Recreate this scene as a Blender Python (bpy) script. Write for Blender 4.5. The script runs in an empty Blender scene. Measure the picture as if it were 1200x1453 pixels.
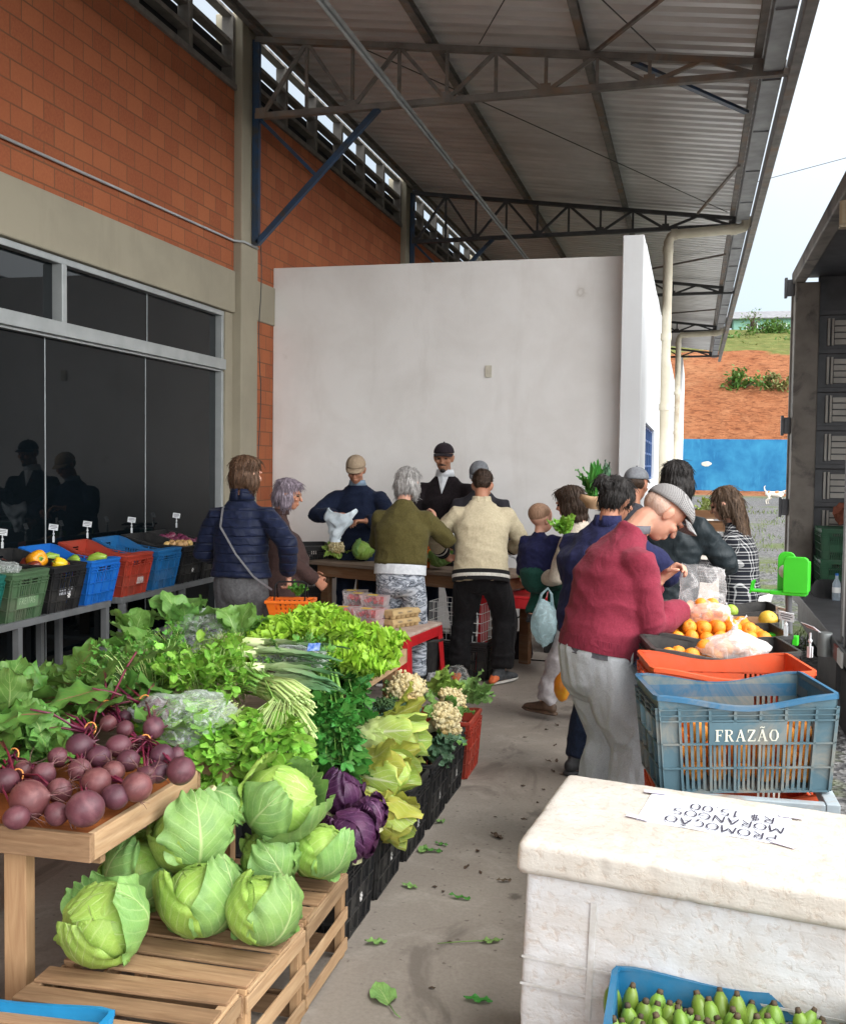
import bpy, math, random
import numpy as np
from mathutils import Vector, Matrix, Euler, noise
random.seed(7)
rng = np.random.default_rng(7)
R = math.radians
SC = bpy.context.scene
COL = SC.collection
PI = math.pi

# ---------------------------------------------------------------- mesh kit
def nrm(v):
    v = np.asarray(v, float)
    return v / (np.linalg.norm(v) + 1e-12)

def frame(axis, up=(0, 0, 1)):
    """3x3 columns: side, up', axis-free frame with axis as column 1 (y)"""
    y = nrm(axis)
    x = np.cross(y, up)
    if np.linalg.norm(x) < 1e-5:
        x = np.cross(y, (1, 0, 0))
    x = nrm(x)
    z = np.cross(x, y)
    return np.stack([x, y, z], 1)

def euler(rx=0, ry=0, rz=0):
    return np.array(Euler((rx, ry, rz)).to_matrix())

class G:
    """collects geometry and builds ONE mesh object"""
    def __init__(s):
        s.v = []; s.f = []; s.uv = []; s.mi = []; s.t = []; s.n = 0
    def add(s, V, F, uv=None, mi=0, t=None):
        V = np.asarray(V, float).reshape(-1, 3)
        b = s.n
        s.v.append(V); s.n += len(V)
        for f in F:
            s.f.append([b + i for i in f]); s.mi.append(mi)
        s.uv.append(np.zeros((len(V), 2)) if uv is None else np.asarray(uv, float))
        s.t.append(np.full(len(V), random.random() if t is None else t))
        return s
    def box(s, c, d, rot=None, mi=0, t=None):
        h = np.asarray(d, float) / 2
        V = np.array([(x, y, z) for x in (-1, 1) for y in (-1, 1) for z in (-1, 1)]) * h
        if rot is not None: V = V @ np.asarray(rot).T
        V = V + np.asarray(c, float)
        return s.add(V, [(0, 1, 3, 2), (4, 6, 7, 5), (0, 4, 5, 1), (2, 3, 7, 6), (0, 2, 6, 4), (1, 5, 7, 3)], mi=mi, t=t)
    def b2(s, lo, hi, mi=0, t=None):
        lo = np.asarray(lo, float); hi = np.asarray(hi, float)
        return s.box((lo + hi) / 2, hi - lo, mi=mi, t=t)
    def bar(s, p0, p1, w, h, up=(0, 0, 1), mi=0, t=None):
        p0 = np.asarray(p0, float); p1 = np.asarray(p1, float)
        Fm = frame(p1 - p0, up)
        return s.box((p0 + p1) / 2, (w, np.linalg.norm(p1 - p0), h), Fm, mi, t)
    def tube(s, pts, r, n=8, mi=0, t=None, close=True):
        pts = np.asarray(pts, float); m = len(pts)
        r = np.full(m, r, float) if np.isscalar(r) else np.asarray(r, float)
        tg = np.gradient(pts, axis=0)
        side = None; V = []
        for i in range(m):
            y = nrm(tg[i])
            if side is None:
                side = frame(y)[:, 0]
            side = nrm(side - y * (side @ y)); z = np.cross(side, y)
            a = np.arange(n) * 2 * PI / n
            V.append(pts[i] + r[i] * (np.cos(a)[:, None] * side + np.sin(a)[:, None] * z))
        V = np.concatenate(V)
        F = [(i * n + j, i * n + (j + 1) % n, (i + 1) * n + (j + 1) % n, (i + 1) * n + j) for i in range(m - 1) for j in range(n)]
        if close:
            F += [tuple(range(n))[::-1], tuple((m - 1) * n + j for j in range(n))]
        uv = np.stack([np.tile(np.arange(n) / n, m), np.repeat(np.arange(m) / max(1, m - 1), n)], 1)
        return s.add(V, F, uv, mi, t)
    def cyl(s, c, r, h, n=20, r2=None, mi=0, t=None):
        c = np.asarray(c, float)
        return s.tube([c, c + (0, 0, h)], [r, r if r2 is None else r2], n, mi, t)
    def lathe(s, prof, n=20, c=(0, 0, 0), rot=None, mi=0, t=None, wob=0):
        prof = np.asarray(prof, float); m = len(prof)
        a = np.arange(n) * 2 * PI / n
        V = np.zeros((m, n, 3))
        V[..., 0] = prof[:, 0:1] * np.cos(a); V[..., 1] = prof[:, 0:1] * np.sin(a); V[..., 2] = prof[:, 1:2]
        V = V.reshape(-1, 3)
        if wob:
            V *= 1 + wob * np.array([noise.noise(Vector(p * 14 + s.n)) for p in V])[:, None]
        if rot is not None: V = V @ np.asarray(rot).T
        V = V + np.asarray(c, float)
        F = [(i * n + j, i * n + (j + 1) % n, (i + 1) * n + (j + 1) % n, (i + 1) * n + j) for i in range(m - 1) for j in range(n)]
        uv = np.stack([np.tile(np.arange(n) / n, m), np.repeat(np.arange(m) / (m - 1), n)], 1)
        return s.add(V, F, uv, mi, t)
    def ell(s, c, rad, rot=None, nu=12, nv=8, mi=0, t=None, wob=0, wf=8):
        rad = np.full(3, rad, float) if np.isscalar(rad) else np.asarray(rad, float)
        ph = np.linspace(0.02, PI - .02, nv + 1); th = np.arange(nu) * 2 * PI / nu
        V = np.stack([np.outer(np.sin(ph), np.cos(th)), np.outer(np.sin(ph), np.sin(th)), np.outer(np.cos(ph), np.ones(nu))], -1).reshape(-1, 3)
        if wob:
            V = V * (1 + wob * np.array([noise.noise(Vector(p * wf / 4 + s.n * .37)) for p in V])[:, None])
        V = V * rad
        if rot is not None: V = V @ np.asarray(rot).T
        V = V + np.asarray(c, float)
        m = nv + 1
        F = [(i * nu + j, (i + 1) * nu + j, (i + 1) * nu + (j + 1) % nu, i * nu + (j + 1) % nu) for i in range(m - 1) for j in range(nu)]
        F += [tuple(range(nu)), tuple((m - 1) * nu + j for j in range(nu))[::-1]]
        uv = np.stack([np.tile(np.arange(nu) / nu, m), np.repeat(np.arange(m) / (m - 1), nu)], 1)
        return s.add(V, F, uv, mi, t)
    def loft(s, st, side=(1, 0, 0), n=16, flat0=False, flat1=False, mi=0, caps=True):
        """st: list of (centre, rx, ry): elliptical sections along a path; rx along side"""
        P = np.array([a[0] for a in st], float); rx = np.array([a[1] for a in st], float); ry = np.array([a[2] for a in st], float)
        tg = np.gradient(P, axis=0) if len(P) > 1 else np.array([[0, 0, 1.]])
        rings = []
        a = np.arange(n) * 2 * PI / n
        def ring(p, t, x, y):
            sd = np.asarray(side, float); sd = nrm(sd - t * (sd @ t)); fr = np.cross(t, sd)
            return p + x * np.cos(a)[:, None] * sd + y * np.sin(a)[:, None] * fr
        tn = [nrm(x) for x in tg]
        if not flat0:
            for k in (75, 50, 25):
                c = math.cos(R(k)); d = math.sin(R(k)) * min(rx[0], ry[0])
                rings.append(ring(P[0] - tn[0] * d, tn[0], rx[0] * c, ry[0] * c))
        for i in range(len(P)): rings.append(ring(P[i], tn[i], rx[i], ry[i]))
        if not flat1:
            for k in (25, 50, 75):
                c = math.cos(R(k)); d = math.sin(R(k)) * min(rx[-1], ry[-1])
                rings.append(ring(P[-1] + tn[-1] * d, tn[-1], rx[-1] * c, ry[-1] * c))
        m = len(rings); V = np.concatenate(rings)
        F = [(i * n + j, i * n + (j + 1) % n, (i + 1) * n + (j + 1) % n, (i + 1) * n + j) for i in range(m - 1) for j in range(n)]
        if caps: F += [tuple(range(n))[::-1], tuple((m - 1) * n + j for j in range(n))]
        uv = np.stack([np.tile(np.arange(n) / n, m), np.repeat(np.arange(m) / (m - 1), n)], 1)
        return s.add(V, F, uv, mi)
    def grid(s, P, uv=None, mi=0, t=None, flip=False):
        """P: (m,n,3)"""
        m, n = P.shape[:2]
        F = [(i * n + j, i * n + j + 1, (i + 1) * n + j + 1, (i + 1) * n + j) for i in range(m - 1) for j in range(n - 1)]
        if flip: F = [f[::-1] for f in F]
        if uv is None:
            uv = np.stack(np.meshgrid(np.linspace(0, 1, n), np.linspace(0, 1, m)), -1).reshape(-1, 2)
        return s.add(P.reshape(-1, 3), F, uv, mi, t)
    def build(s, name, mats, parent=None, smooth=False, bevel=0, world=False, loc=None, solid=0, subd=0, autos=None):
        me = bpy.data.meshes.new(name)
        V = np.concatenate(s.v) if s.v else np.zeros((0, 3))
        if world and parent is not None:
            Mi = np.array(MAT4[parent.name].inverted())
            V = V @ Mi[:3, :3].T + Mi[:3, 3]
        me.from_pydata(V.tolist(), [], s.f)
        if not isinstance(mats, (list, tuple)): mats = [mats]
        for m in mats: me.materials.append(m)
        nf = len(me.polygons)
        me.polygons.foreach_set('material_index', np.array(s.mi, 'i')[:nf])
        if smooth: me.polygons.foreach_set('use_smooth', np.ones(nf, bool))
        ul = me.uv_layers.new(name='UVMap')
        UV = np.concatenate(s.uv); li = np.zeros(len(me.loops), 'i'); me.loops.foreach_get('vertex_index', li)
        ul.data.foreach_set('uv', UV[li].astype('f').ravel())
        at = me.attributes.new('tint', 'FLOAT', 'POINT'); at.data.foreach_set('value', np.concatenate(s.t).astype('f'))
        me.update()
        o = bpy.data.objects.new(name, me); COL.objects.link(o)
        if parent is not None: o.parent = parent
        if loc is not None: o.location = loc
        if bevel:
            b = o.modifiers.new('bevel', 'BEVEL'); b.width = bevel; b.segments = 2; b.limit_method = 'ANGLE'; b.angle_limit = R(40)
        if subd:
            b = o.modifiers.new('sub', 'SUBSURF'); b.levels = subd; b.render_levels = subd
        if solid:
            b = o.modifiers.new('sol', 'SOLIDIFY'); b.thickness = solid; b.offset = 0
        if autos is not None:
            me.polygons.foreach_set('use_smooth', np.ones(nf, bool))
            me.set_sharp_from_angle(angle=R(autos))
        return o

MAT4 = {}
def tag(o, label, cat, group=None):
    o['label'] = label; o['category'] = cat
    if group: o['group'] = group
    return o
def thing(name, label, cat, loc=(0, 0, 0), rotz=0, group=None, rot=None):
    o = bpy.data.objects.new(name, None); COL.objects.link(o)
    o.empty_display_size = .1
    o.location = loc; o.rotation_euler = rot if rot else (0, 0, rotz)
    MAT4[o.name] = Matrix.LocRotScale(Vector(loc), o.rotation_euler, None)
    return tag(o, label, cat, group)
def struct(o, kind='structure'):
    o['kind'] = kind
    return o
def dup(root, loc, rotz=None, label=None, group=None, rot=None, scale=None):
    r = root.copy(); COL.objects.link(r); r.location = loc
    if rotz is not None: r.rotation_euler = (0, 0, rotz)
    if rot is not None: r.rotation_euler = rot
    if scale is not None: r.scale = (scale,) * 3
    if label: r['label'] = label
    if group: r['group'] = group
    MAT4[r.name] = Matrix.LocRotScale(Vector(loc), r.rotation_euler, None)
    for ch in list(root.children):
        c = ch.copy(); COL.objects.link(c); c.parent = r
        for g in list(ch.children):
            d = g.copy(); COL.objects.link(d); d.parent = c
    return r

def bake(g, name, mat, parent, voxel=.012, it=5, disp=None, world=False):
    """union of closed shapes -> one continuous smooth surface"""
    tmp = g.build('tmp', mat, None)
    m = tmp.modifiers.new('r', 'REMESH'); m.mode = 'VOXEL'; m.voxel_size = voxel
    if it:
        m2 = tmp.modifiers.new('s', 'SMOOTH'); m2.factor = .5; m2.iterations = it
    dg = bpy.context.evaluated_depsgraph_get()
    me = bpy.data.meshes.new_from_object(tmp.evaluated_get(dg))
    bpy.data.objects.remove(tmp, do_unlink=True)
    me.name = name
    n = len(me.vertices)
    co = np.zeros(n * 3, 'f'); me.vertices.foreach_get('co', co); co = co.reshape(-1, 3)
    if disp:
        no = np.zeros(n * 3, 'f'); me.vertices.foreach_get('normal', no); no = no.reshape(-1, 3)
        d = np.array([disp(p) for p in co])
        co = co + no * d[:, None]
    if world and parent is not None:
        Mi = np.array(MAT4[parent.name].inverted()); co = co @ Mi[:3, :3].T + Mi[:3, 3]
    me.vertices.foreach_set('co', co.astype('f').ravel())
    me.polygons.foreach_set('use_smooth', np.ones(len(me.polygons), bool))
    me.materials.clear(); me.materials.append(mat)
    me.update()
    o = bpy.data.objects.new(name, me); COL.objects.link(o)
    if parent is not None: o.parent = parent
    return o

# ---------------------------------------------------------------- materials
def newmat(name):
    m = bpy.data.materials.new(name); m.use_nodes = True
    nt = m.node_tree; nt.nodes.clear()
    return m, nt
class N:
    """tiny node helper"""
    def __init__(s, nt): s.nt = nt
    def n(s, typ, **k):
        x = s.nt.nodes.new(typ)
        for a, b in k.items():
            if a.startswith('i_'):
                key = a[2:]; key = int(key) if key.isdigit() else key.replace('_', ' ')
                if isinstance(b, bpy.types.NodeSocket): s.nt.links.new(b, x.inputs[key])
                else: x.inputs[key].default_value = b
            else: setattr(x, a, b)
        return x
    def link(s, a, b): s.nt.links.new(a, b)
    def val(s, x):
        return x
    def math(s, op, a, b=0., c=0., clamp=False):
        x = s.nt.nodes.new('ShaderNodeMath'); x.operation = op; x.use_clamp = clamp
        for i, q in enumerate((a, b, c)):
            if isinstance(q, bpy.types.NodeSocket): s.link(q, x.inputs[i])
            else: x.inputs[i].default_value = q
        return x.outputs[0]
    def mix(s, fac, a, b, mode='MIX'):
        x = s.nt.nodes.new('ShaderNodeMix'); x.data_type = 'RGBA'; x.blend_type = mode
        for i, q in ((0, fac), (6, a), (7, b)):
            if isinstance(q, bpy.types.NodeSocket): s.link(q, x.inputs[i])
            else: x.inputs[i].default_value = q if i == 0 else (*q[:3], 1)
        return x.outputs[2]
    def ramp(s, fac, stops, interp='LINEAR'):
        x = s.nt.nodes.new('ShaderNodeValToRGB'); cr = x.color_ramp; cr.interpolation = interp
        while len(cr.elements) < len(stops): cr.elements.new(.5)
        for e, (p, c) in zip(cr.elements, stops):
            e.position = p; e.color = (*c[:3], 1) if not np.isscalar(c) else (c, c, c, 1)
        s.link(fac, x.inputs[0]); return x.outputs[0]
    def coord(s, kind='Object', scale=(1, 1, 1), rot=(0, 0, 0), loc=(0, 0, 0)):
        tc = s.nt.nodes.new('ShaderNodeTexCoord'); mp = s.nt.nodes.new('ShaderNodeMapping')
        s.link(tc.outputs[kind], mp.inputs[0]); mp.inputs['Scale'].default_value = scale; mp.inputs['Rotation'].default_value = rot; mp.inputs['Location'].default_value = loc
        return mp.outputs[0]
    def world(s, scale=(1, 1, 1), rot=(0, 0, 0)):
        tc = s.nt.nodes.new('ShaderNodeNewGeometry'); mp = s.nt.nodes.new('ShaderNodeMapping')
        s.link(tc.outputs['Position'], mp.inputs[0]); mp.inputs['Scale'].default_value = scale; mp.inputs['Rotation'].default_value = rot
        return mp.outputs[0]
    def noise(s, vec, scale=5, detail=4, rough=.55, dist=0):
        x = s.nt.nodes.new('ShaderNodeTexNoise'); s.link(vec, x.inputs['Vector'])
        x.inputs['Scale'].default_value = scale; x.inputs['Detail'].default_value = detail; x.inputs['Roughness'].default_value = rough; x.inputs['Distortion'].default_value = dist
        return x.outputs[0]
    def attr(s, name='tint'):
        x = s.nt.nodes.new('ShaderNodeAttribute'); x.attribute_name = name
        return x.outputs['Fac']
    def bump(s, h, strength=.3, dist=.01):
        x = s.nt.nodes.new('ShaderNodeBump'); s.link(h, x.inputs['Height'])
        x.inputs['Strength'].default_value = strength; x.inputs['Distance'].default_value = dist
        return x.outputs[0]
    def out(s, sh, disp=None):
        o = s.nt.nodes.new('ShaderNodeOutputMaterial'); s.link(sh, o.inputs[0])
    def pbr(s, col, rough=.6, metal=0., spec=.5, normal=None, alpha=1., trans=0., sheen=0., coat=0., sss=0., ior=1.45):
        b = s.nt.nodes.new('ShaderNodeBsdfPrincipled')
        for key, q in (('Base Color', col), ('Roughness', rough), ('Metallic', metal), ('Specular IOR Level', spec), ('Alpha', alpha), ('Transmission Weight', trans), ('Sheen Weight', sheen), ('Coat Weight', coat), ('IOR', ior), ('Subsurface Weight', sss)):
            if isinstance(q, bpy.types.NodeSocket): s.link(q, b.inputs[key])
            elif key == 'Base Color': b.inputs[key].default_value = (*q[:3], 1)
            else: b.inputs[key].default_value = q
        if sss: b.inputs['Subsurface Radius'].default_value = (.012, .005, .003)
        if normal is not None: s.link(normal, b.inputs['Normal'])
        return b.outputs[0]

def M(name, c1, c2=None, scale=6, rough=.6, bump=0, bscale=None, bdist=.004, spec=.5, metal=0, tint=0, stretch=(1, 1, 1), coord='Object', detail=5, lo=.35, hi=.65, c3=None, s3=2, r2=None, sheen=0, sss=0, coat=0):
    """general procedural surface: two-tone noise, optional third tone in larger patches, bump, per-element variation"""
    m, nt = newmat(name); k = N(nt)
    v = k.coord(coord, stretch) if coord != 'World' else k.world(stretch)
    f = k.noise(v, scale, detail)
    fr = k.ramp(f, [(lo, 0.), (hi, 1.)])
    col = k.mix(fr, c1, c2 if c2 else tuple(x * .82 for x in c1))
    if c3:
        g = k.ramp(k.noise(v, s3, 6, .62, .4), [(.52, 0.), (.66, 1.)]); col = k.mix(g, col, c3)
    if tint:
        a = k.attr(); hs = k.n('ShaderNodeHueSaturation', i_Color=col)
        k.link(k.math('MULTIPLY_ADD', a, .06 * tint, .5 - .03 * tint), hs.inputs['Hue'])
        k.link(k.math('MULTIPLY_ADD', a, .7 * tint, 1 - .35 * tint), hs.inputs['Value']); col = hs.outputs[0]
    nor = None
    if bump:
        nor = k.bump(k.noise(v, bscale or scale * 4, 6, .6), bump, bdist)
    ro = rough if r2 is None else k.math('MULTIPLY_ADD', f, r2 - rough, rough)
    k.out(k.pbr(col, ro, metal, spec, nor, sheen=sheen, sss=sss, coat=coat)); return m

def leafmat(name, c, rib, dark=None, tint=.5, rough=.42, veinf=9, ribw=.05, trans=.22, edge=None, veinamt=.55, bump=.35, white=0):
    """leaf blade: midrib and side veins from the leaf's own UV, mottling, light through the blade"""
    m, nt = newmat(name); k = N(nt)
    uv = k.n('ShaderNodeUVMap', uv_map='UVMap').outputs[0]
    sp = k.n('ShaderNodeSeparateXYZ', i_0=uv)
    u, v = sp.outputs[0], sp.outputs[1]
    d = k.math('ABSOLUTE', k.math('SUBTRACT', u, .5))
    nz = k.noise(k.coord('Object'), 16, 5)
    mid = k.math('SUBTRACT', 1., k.math('DIVIDE', d, k.math('MULTIPLY_ADD', v, -ribw * .8, ribw)), clamp=True)
    ph = k.math('MULTIPLY', k.math('SUBTRACT', v, k.math('MULTIPLY', d, .95)), veinf)
    ph = k.math('ADD', ph, k.math('MULTIPLY', nz, .7))
    w = k.math('ABSOLUTE', k.math('SUBTRACT', k.math('FRACT', ph), .5))
    sv = k.math('SUBTRACT', 1., k.math('MULTIPLY', w, 9.), clamp=True)
    sv = k.math('MULTIPLY', sv, k.math('SUBTRACT', 1., k.math('MULTIPLY', d, 1.5), clamp=True))
    fine = k.n('ShaderNodeTexVoronoi', feature='DISTANCE_TO_EDGE'); k.link(uv, fine.inputs['Vector']); fine.inputs['Scale'].default_value = 22
    fv = k.math('SUBTRACT', 1., k.math('MULTIPLY', fine.outputs[0], 14.), clamp=True)
    vein = k.math('MAXIMUM', mid, k.math('MULTIPLY', k.math('MAXIMUM', sv, k.math('MULTIPLY', fv, .28)), veinamt))
    base = k.mix(k.ramp(nz, [(.3, 0.), (.7, 1.)]), c, dark if dark else tuple(x * .7 for x in c))
    if edge: base = k.mix(k.ramp(k.math('ADD', k.math('MULTIPLY', d, 1.2), k.math('MULTIPLY_ADD', v, .55, -.5)), [(.45, 0.), (.72, 1.)]), base, edge)
    if white:
        base = k.mix(k.math('MULTIPLY', k.math('SUBTRACT', 1., k.math('MULTIPLY', v, 1.35), clamp=True), white), base, rib)
    col = k.mix(vein, base, rib)
    a = k.attr(); hs = k.n('ShaderNodeHueSaturation', i_Color=col)
    k.link(k.math('MULTIPLY_ADD', a, .05 * tint, .5 - .025 * tint), hs.inputs['Hue'])
    k.link(k.math('MULTIPLY_ADD', a, .8 * tint, 1 - .4 * tint), hs.inputs['Value']); col = hs.outputs[0]
    nor = k.bump(k.math('ADD', k.math('MULTIPLY', vein, -.6), nz), bump, .004)
    p = k.pbr(col, rough, 0, .35, nor)
    tr = k.n('ShaderNodeBsdfTranslucent'); k.link(col, tr.inputs[0])
    mx = k.n('ShaderNodeMixShader'); mx.inputs[0].default_value = trans; k.link(p, mx.inputs[1]); k.link(tr.outputs[0], mx.inputs[2])
    k.out(mx.outputs[0]); return m

def plastic_film(name, tintc=(.9, .93, .95), clear=.72, rough=.12, scale=30):
    """thin crumpled bag film: mostly see-through, glossy, a little milky"""
    m, nt = newmat(name); k = N(nt)
    h = k.noise(k.coord('Object'), scale, 5, .6, 1.2); nor = k.bump(h, .9, .01)
    tr = k.n('ShaderNodeBsdfTransparent'); tr.inputs[0].default_value = (*tintc, 1)
    gl = k.pbr(tintc, rough, 0, .6, nor)
    tl = k.n('ShaderNodeBsdfTranslucent'); tl.inputs[0].default_value = (*tintc, 1)
    m0 = k.n('ShaderNodeMixShader'); m0.inputs[0].default_value = .35; k.link(gl, m0.inputs[1]); k.link(tl.outputs[0], m0.inputs[2])
    lw = k.n('ShaderNodeLayerWeight'); lw.inputs[0].default_value = .25; k.link(nor, lw.inputs['Normal'])
    f = k.math('ADD', k.math('MULTIPLY', lw.outputs['Facing'], .6), k.math('MULTIPLY_ADD', k.ramp(h, [(.5, 0.), (.62, 1.)]), .28, 1 - clear - .1), clamp=True)
    mx = k.n('ShaderNodeMixShader'); k.link(f, mx.inputs[0]); k.link(tr.outputs[0], mx.inputs[1]); k.link(m0.outputs[0], mx.inputs[2])
    k.out(mx.outputs[0]); return m
# ================================================================ camera, sky, sun
F_PX, W_PX = 1500., 1200.
cam = bpy.data.cameras.new('camera'); co = bpy.data.objects.new('camera', cam); COL.objects.link(co)
cam.sensor_fit = 'HORIZONTAL'; cam.sensor_width = 36; cam.lens = 36 * F_PX / W_PX; cam.clip_end = 2000; cam.clip_start = .05
yaw = math.atan(380 / F_PX); pit = -math.atan(69 / F_PX); rol = R(.7)
fw = Vector((-math.sin(yaw) * math.cos(pit), math.cos(yaw) * math.cos(pit), math.sin(pit)))
r0 = Vector((math.cos(yaw), math.sin(yaw), 0)); u0 = r0.cross(fw)
rr = r0 * math.cos(rol) + u0 * math.sin(rol); uu = -r0 * math.sin(rol) + u0 * math.cos(rol)
co.matrix_world = Matrix(((rr.x, uu.x, -fw.x, 0), (rr.y, uu.y, -fw.y, 0), (rr.z, uu.z, -fw.z, 1.70), (0, 0, 0, 1)))
SC.camera = co
CAMP = np.array([0, 0, 1.70]); FW = np.array(fw); RT = np.array(rr); UP = np.array(uu)
def ray(px, py): return FW + RT * (px - 600.) / F_PX - UP * (py - 726.5) / F_PX
def at(px, py, z):            # a spot of the photograph on the level z (metres)
    d = ray(px, py); return CAMP + d * ((z - 1.70) / d[2])
def atd(px, py, dist):        # ... at a known distance
    return CAMP + ray(px, py) * dist

SUN_EL, SUN_AZ = 68., 115.     # veiled sun, high on the yard side
w = bpy.data.worlds.new('World'); SC.world = w; w.use_nodes = True
k = N(w.node_tree); w.node_tree.nodes.clear()
sky = k.n('ShaderNodeTexSky'); sky.sky_type = 'NISHITA'; sky.sun_disc = False
sky.sun_elevation = R(SUN_EL); sky.sun_rotation = R(SUN_AZ); sky.air_density = 1.0; sky.dust_density = 3.0; sky.ozone_density = 1.2
tc = w.node_tree.nodes.new('ShaderNodeTexCoord')
cn = k.noise(tc.outputs['Generated'], 2.0, 6, .5, .3)
dt = k.n('ShaderNodeVectorMath', operation='DOT_PRODUCT'); k.link(tc.outputs['Generated'], dt.inputs[0]); dt.inputs[1].default_value = (.80, -.42, .43)
glow = k.math('POWER', k.math('MULTIPLY_ADD', dt.outputs['Value'], .5, .5), 3.)      # added sky glow, aimed low on the yard side to brighten under the canopy
base = k.mix(k.ramp(cn, [(.35, 0.), (.65, 1.)]), (1.35, 1.72, 2.0), (2.0, 2.18, 2.3))
cloud = k.mix(1., base, k.mix(glow, (0, 0, 0), (21., 20.8, 20.4)), 'ADD')
colr = k.mix(.86, sky.outputs[0], cloud)
bg = k.n('ShaderNodeBackground', i_Strength=.12); k.link(colr, bg.inputs[0])
wo = w.node_tree.nodes.new('ShaderNodeOutputWorld'); k.link(bg.outputs[0], wo.inputs[0])
sl = bpy.data.lights.new('sun', 'SUN'); so = bpy.data.objects.new('sun', sl); COL.objects.link(so)
sl.energy = 0.6; sl.angle = R(28); sl.color = (1, .96, .9)
so.rotation_euler = (R(90 - SUN_EL), 0, R(180 - SUN_AZ))
SC.view_settings.view_transform = 'Standard'; SC.view_settings.look = 'None'; SC.view_settings.gamma = 1
SC.view_settings.exposure = 1.6
try:
    SC.cycles.max_bounces = 8; SC.cycles.diffuse_bounces = 5; SC.cycles.transparent_max_bounces = 16; SC.cycles.caustics_reflective = False; SC.cycles.caustics_refractive = False
except Exception: pass

# ================================================================ setting materials
def brick_mat():
    m, nt = newmat('clay_block_wall'); k = N(nt)
    p = k.n('ShaderNodeSeparateXYZ', i_0=k.coord('Object'))
    vec = k.n('ShaderNodeCombineXYZ', i_0=p.outputs[1], i_1=p.outputs[2]).outputs[0]
    b = k.n('ShaderNodeTexBrick'); k.link(vec, b.inputs['Vector'])
    b.inputs['Scale'].default_value = 1; b.inputs['Brick Width'].default_value = .245; b.inputs['Row Height'].default_value = .1435
    b.inputs['Mortar Size'].default_value = .0065; b.inputs['Mortar Smooth'].default_value = .25; b.inputs['Bias'].default_value = -.1
    b.inputs['Color1'].default_value = (.38, .124, .056, 1); b.inputs['Color2'].default_value = (.275, .082, .040, 1); b.inputs['Mortar'].default_value = (.20, .092, .05, 1)
    n1 = k.noise(k.coord('Object', (1, 6, 6)), 9, 6, .6); n2 = k.noise(k.coord('Object'), 1.1, 4)
    c = k.mix(k.math('MULTIPLY', k.ramp(n1, [(.4, 0.), (.8, .45)]), k.math('SUBTRACT', 1., b.outputs['Fac'])), b.outputs[0], (.50, .17, .07))
    c = k.mix(k.ramp(n2, [(.45, 0.), (.75, .4)]), c, (.27, .075, .035))
    h = k.math('ADD', k.math('MULTIPLY', b.outputs['Fac'], -1.), k.math('MULTIPLY', n1, .25))
    k.out(k.pbr(c, .85, 0, .2, k.bump(h, .7, .006))); return m
BRICK = brick_mat()
def paintwall(name, c, stain, amt, s=1.3, smudge=True, spots=None):
    m, nt = newmat(name); k = N(nt); v = k.coord('Object')
    n1 = k.noise(v, s, 6, .62, .3); n2 = k.noise(v, 22, 5); n3 = k.noise(k.coord('Object', (1, 1, .22)), 3.2, 6, .65)
    col = k.mix(k.ramp(n1, [(.42, 0.), (.78, amt)]), c, stain)
    col = k.mix(k.ramp(n3, [(.55, 0.), (.8, amt * .8)]), col, stain)
    if smudge:
        vo = k.n('ShaderNodeTexVoronoi'); k.link(v, vo.inputs['Vector']); vo.inputs['Scale'].default_value = 1.5; vo.inputs['Randomness'].default_value = 1
        rad = k.math('ADD', vo.outputs['Distance'], k.math('MULTIPLY', k.math('SUBTRACT', n2, .5), .13))
        sp = k.ramp(rad, [(.02, .10), (.055, .5), (.085, .12), (.12, 0.)])
        col = k.mix(k.math('MULTIPLY', sp, k.ramp(n1, [(.45, 0.), (.6, 1.)])), col, stain)
    k.out(k.pbr(col, .75, 0, .25, k.bump(k.noise(v, 60, 4), .18, .003))); return m
WHITEWALL = paintwall('white_render', (.79, .77, .75), (.40, .35, .30), .28)
WHITEOUT = paintwall('white_render_clean', (.72, .73, .74), (.5, .48, .45), .25, smudge=False)
BEIGE = paintwall('beige_paint', (.335, .30, .225), (.20, .18, .14), .5, smudge=False)
CONC = None
def floor_mat():
    m, nt = newmat('worn_concrete'); k = N(nt); v = k.world()
    n1 = k.noise(v, .9, 7, .62, .5); n2 = k.noise(v, 4.5, 7, .65, .8); n3 = k.noise(v, 60, 4, .7); n4 = k.noise(k.world((1, .5, 1)), 2.3, 5, .6, 1.2)
    c = k.mix(k.ramp(n1, [(.3, 0.), (.7, 1.)]), (.32, .285, .245), (.235, .205, .175))
    c = k.mix(k.ramp(n2, [(.52, 0.), (.66, .55)]), c, (.38, .34, .295))
    c = k.mix(k.ramp(n4, [(.56, 0.), (.645, .75)]), c, (.135, .115, .098))
    vo = k.n('ShaderNodeTexVoronoi'); k.link(v, vo.inputs['Vector']); vo.inputs['Scale'].default_value = 3.1
    rad = k.math('ADD', vo.outputs['Distance'], k.math('MULTIPLY', k.math('SUBTRACT', n2, .5), .5))
    c = k.mix(k.ramp(rad, [(.05, .8), (.11, .0)]), c, (.085, .07, .06))
    vo2 = k.n('ShaderNodeTexVoronoi'); k.link(v, vo2.inputs['Vector']); vo2.inputs['Scale'].default_value = 17
    rad2 = k.math('ADD', vo2.outputs['Distance'], k.math('MULTIPLY', k.math('SUBTRACT', n3, .5), .7))
    c = k.mix(k.ramp(rad2, [(.04, .75), (.14, .0)]), c, (.10, .082, .066))
    c = k.mix(k.ramp(n3, [(.3, .3), (.6, 0.)]), c, (.12, .10, .085))
    k.out(k.pbr(c, k.math('MULTIPLY_ADD', n1, .3, .5), 0, .35, k.bump(k.math('ADD', k.math('MULTIPLY', n3, .4), n2), .25, .006))); return m
CONC = floor_mat()
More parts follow.
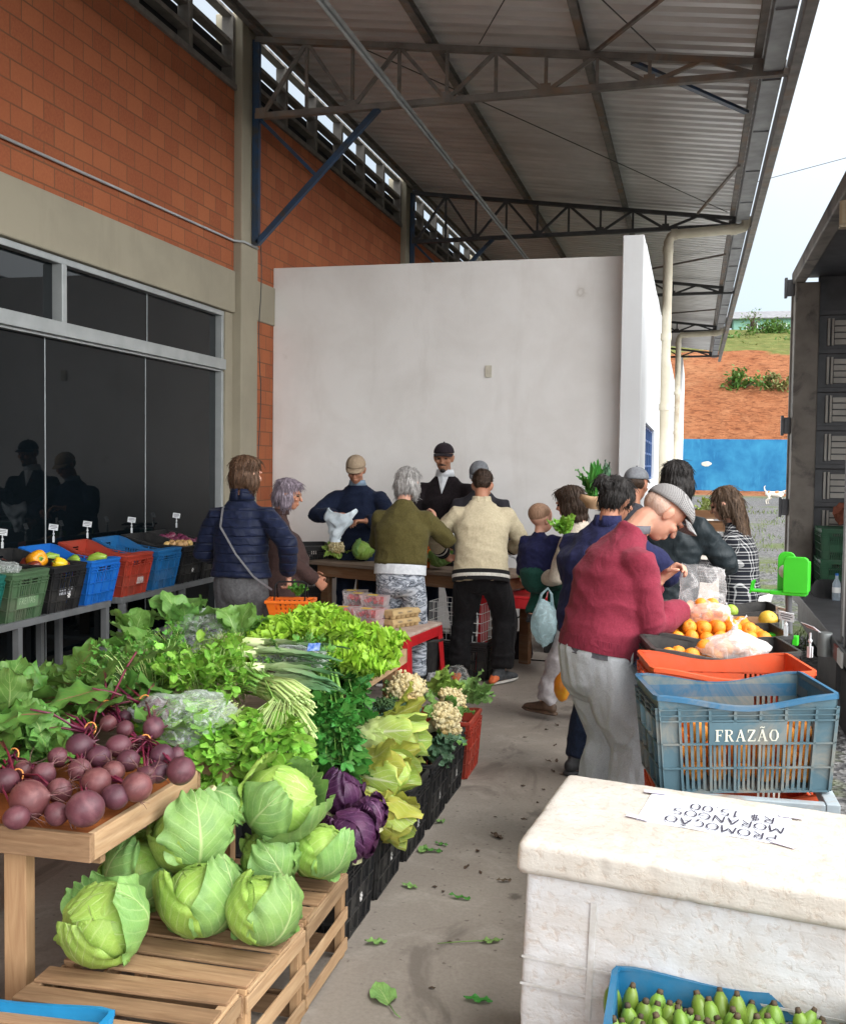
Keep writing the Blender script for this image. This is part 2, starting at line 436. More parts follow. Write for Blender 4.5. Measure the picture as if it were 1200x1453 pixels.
def gravel_mat():
    m, nt = newmat('gravel_and_grass'); k = N(nt); v = k.world()
    vo = k.n('ShaderNodeTexVoronoi'); k.link(v, vo.inputs['Vector']); vo.inputs['Scale'].default_value = 26
    st = k.mix(k.ramp(vo.outputs['Color'], [(.2, 0.), (.8, 1.)]), (.045, .045, .048), (.165, .162, .16))
    n1 = k.noise(v, .23, 6, .62, .3); n2 = k.noise(v, 1.6, 5, .65)
    g = k.mix(k.ramp(k.noise(v, 9, 4), [(.3, 0.), (.7, 1.)]), (.055, .085, .024), (.11, .125, .045))
    y = k.n('ShaderNodeSeparateXYZ', i_0=v).outputs[1]
    near = k.ramp(k.math('DIVIDE', y, 100.), [(.08, .05), (.13, .13), (.24, .13), (.30, 0.), (.61, .0), (.66, .14), (.70, .18)])
    mask = k.ramp(k.math('ADD', k.math('ADD', n1, near), k.math('MULTIPLY', k.math('SUBTRACT', n2, .5), .5)), [(.60, 0.), (.70, .9)])
    c = k.mix(mask, st, g)
    soil = k.ramp(k.math('ADD', k.math('DIVIDE', y, 100.), k.math('MULTIPLY', k.math('SUBTRACT', n2, .5), .05)), [(.675, 0.), (.70, .8)])
    c = k.mix(soil, c, (.20, .12, .07))
    k.out(k.pbr(c, .9, 0, .2, k.bump(k.math('ADD', vo.outputs['Distance'], n2), .9, .03))); return m
GRAVEL = gravel_mat()
def hill_mat():
    m, nt = newmat('cut_bank_earth'); k = N(nt); v = k.world()
    z = k.n('ShaderNodeSeparateXYZ', i_0=v).outputs[2]
    n1 = k.noise(k.world((1, 1, 1.6)), .55, 7, .65, .4); n2 = k.noise(k.world((.55, 1, 2.4)), 2.6, 7, .75, 1.2); n3 = k.noise(v, .3, 5, .6)
    e = k.mix(k.ramp(n1, [(.3, 0.), (.7, 1.)]), (.285, .10, .043), (.36, .155, .075))
    e = k.mix(k.ramp(n2, [(.5, 0.), (.62, .9)]), e, (.115, .037, .018))
    e = k.mix(k.ramp(n3, [(.55, 0.), (.7, .5)]), e, (.40, .21, .11))
    g = k.mix(k.ramp(k.noise(v, 1.3, 6), [(.3, 0.), (.7, 1.)]), (.075, .115, .028), (.18, .20, .065))
    mask = k.ramp(k.math('ADD', k.math('DIVIDE', z, 20.), k.math('MULTIPLY', k.math('SUBTRACT', n3, .5), .25)), [(.535, 0.), (.565, 1.)])
    c = k.mix(k.math('MULTIPLY', mask, k.ramp(n2, [(.3, .75), (.6, 1.)])), e, g)
    k.out(k.pbr(c, .95, 0, .1, k.bump(k.math('ADD', n2, n1), 1., .35))); return m
RUST = M('rusty_steel', (.23, .21, .19), (.145, .132, .12), 7, .7, .3, 40, c3=(.23, .155, .105), s3=2.5)
DARKSTEEL = M('dark_steel', (.06, .06, .062), (.035, .035, .037), 8, .55, .2)
BLUEPAINT = M('blue_painted_steel', (.022, .058, .125), (.03, .045, .07), 9, .45, .15, c3=(.05, .05, .05), s3=6)
def sheet_mat():
    m, nt = newmat('galvanised_sheet'); k = N(nt)
    v = k.world((.25, 1, 1)); n1 = k.noise(v, 3.5, 6, .6, .3); n2 = k.noise(k.world(), .8, 5, .6)
    c = k.mix(k.ramp(n1, [(.3, 0.), (.7, 1.)]), (.78, .775, .77), (.60, .595, .59))
    c = k.mix(k.ramp(n2, [(.45, 0.), (.7, .5)]), c, (.47, .45, .43))
    k.out(k.pbr(c, .48, .12, .5, k.bump(n1, .08, .004))); return m
SHEET = sheet_mat()
GALV = M('galvanised_gutter', (.30, .31, .32), (.20, .20, .21), 4, .5, metal=.5)
ALU = M('aluminium_frame', (.42, .44, .44), (.34, .36, .36), 5, .4, metal=.3)
PVC = M('cream_pvc', (.60, .55, .44), (.48, .43, .33), 3, .45, c3=(.35, .28, .2), s3=1.3)
m, nt = newmat('tinted_glass'); k = N(nt)
nz = k.noise(k.coord('Object'), 5, 6, .6); v2 = k.noise(k.coord('Object', (1, 1, 2)), 1.4, 6, .7, .6)
GLASS = m
gcol = k.mix(k.ramp(v2, [(.55, 0.), (.75, .5)]), (.003, .005, .0065), (.009, .012, .014))
k.out(k.pbr(gcol, k.ramp(nz, [(.4, .012), (.8, .04)]), 0, .30, None, ior=1.42))
BLACK = M('black_void', (.008, .008, .009), None, 3, .9)
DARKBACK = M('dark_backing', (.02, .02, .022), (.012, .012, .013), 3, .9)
SILIC = M('glass_joint', (.35, .38, .39), None, 8, .5)
BLUEWALL = paintwall('blue_wall_paint', (.012, .115, .26), (.035, .22, .38), 1.3, .45, smudge=False)
MINT = paintwall('mint_wall_paint', (.20, .38, .31), (.16, .31, .26), .5, .4, smudge=False)
WHITEP = M('white_paint', (.78, .78, .77), (.66, .65, .63), 6, .5)

# ================================================================ ground and slab
g = G(); g.grid(np.array([[(x, y, -.1) for x in np.linspace(-60, 90, 4)] for y in (-60, 40, 90, 220)]), flip=False)
struct(g.build('ground', GRAVEL)); 
g = G(); g.b2((-4.62, -6, -.16), (.72, 40, 0.)); struct(g.build('concrete_floor', CONC, bevel=.01))

prof = [(70, -.15), (74.2, .25), (76.2, 3.2), (80, 6.1), (85, 9.4), (87.2, 10.5), (88.3, 10.9), (92, 11.4), (104, 14.4), (112, 15.6), (150, 18.5), (220, 20)]
ys = np.concatenate([np.linspace(70, 92, 60), np.linspace(93, 220, 50)])
xs = np.linspace(-40, 80, 170)
P = np.zeros((len(ys), len(xs), 3))
for i, y in enumerate(ys):
    zb = np.interp(y, [p[0] for p in prof], [p[1] for p in prof])
    amp = .9 if 77 < y < 87 else .35
    for j, x in enumerate(xs):
        f = noise.fractal(Vector((x * .16, y * .22, 3.)), 1, 2, 5) * amp
        f += .55 * math.sin(x * .35 + 1) * max(0, 1 - abs(y - 84) / 6)
        P[i, j] = (x, y + f * (.8 if 76 < y < 88 else .2), zb + (f * .55 if y > 75 else 0))
g = G(); g.grid(P, flip=False); struct(g.build('hill', hill_mat(), smooth=True))

# ================================================================ brick building (left)
XW = -4.36
bld = thing('brick_building', 'orange clay block building with beige beam and dark glazed front along the left side', 'building')
PIL = [(3.6, 4.0), (9.6, 10.0), (15.62, 16.02), (21.6, 22.0), (27.6, 28.0), (33.6, 34.0)]
g = G()
ed = [-6.0] + [v for p in PIL for v in p] + [40.0]
for a, b in zip(ed[0::2], ed[1::2]):
    g.b2((XW - .16, a, 3.545), (XW, b, 5.27))
    if b > 9.7: g.b2((XW - .16, a, 0), (XW, b, 3.14))
g.b2((XW - .155, -6, 0), (XW - .002, 3.6, 3.14))
g.build('wall', BRICK, bld)
g = G()
for a, b in zip(ed[0::2], ed[1::2]): g.b2((XW - .17, a, 3.14), (XW + .022, b, 3.545))
g.build('beam', BEIGE, bld, bevel=.012)
for a, b in PIL:
    g = G(); g.b2((XW - .2, a, 0), (XW + .085, b, 6.02)); g.build('pillar', BEIGE, bld, bevel=.012)
g = G(); g.b2((XW - .18, 9.43, 0), (XW - .008, 9.598, 3.138)); g.build('window_jamb', BEIGE, bld)
fr = G()
fr.b2((XW - .12, 4.0, 2.575), (XW + .004, 9.43, 2.675)); fr.b2((XW - .115, 4.0, 2.555), (XW - .03, 9.43, 2.5745))
fr.b2((XW - .11, 4.0, 3.09), (XW - .02, 9.43, 3.137)); fr.b2((XW - .11, 9.385, 0), (XW - .02, 9.429, 2.555)); fr.b2((XW - .11, 9.385, 2.676), (XW - .02, 9.429, 3.09))
fr.b2((XW - .1, 6.715, 2.676), (XW - .006, 6.775, 3.09)); fr.b2((XW - .11, 4.0, 0.0), (XW - .02, 9.384, .06))
fo = fr.build('window_frame', ALU, bld, bevel=.004)
ey = [4.0, 5.22, 6.615, 8.035, 9.385]
for a, b in zip(ey[:-1], ey[1:]):
    g = G(); g.b2((XW - .095, a + .004, .06), (XW - .085, b - .004, 2.555)); g.build('pane', GLASS, fo)
for a, b in ((4.0, 6.715), (6.775, 8.06), (8.06, 9.385)):
    g = G(); g.b2((XW - .095, a + .004, 2.676), (XW - .085, b - .004, 3.09)); g.build('pane', GLASS, fo)
for y in ey[1:-1]:
    g = G(); g.b2((XW - .084, y - .005, .06), (XW - .081, y + .005, 2.555)); g.build('glass_joint', SILIC, fo)
g = G(); g.b2((XW - .084, 8.055, 2.676), (XW - .081, 8.065, 3.09)); g.build('glass_joint', SILIC, fo)
g = G(); g.b2((XW - .3, -6, 0), (XW - .21, 40, 5.2)); g.b2((XW - .13, 4.0, 5.21), (XW - .121, 40, 5.70)); g.build('interior_shade_sheet', DARKBACK, bld)  # near-black sheets stand in for the shade of the unlit interior
LOUV = M('louvre_concrete', (.22, .20, .175), (.15, .135, .12), 8, .8)
for (a, b) in ((4.0, 9.6), (10.0, 15.62), (16.02, 21.6), (22.0, 27.6)):
    g = G(); n = 6
    g.b2((XW - .12, a, 5.272), (XW + .03, b, 5.325))
    for z in (5.50, 5.715): g.b2((XW - .1, a, z - .02), (XW - .002, b, z + .02))
    g.b2((XW - .1, a, 5.96), (XW + .0, b, 5.99))
    for i in range(n + 1):
        y = a + (b - a) * i / n; y = min(max(y, a + .03), b - .03)
        g.b2((XW - .105, y - .03, 5.326), (XW + .012, y + .03, 5.958))
    g.build('louvre', LOUV, bld)
g = G(); g.tube([(XW + .02, -3, 3.72), (XW + .02, 6, 3.765), (XW + .02, 9.55, 3.83), (XW + .1, 9.62, 3.83), (XW + .1, 9.95, 3.83)], .012, 8); g.build('conduit', ALU, bld, smooth=True)
g = G(); pts = [(XW + .1, 10.02, 3.9 - t * 2.3 + .03 * math.sin(t * 20)) for t in np.linspace(0, 1, 14)]; pts = [(p[0], p[1] + .03 * math.sin(i * .9), p[2]) for i, p in enumerate(pts)]
g.tube(pts, .005, 6); g.build('cable', DARKSTEEL, bld, smooth=True)

# ================================================================ canopy
can = thing('canopy_roof', 'corrugated steel canopy on rusty trusses over the walkway', 'canopy')
def zr(x): return 5.867 - .1257 * (x + 4.23)
g = G(); Y0, Y1 = -5., 34.6; pr = []
y = Y0; step = .2
while y < Y1:
    for dy, h in ((0, 0), (.055, 0), (.085, .04), (.145, .04), (.175, 0)):
        pr.append((y + dy, h))
    y += step
top = np.array([[(x, yy, zr(x) + .105 + h) for yy, h in pr] for x in (-4.32, -2., .66)])
g.grid(top); g.build('roof_sheet', SHEET, can, solid=.003)
for x, hw in ((-4.2, .03), (-2.49, .035), (-1.04, .035), (.48, .03)):
    g = G(); z = zr(x)
    g.b2((x - hw, Y0, z + .012), (x - hw + .008, Y1, z + .1)); g.b2((x - hw + .008, Y0, z + .012), (x + hw, Y1, z + .02)); g.b2((x - hw + .008, Y0, z + .092), (x + hw, Y1, z + .1))
    g.build('purlin', RUST, can)
for i, yt in enumerate([-2.15, 3.85, 9.85, 15.85, 21.85, 27.85, 34.2]):
    g = G(); xa, xb = -4.24, .735
    def bot(x): return 5.095 + (0.05 * (x + 4.2) / 5)
    zt = lambda x: zr(x) - .03
    g.bar((xa, yt, bot(xa)), (xb, yt, bot(xb)), .07, .055); g.bar((xa, yt, zt(xa)), (xb - .02, yt, zt(xb)), .07, .055)
    n = 11; xsn = np.linspace(xa + .06, xb - .25, n)
    for j in range(n - 1):
        a, b = xsn[j], xsn[j + 1]
        if j % 2 == 0: g.bar((a, yt, bot(a)), (b, yt, zt(b)), .035, .035)
        else: g.bar((a, yt, zt(a)), (b, yt, bot(b)), .035, .035)
        if j < 8: g.bar((b, yt + .001, bot(b)), (b, yt + .001, zt(b)), .03, .03)
    # plates at the joints
    for j in range(0, n, 2): g.box((xsn[j], yt - .04, bot(xsn[j]) + .02), (.1, .006, .1))
    g.build('truss', RUST if i < 3 else DARKSTEEL, can)
    if i >= 1 and i < 6:
        g = G(); g.bar((-4.235, yt, 3.84), (-4.235, yt, zt(xa)), .06, .07, (1, 0, 0)); g.bar((-4.22, yt, 3.86), (-2.98, yt, 5.09), .055, .06, (0, 1, 0)); g.bar((-4.2, yt, 5.07), (-3.62, yt, 4.5), .035, .035, (0, 1, 0))
        g.build('wall_bracket', BLUEPAINT, can, bevel=.004)
g = G()
for a, b in (((-1.0, 9.95, 0), (.46, 7.2, 0)), ((.0, 15.8, 0), (.46, 13.2, 0)), ((-1.6, 21.8, 0), (.46, 18.6, 0)), ((-1.6, 27.8, 0), (.46, 25.0, 0))):
    g.bar((a[0], a[1], zr(a[0]) - .01), (b[0], b[1], zr(b[0]) - .01), .03, .03)
g.build('roof_brace', RUST, can)
g = G(); g.bar((-.6, 9.9, zr(-.6) - .06), (.45, 11.2, zr(.45) - .03), .06, .03); g.build('knee_brace', BLUEPAINT, can)
g = G()
g.tube([(-2.5, 3.9, zr(-2.5) - .1), (-.4, 9.8, zr(-.4) + .02)], .006, 6); g.tube([(-3.2, 9.9, zr(-3.2) - .03), (.4, 15.7, zr(.4) + .02)], .006, 6); g.tube([(.4, 4., zr(.4)), (-2., 9.8, zr(-2.) + .01)], .006, 6)
g.build('tie_rod', DARKSTEEL, can)
gu = G()
yy = -5.
while yy < 34.4:
    e = min(yy + 1.5, 34.6)
    gu.b2((.53, yy + .008, 5.145), (.685, e - .008, 5.155)); gu.b2((.53, e - .008, 5.13), (.685, e + .008, 5.144)); yy += 1.5
gu.b2((.522, -5, 5.145), (.529, 34.6, 5.29)); gu.b2((.686, -5, 5.145), (.692, 34.6, 5.28))
gu.build('gutter', GALV, can)
g = G(); g.b2((.735, -5, 5.02), (.80, 34.6, 5.30)); g.b2((.715, -5, 5.0), (.80, 34.6, 5.018)); g.build('fascia', RUST, can, bevel=.004)
lt = G(); lt.b2((-2.685, -2, 5.0), (-2.625, 21, 5.035)); lt.tube([(-2.655, -2, 4.985), (-2.655, 6.5, 4.985)], .015, 8); lt.tube([(-2.655, 6.9, 4.985), (-2.655, 11.6, 4.985)], .015, 8); lt.tube([(-2.655, 12.1, 4.985), (-2.655, 21, 4.985)], .015, 8)
lo_ = lt.build('light_rail', ALU, None); tag(lo_, 'long thin unlit light rail hung under the canopy trusses', 'light rail')
def downpipe(yp, label, xe=.66):
    g = G(); g.tube([(xe, yp, 5.2), (xe, yp, 5.11), (xe - .03, yp, 5.06), (xe - .1, yp, 5.04), (-.30, yp, 5.0), (-.36, yp, 4.97), (-.395, yp, 4.9), (-.40, yp, 0)], .068, 14)
    for p in ((xe - .12, 5.037), (-.27, 5.0)): g.tube([(p[0], yp, p[1]), (p[0] - .09, yp, p[1] - .003)], .078, 14)
    for z in (4.83, 3.6, 2.6): g.tube([(-.4, yp, z), (-.4, yp, z - .1)], .078, 14)
    o = g.build('downpipe', PVC, None, smooth=False, autos=40); tag(o, label, 'downpipe')
downpipe(15.6, 'cream drainpipe nearest the white pier, running from the gutter down the wall')
downpipe(27.5, 'farther cream drainpipe under the far end of the canopy gutter')

# ================================================================ white annex
an = thing('white_annex', 'white rendered lean-to room with a taller end pier closing the walkway', 'building', (0, 10.6, 0))
g = G(); g.b2((XW + .002, 10.6, 0), (-.684, 10.76, 3.755)); g.build('front_wall', WHITEWALL, an, world=True, bevel=.008)
g = G(); g.b2((-.685, 10.35, 0), (-.487, 10.9, 3.90)); g.build('pier', WHITEOUT, an, world=True, bevel=.008)
g = G(); g.b2((-.66, 10.9, 0), (-.489, 11.6, 3.93)); g.b2((-.66, 11.6, 0), (-.489, 14.4, 1.53)); g.b2((-.66, 11.6, 2.17), (-.489, 14.4, 3.93)); g.b2((-.66, 14.4, 0), (-.489, 33, 3.95))
g.build('side_wall', WHITEOUT, an, world=True)
g = G(); g.b2((-.63, 11.6, 1.53), (-.6, 14.4, 2.17)); wn = g.build('window', M('blue_tint_glass', (.03, .07, .16), (.02, .05, .12), 3, .1), an, world=True)
g = G()
for y in np.linspace(11.62, 14.38, 6): g.b2((-.6, y - .025, 1.53), (-.52, y + .025, 2.17))
for z in np.linspace(1.55, 2.15, 5): g.b2((-.598, 11.6, z - .012), (-.525, 14.4, z + .012))
g.build('frame', M('blue_window_bars', (.05, .12, .30), None, 5, .4), wn)
for o in [wn.children[0]]:
    o.location = (0, -10.6, 0)
g = G(); g.b2((-.55, 32.6, 0), (-.33, 40, 4.95)); g.build('end_block', WHITEOUT, an, world=True)
g = G(); g.b2((-2.05, 10.585, 2.58), (-1.985, 10.5995, 2.70)); g.b2((-2.03, 10.58, 2.62), (-2.005, 10.585, 2.66)); g.build('outlet_box', M('outlet_cover', (.62, .58, .48), (.5, .46, .38), 9, .5), an, world=True, bevel=.004)
gs = G(); gs.b2((-4.3, 10.77, 3.6), (-.69, 33, 3.7)); gs.build('roof_slab', BEIGE, an, world=True)

# ================================================================ yard, bank, house, dog
o = None
g = G(); g.b2((-30, 73.0, -.2), (45, 73.35, 3.55)); bw = g.build('blue_wall', BLUEWALL, None)
tag(bw, 'long blue painted wall with flaking patches below the earth bank', 'wall')
g = G(); g.ell((.95, 72.99, 1.9), (.33, .012, .16), wob=.3); g.ell((1.05, 72.985, 1.86), (.15, .012, .07)); g.build('bare_patch', M('bare_plaster', (.62, .60, .52), (.4, .38, .32), 4, .9), bw)
GREENH = thing('green_house', 'mint green house with grey roof above the earth bank', 'house', (9, 113, 14.9))
g = G(); g.b2((-5.2, 0, -1.2), (5, 6, 2.0)); g.build('wall', MINT, GREENH)
g = G(); 
for s in (-1, 1):
    g.add([(-5.9, 3 + s * 3.6, 1.85), (5.6, 3 + s * 3.6, 1.85), (5.6, 3, 3.0), (-5.9, 3, 3.0)], [(0, 1, 2, 3)])
g.add([(-5.2, 0, 2), (-5.2, 6, 2), (-5.2, 3, 2.9)], [(0, 1, 2)])
g.build('roof', M('fibre_cement', (.20, .20, .21), (.14, .14, .15), 2, .9), GREENH, solid=.1)
for x in (-3.4, -.6, 2.2):
    g = G(); g.b2((x - .5, -.03, .35), (x + .5, -.001, 1.35)); wv = g.build('window', M('house_window', (.06, .08, .09), None, 3, .2), GREENH)
    g = G()
    for d in (-.53, 0, .53): g.b2((x + d - .03, -.07, .3), (x + d + .03, -.031, 1.4))
    g.build('frame', WHITEP, wv)
g = G(); g.b2((-2.45, -.04, -1.2), (-1.75, -.001, 1.1)); g.build('door', M('dark_wood_door', (.08, .05, .035), None, 4, .6), GREENH)
# ================================================================ people
def cloth(name, c1, c2=None, scale=60, bump=.25, rough=.9, sheen=.04, stretch=(1, 1, 1), c3=None, s3=6, quilt=0):
    m, nt = newmat(name); k = N(nt); v = k.coord('Object', stretch); v2 = k.coord('Object', (1, 1, .7)); f = k.noise(v, scale, 5)
    fo = k.noise(v2, 7, 4, .55, 1.4); fo2 = k.noise(v2, 19, 4, .6, .8); big = k.noise(v2, 3, 4)
    c = k.mix(k.ramp(f, [(.35, 0.), (.65, 1.)]), c1, c2 if c2 else tuple(x * .8 for x in c1)); c = k.mix(k.ramp(big, [(.4, 0.), (.75, .12)]), c, tuple(min(1, x * 1.35) for x in c1))
    h = k.math('ADD', k.math('MULTIPLY', fo, 1.6), k.math('ADD', k.math('MULTIPLY', fo2, .5), k.math('MULTIPLY', k.noise(v, scale * 3, 4), bump * .35)))
    if quilt:
        z = k.n('ShaderNodeSeparateXYZ', i_0=k.coord('Object')).outputs[2]
        q = k.math('ABSOLUTE', k.math('SUBTRACT', k.math('FRACT', k.math('ADD', k.math('MULTIPLY', z, quilt), k.math('MULTIPLY', fo, .25))), .5))
        h = k.math('ADD', h, k.math('MULTIPLY', k.math('MINIMUM', k.math('MULTIPLY', q, 7.), 1.), 1.1))
    k.out(k.pbr(c, rough, 0, .2, k.bump(h, .55, .012), sheen=sheen)); return m
SKIN = M('skin_tan', (.44, .215, .135), (.38, .165, .10), 9, .5, .12, 120, .001, .35, sss=.12)
SKINP = M('skin_pale', (.56, .31, .22), (.48, .23, .155), 9, .5, .12, 120, .001, .35, sss=.12)
SKIND = M('skin_brown', (.38, .19, .115), (.31, .145, .085), 9, .5, .12, 120, .001, .35, sss=.1)
def hairmat(name, c1, c2):
    m, nt = newmat(name); k = N(nt)
    f = k.noise(k.coord('Object', (38, 38, 4)), 3, 5, .65, .35)
    k.out(k.pbr(k.mix(k.ramp(f, [(.32, 0.), (.66, 1.)]), c1, c2), .5, 0, .25, k.bump(f, .7, .006))); return m
H_BROWN = hairmat('hair_brown', (.045, .024, .014), (.13, .072, .042)); H_GREY = hairmat('hair_grey', (.16, .15, .145), (.46, .44, .42))
H_PURP = hairmat('hair_lilac_grey', (.10, .075, .095), (.30, .25, .29)); H_BLACK = hairmat('hair_black', (.007, .006, .006), (.028, .024, .022))
H_DARK = hairmat('hair_dark_brown', (.02, .012, .008), (.065, .04, .027)); H_LONG = hairmat('hair_ombre', (.025, .015, .010), (.115, .072, .045))
H_FUZZ = hairmat('hair_baby', (.20, .115, .07), (.33, .2, .13)); H_STUB = hairmat('hair_white_stubble', (.46, .28, .20), (.56, .42, .35))
EYE = M('eye_dark', (.02, .014, .01), None, 5, .15)
SHOE_D = M('shoe_dark', (.03, .03, .033), (.02, .02, .022), 30, .6, .2); SOLE = M('sole_white', (.62, .60, .56), (.5, .48, .45), 20, .7)
BOOT = M('boot_brown', (.10, .058, .035), (.055, .033, .022), 22, .55, .4); ORANGE_S = M('shoe_orange', (.70, .16, .05), None, 20, .6)

def V3(*a): return np.array(a, float)
def rotx(v, a):
    c, s = math.cos(a), math.sin(a); return V3(v[0], v[1] * c - v[2] * s, v[1] * s + v[2] * c)
def ik(a, b, l1, l2, pole):
    d = b - a; L = np.linalg.norm(d); L2 = min(L, (l1 + l2) * .999); b = a + d / L * L2
    y = nrm(d); p = nrm(np.asarray(pole, float) - y * (np.asarray(pole, float) @ y))
    ca = (l1 * l1 + L2 * L2 - l2 * l2) / (2 * l1 * L2); ca = max(-1, min(1, ca))
    return a + y * l1 * ca + p * l1 * math.sqrt(1 - ca * ca), b

def hand(g, wr, d, pn, side, s=1., curl=.5, spread=1.):
    """palm, four bent fingers, thumb.  d: pointing direction, pn: palm normal (the way the palm faces), side: +1 right hand"""
    d = nrm(d); pn = nrm(pn - d * (pn @ d)); sd = np.cross(d, pn) * side      # sd points to the thumb side
    g.loft([(wr - d * .01 * s, .026 * s, .019 * s), (wr + d * .035 * s, .036 * s, .017 * s), (wr + d * .085 * s, .041 * s, .014 * s)], sd, 12)
    for i, (o, L) in enumerate(((.030, .070), (.010, .080), (-.011, .074), (-.031, .058))):
        p = wr + d * (.088 - abs(i - 1.2) * .004) * s + sd * o * s
        ang = .25 + i * .05; pts = [p - d * .02 * s]; rad = [.0095 * s]
        q = p.copy(); pts.append(q.copy()); rad.append(.0095 * s)
        for j, fr in enumerate((.42, .32, .26)):
            ang += curl * (.75 if j == 0 else .9)
            dr = d * math.cos(ang) + pn * math.sin(ang) + sd * (o * 2.2 * spread)
            q = q + nrm(dr) * L * fr * s; pts.append(q.copy()); rad.append((.009, .0082, .0068)[j] * s)
        g.tube(pts, rad, 8)
    p = wr + d * .022 * s + sd * .028 * s; dr = nrm(d * .55 + sd * .75 + pn * .35)
    p2 = p + dr * .036 * s; dr2 = nrm(d * .9 + sd * .25 + pn * (.3 + .5 * curl)); p3 = p2 + dr2 * .03 * s; p4 = p3 + nrm(d * .9 + pn * (.3 + .7 * curl)) * .024 * s
    g.tube([p - dr * .02 * s, p, p2, p3, p4], [.013 * s, .0135 * s, .0115 * s, .010 * s, .0075 * s], 8)

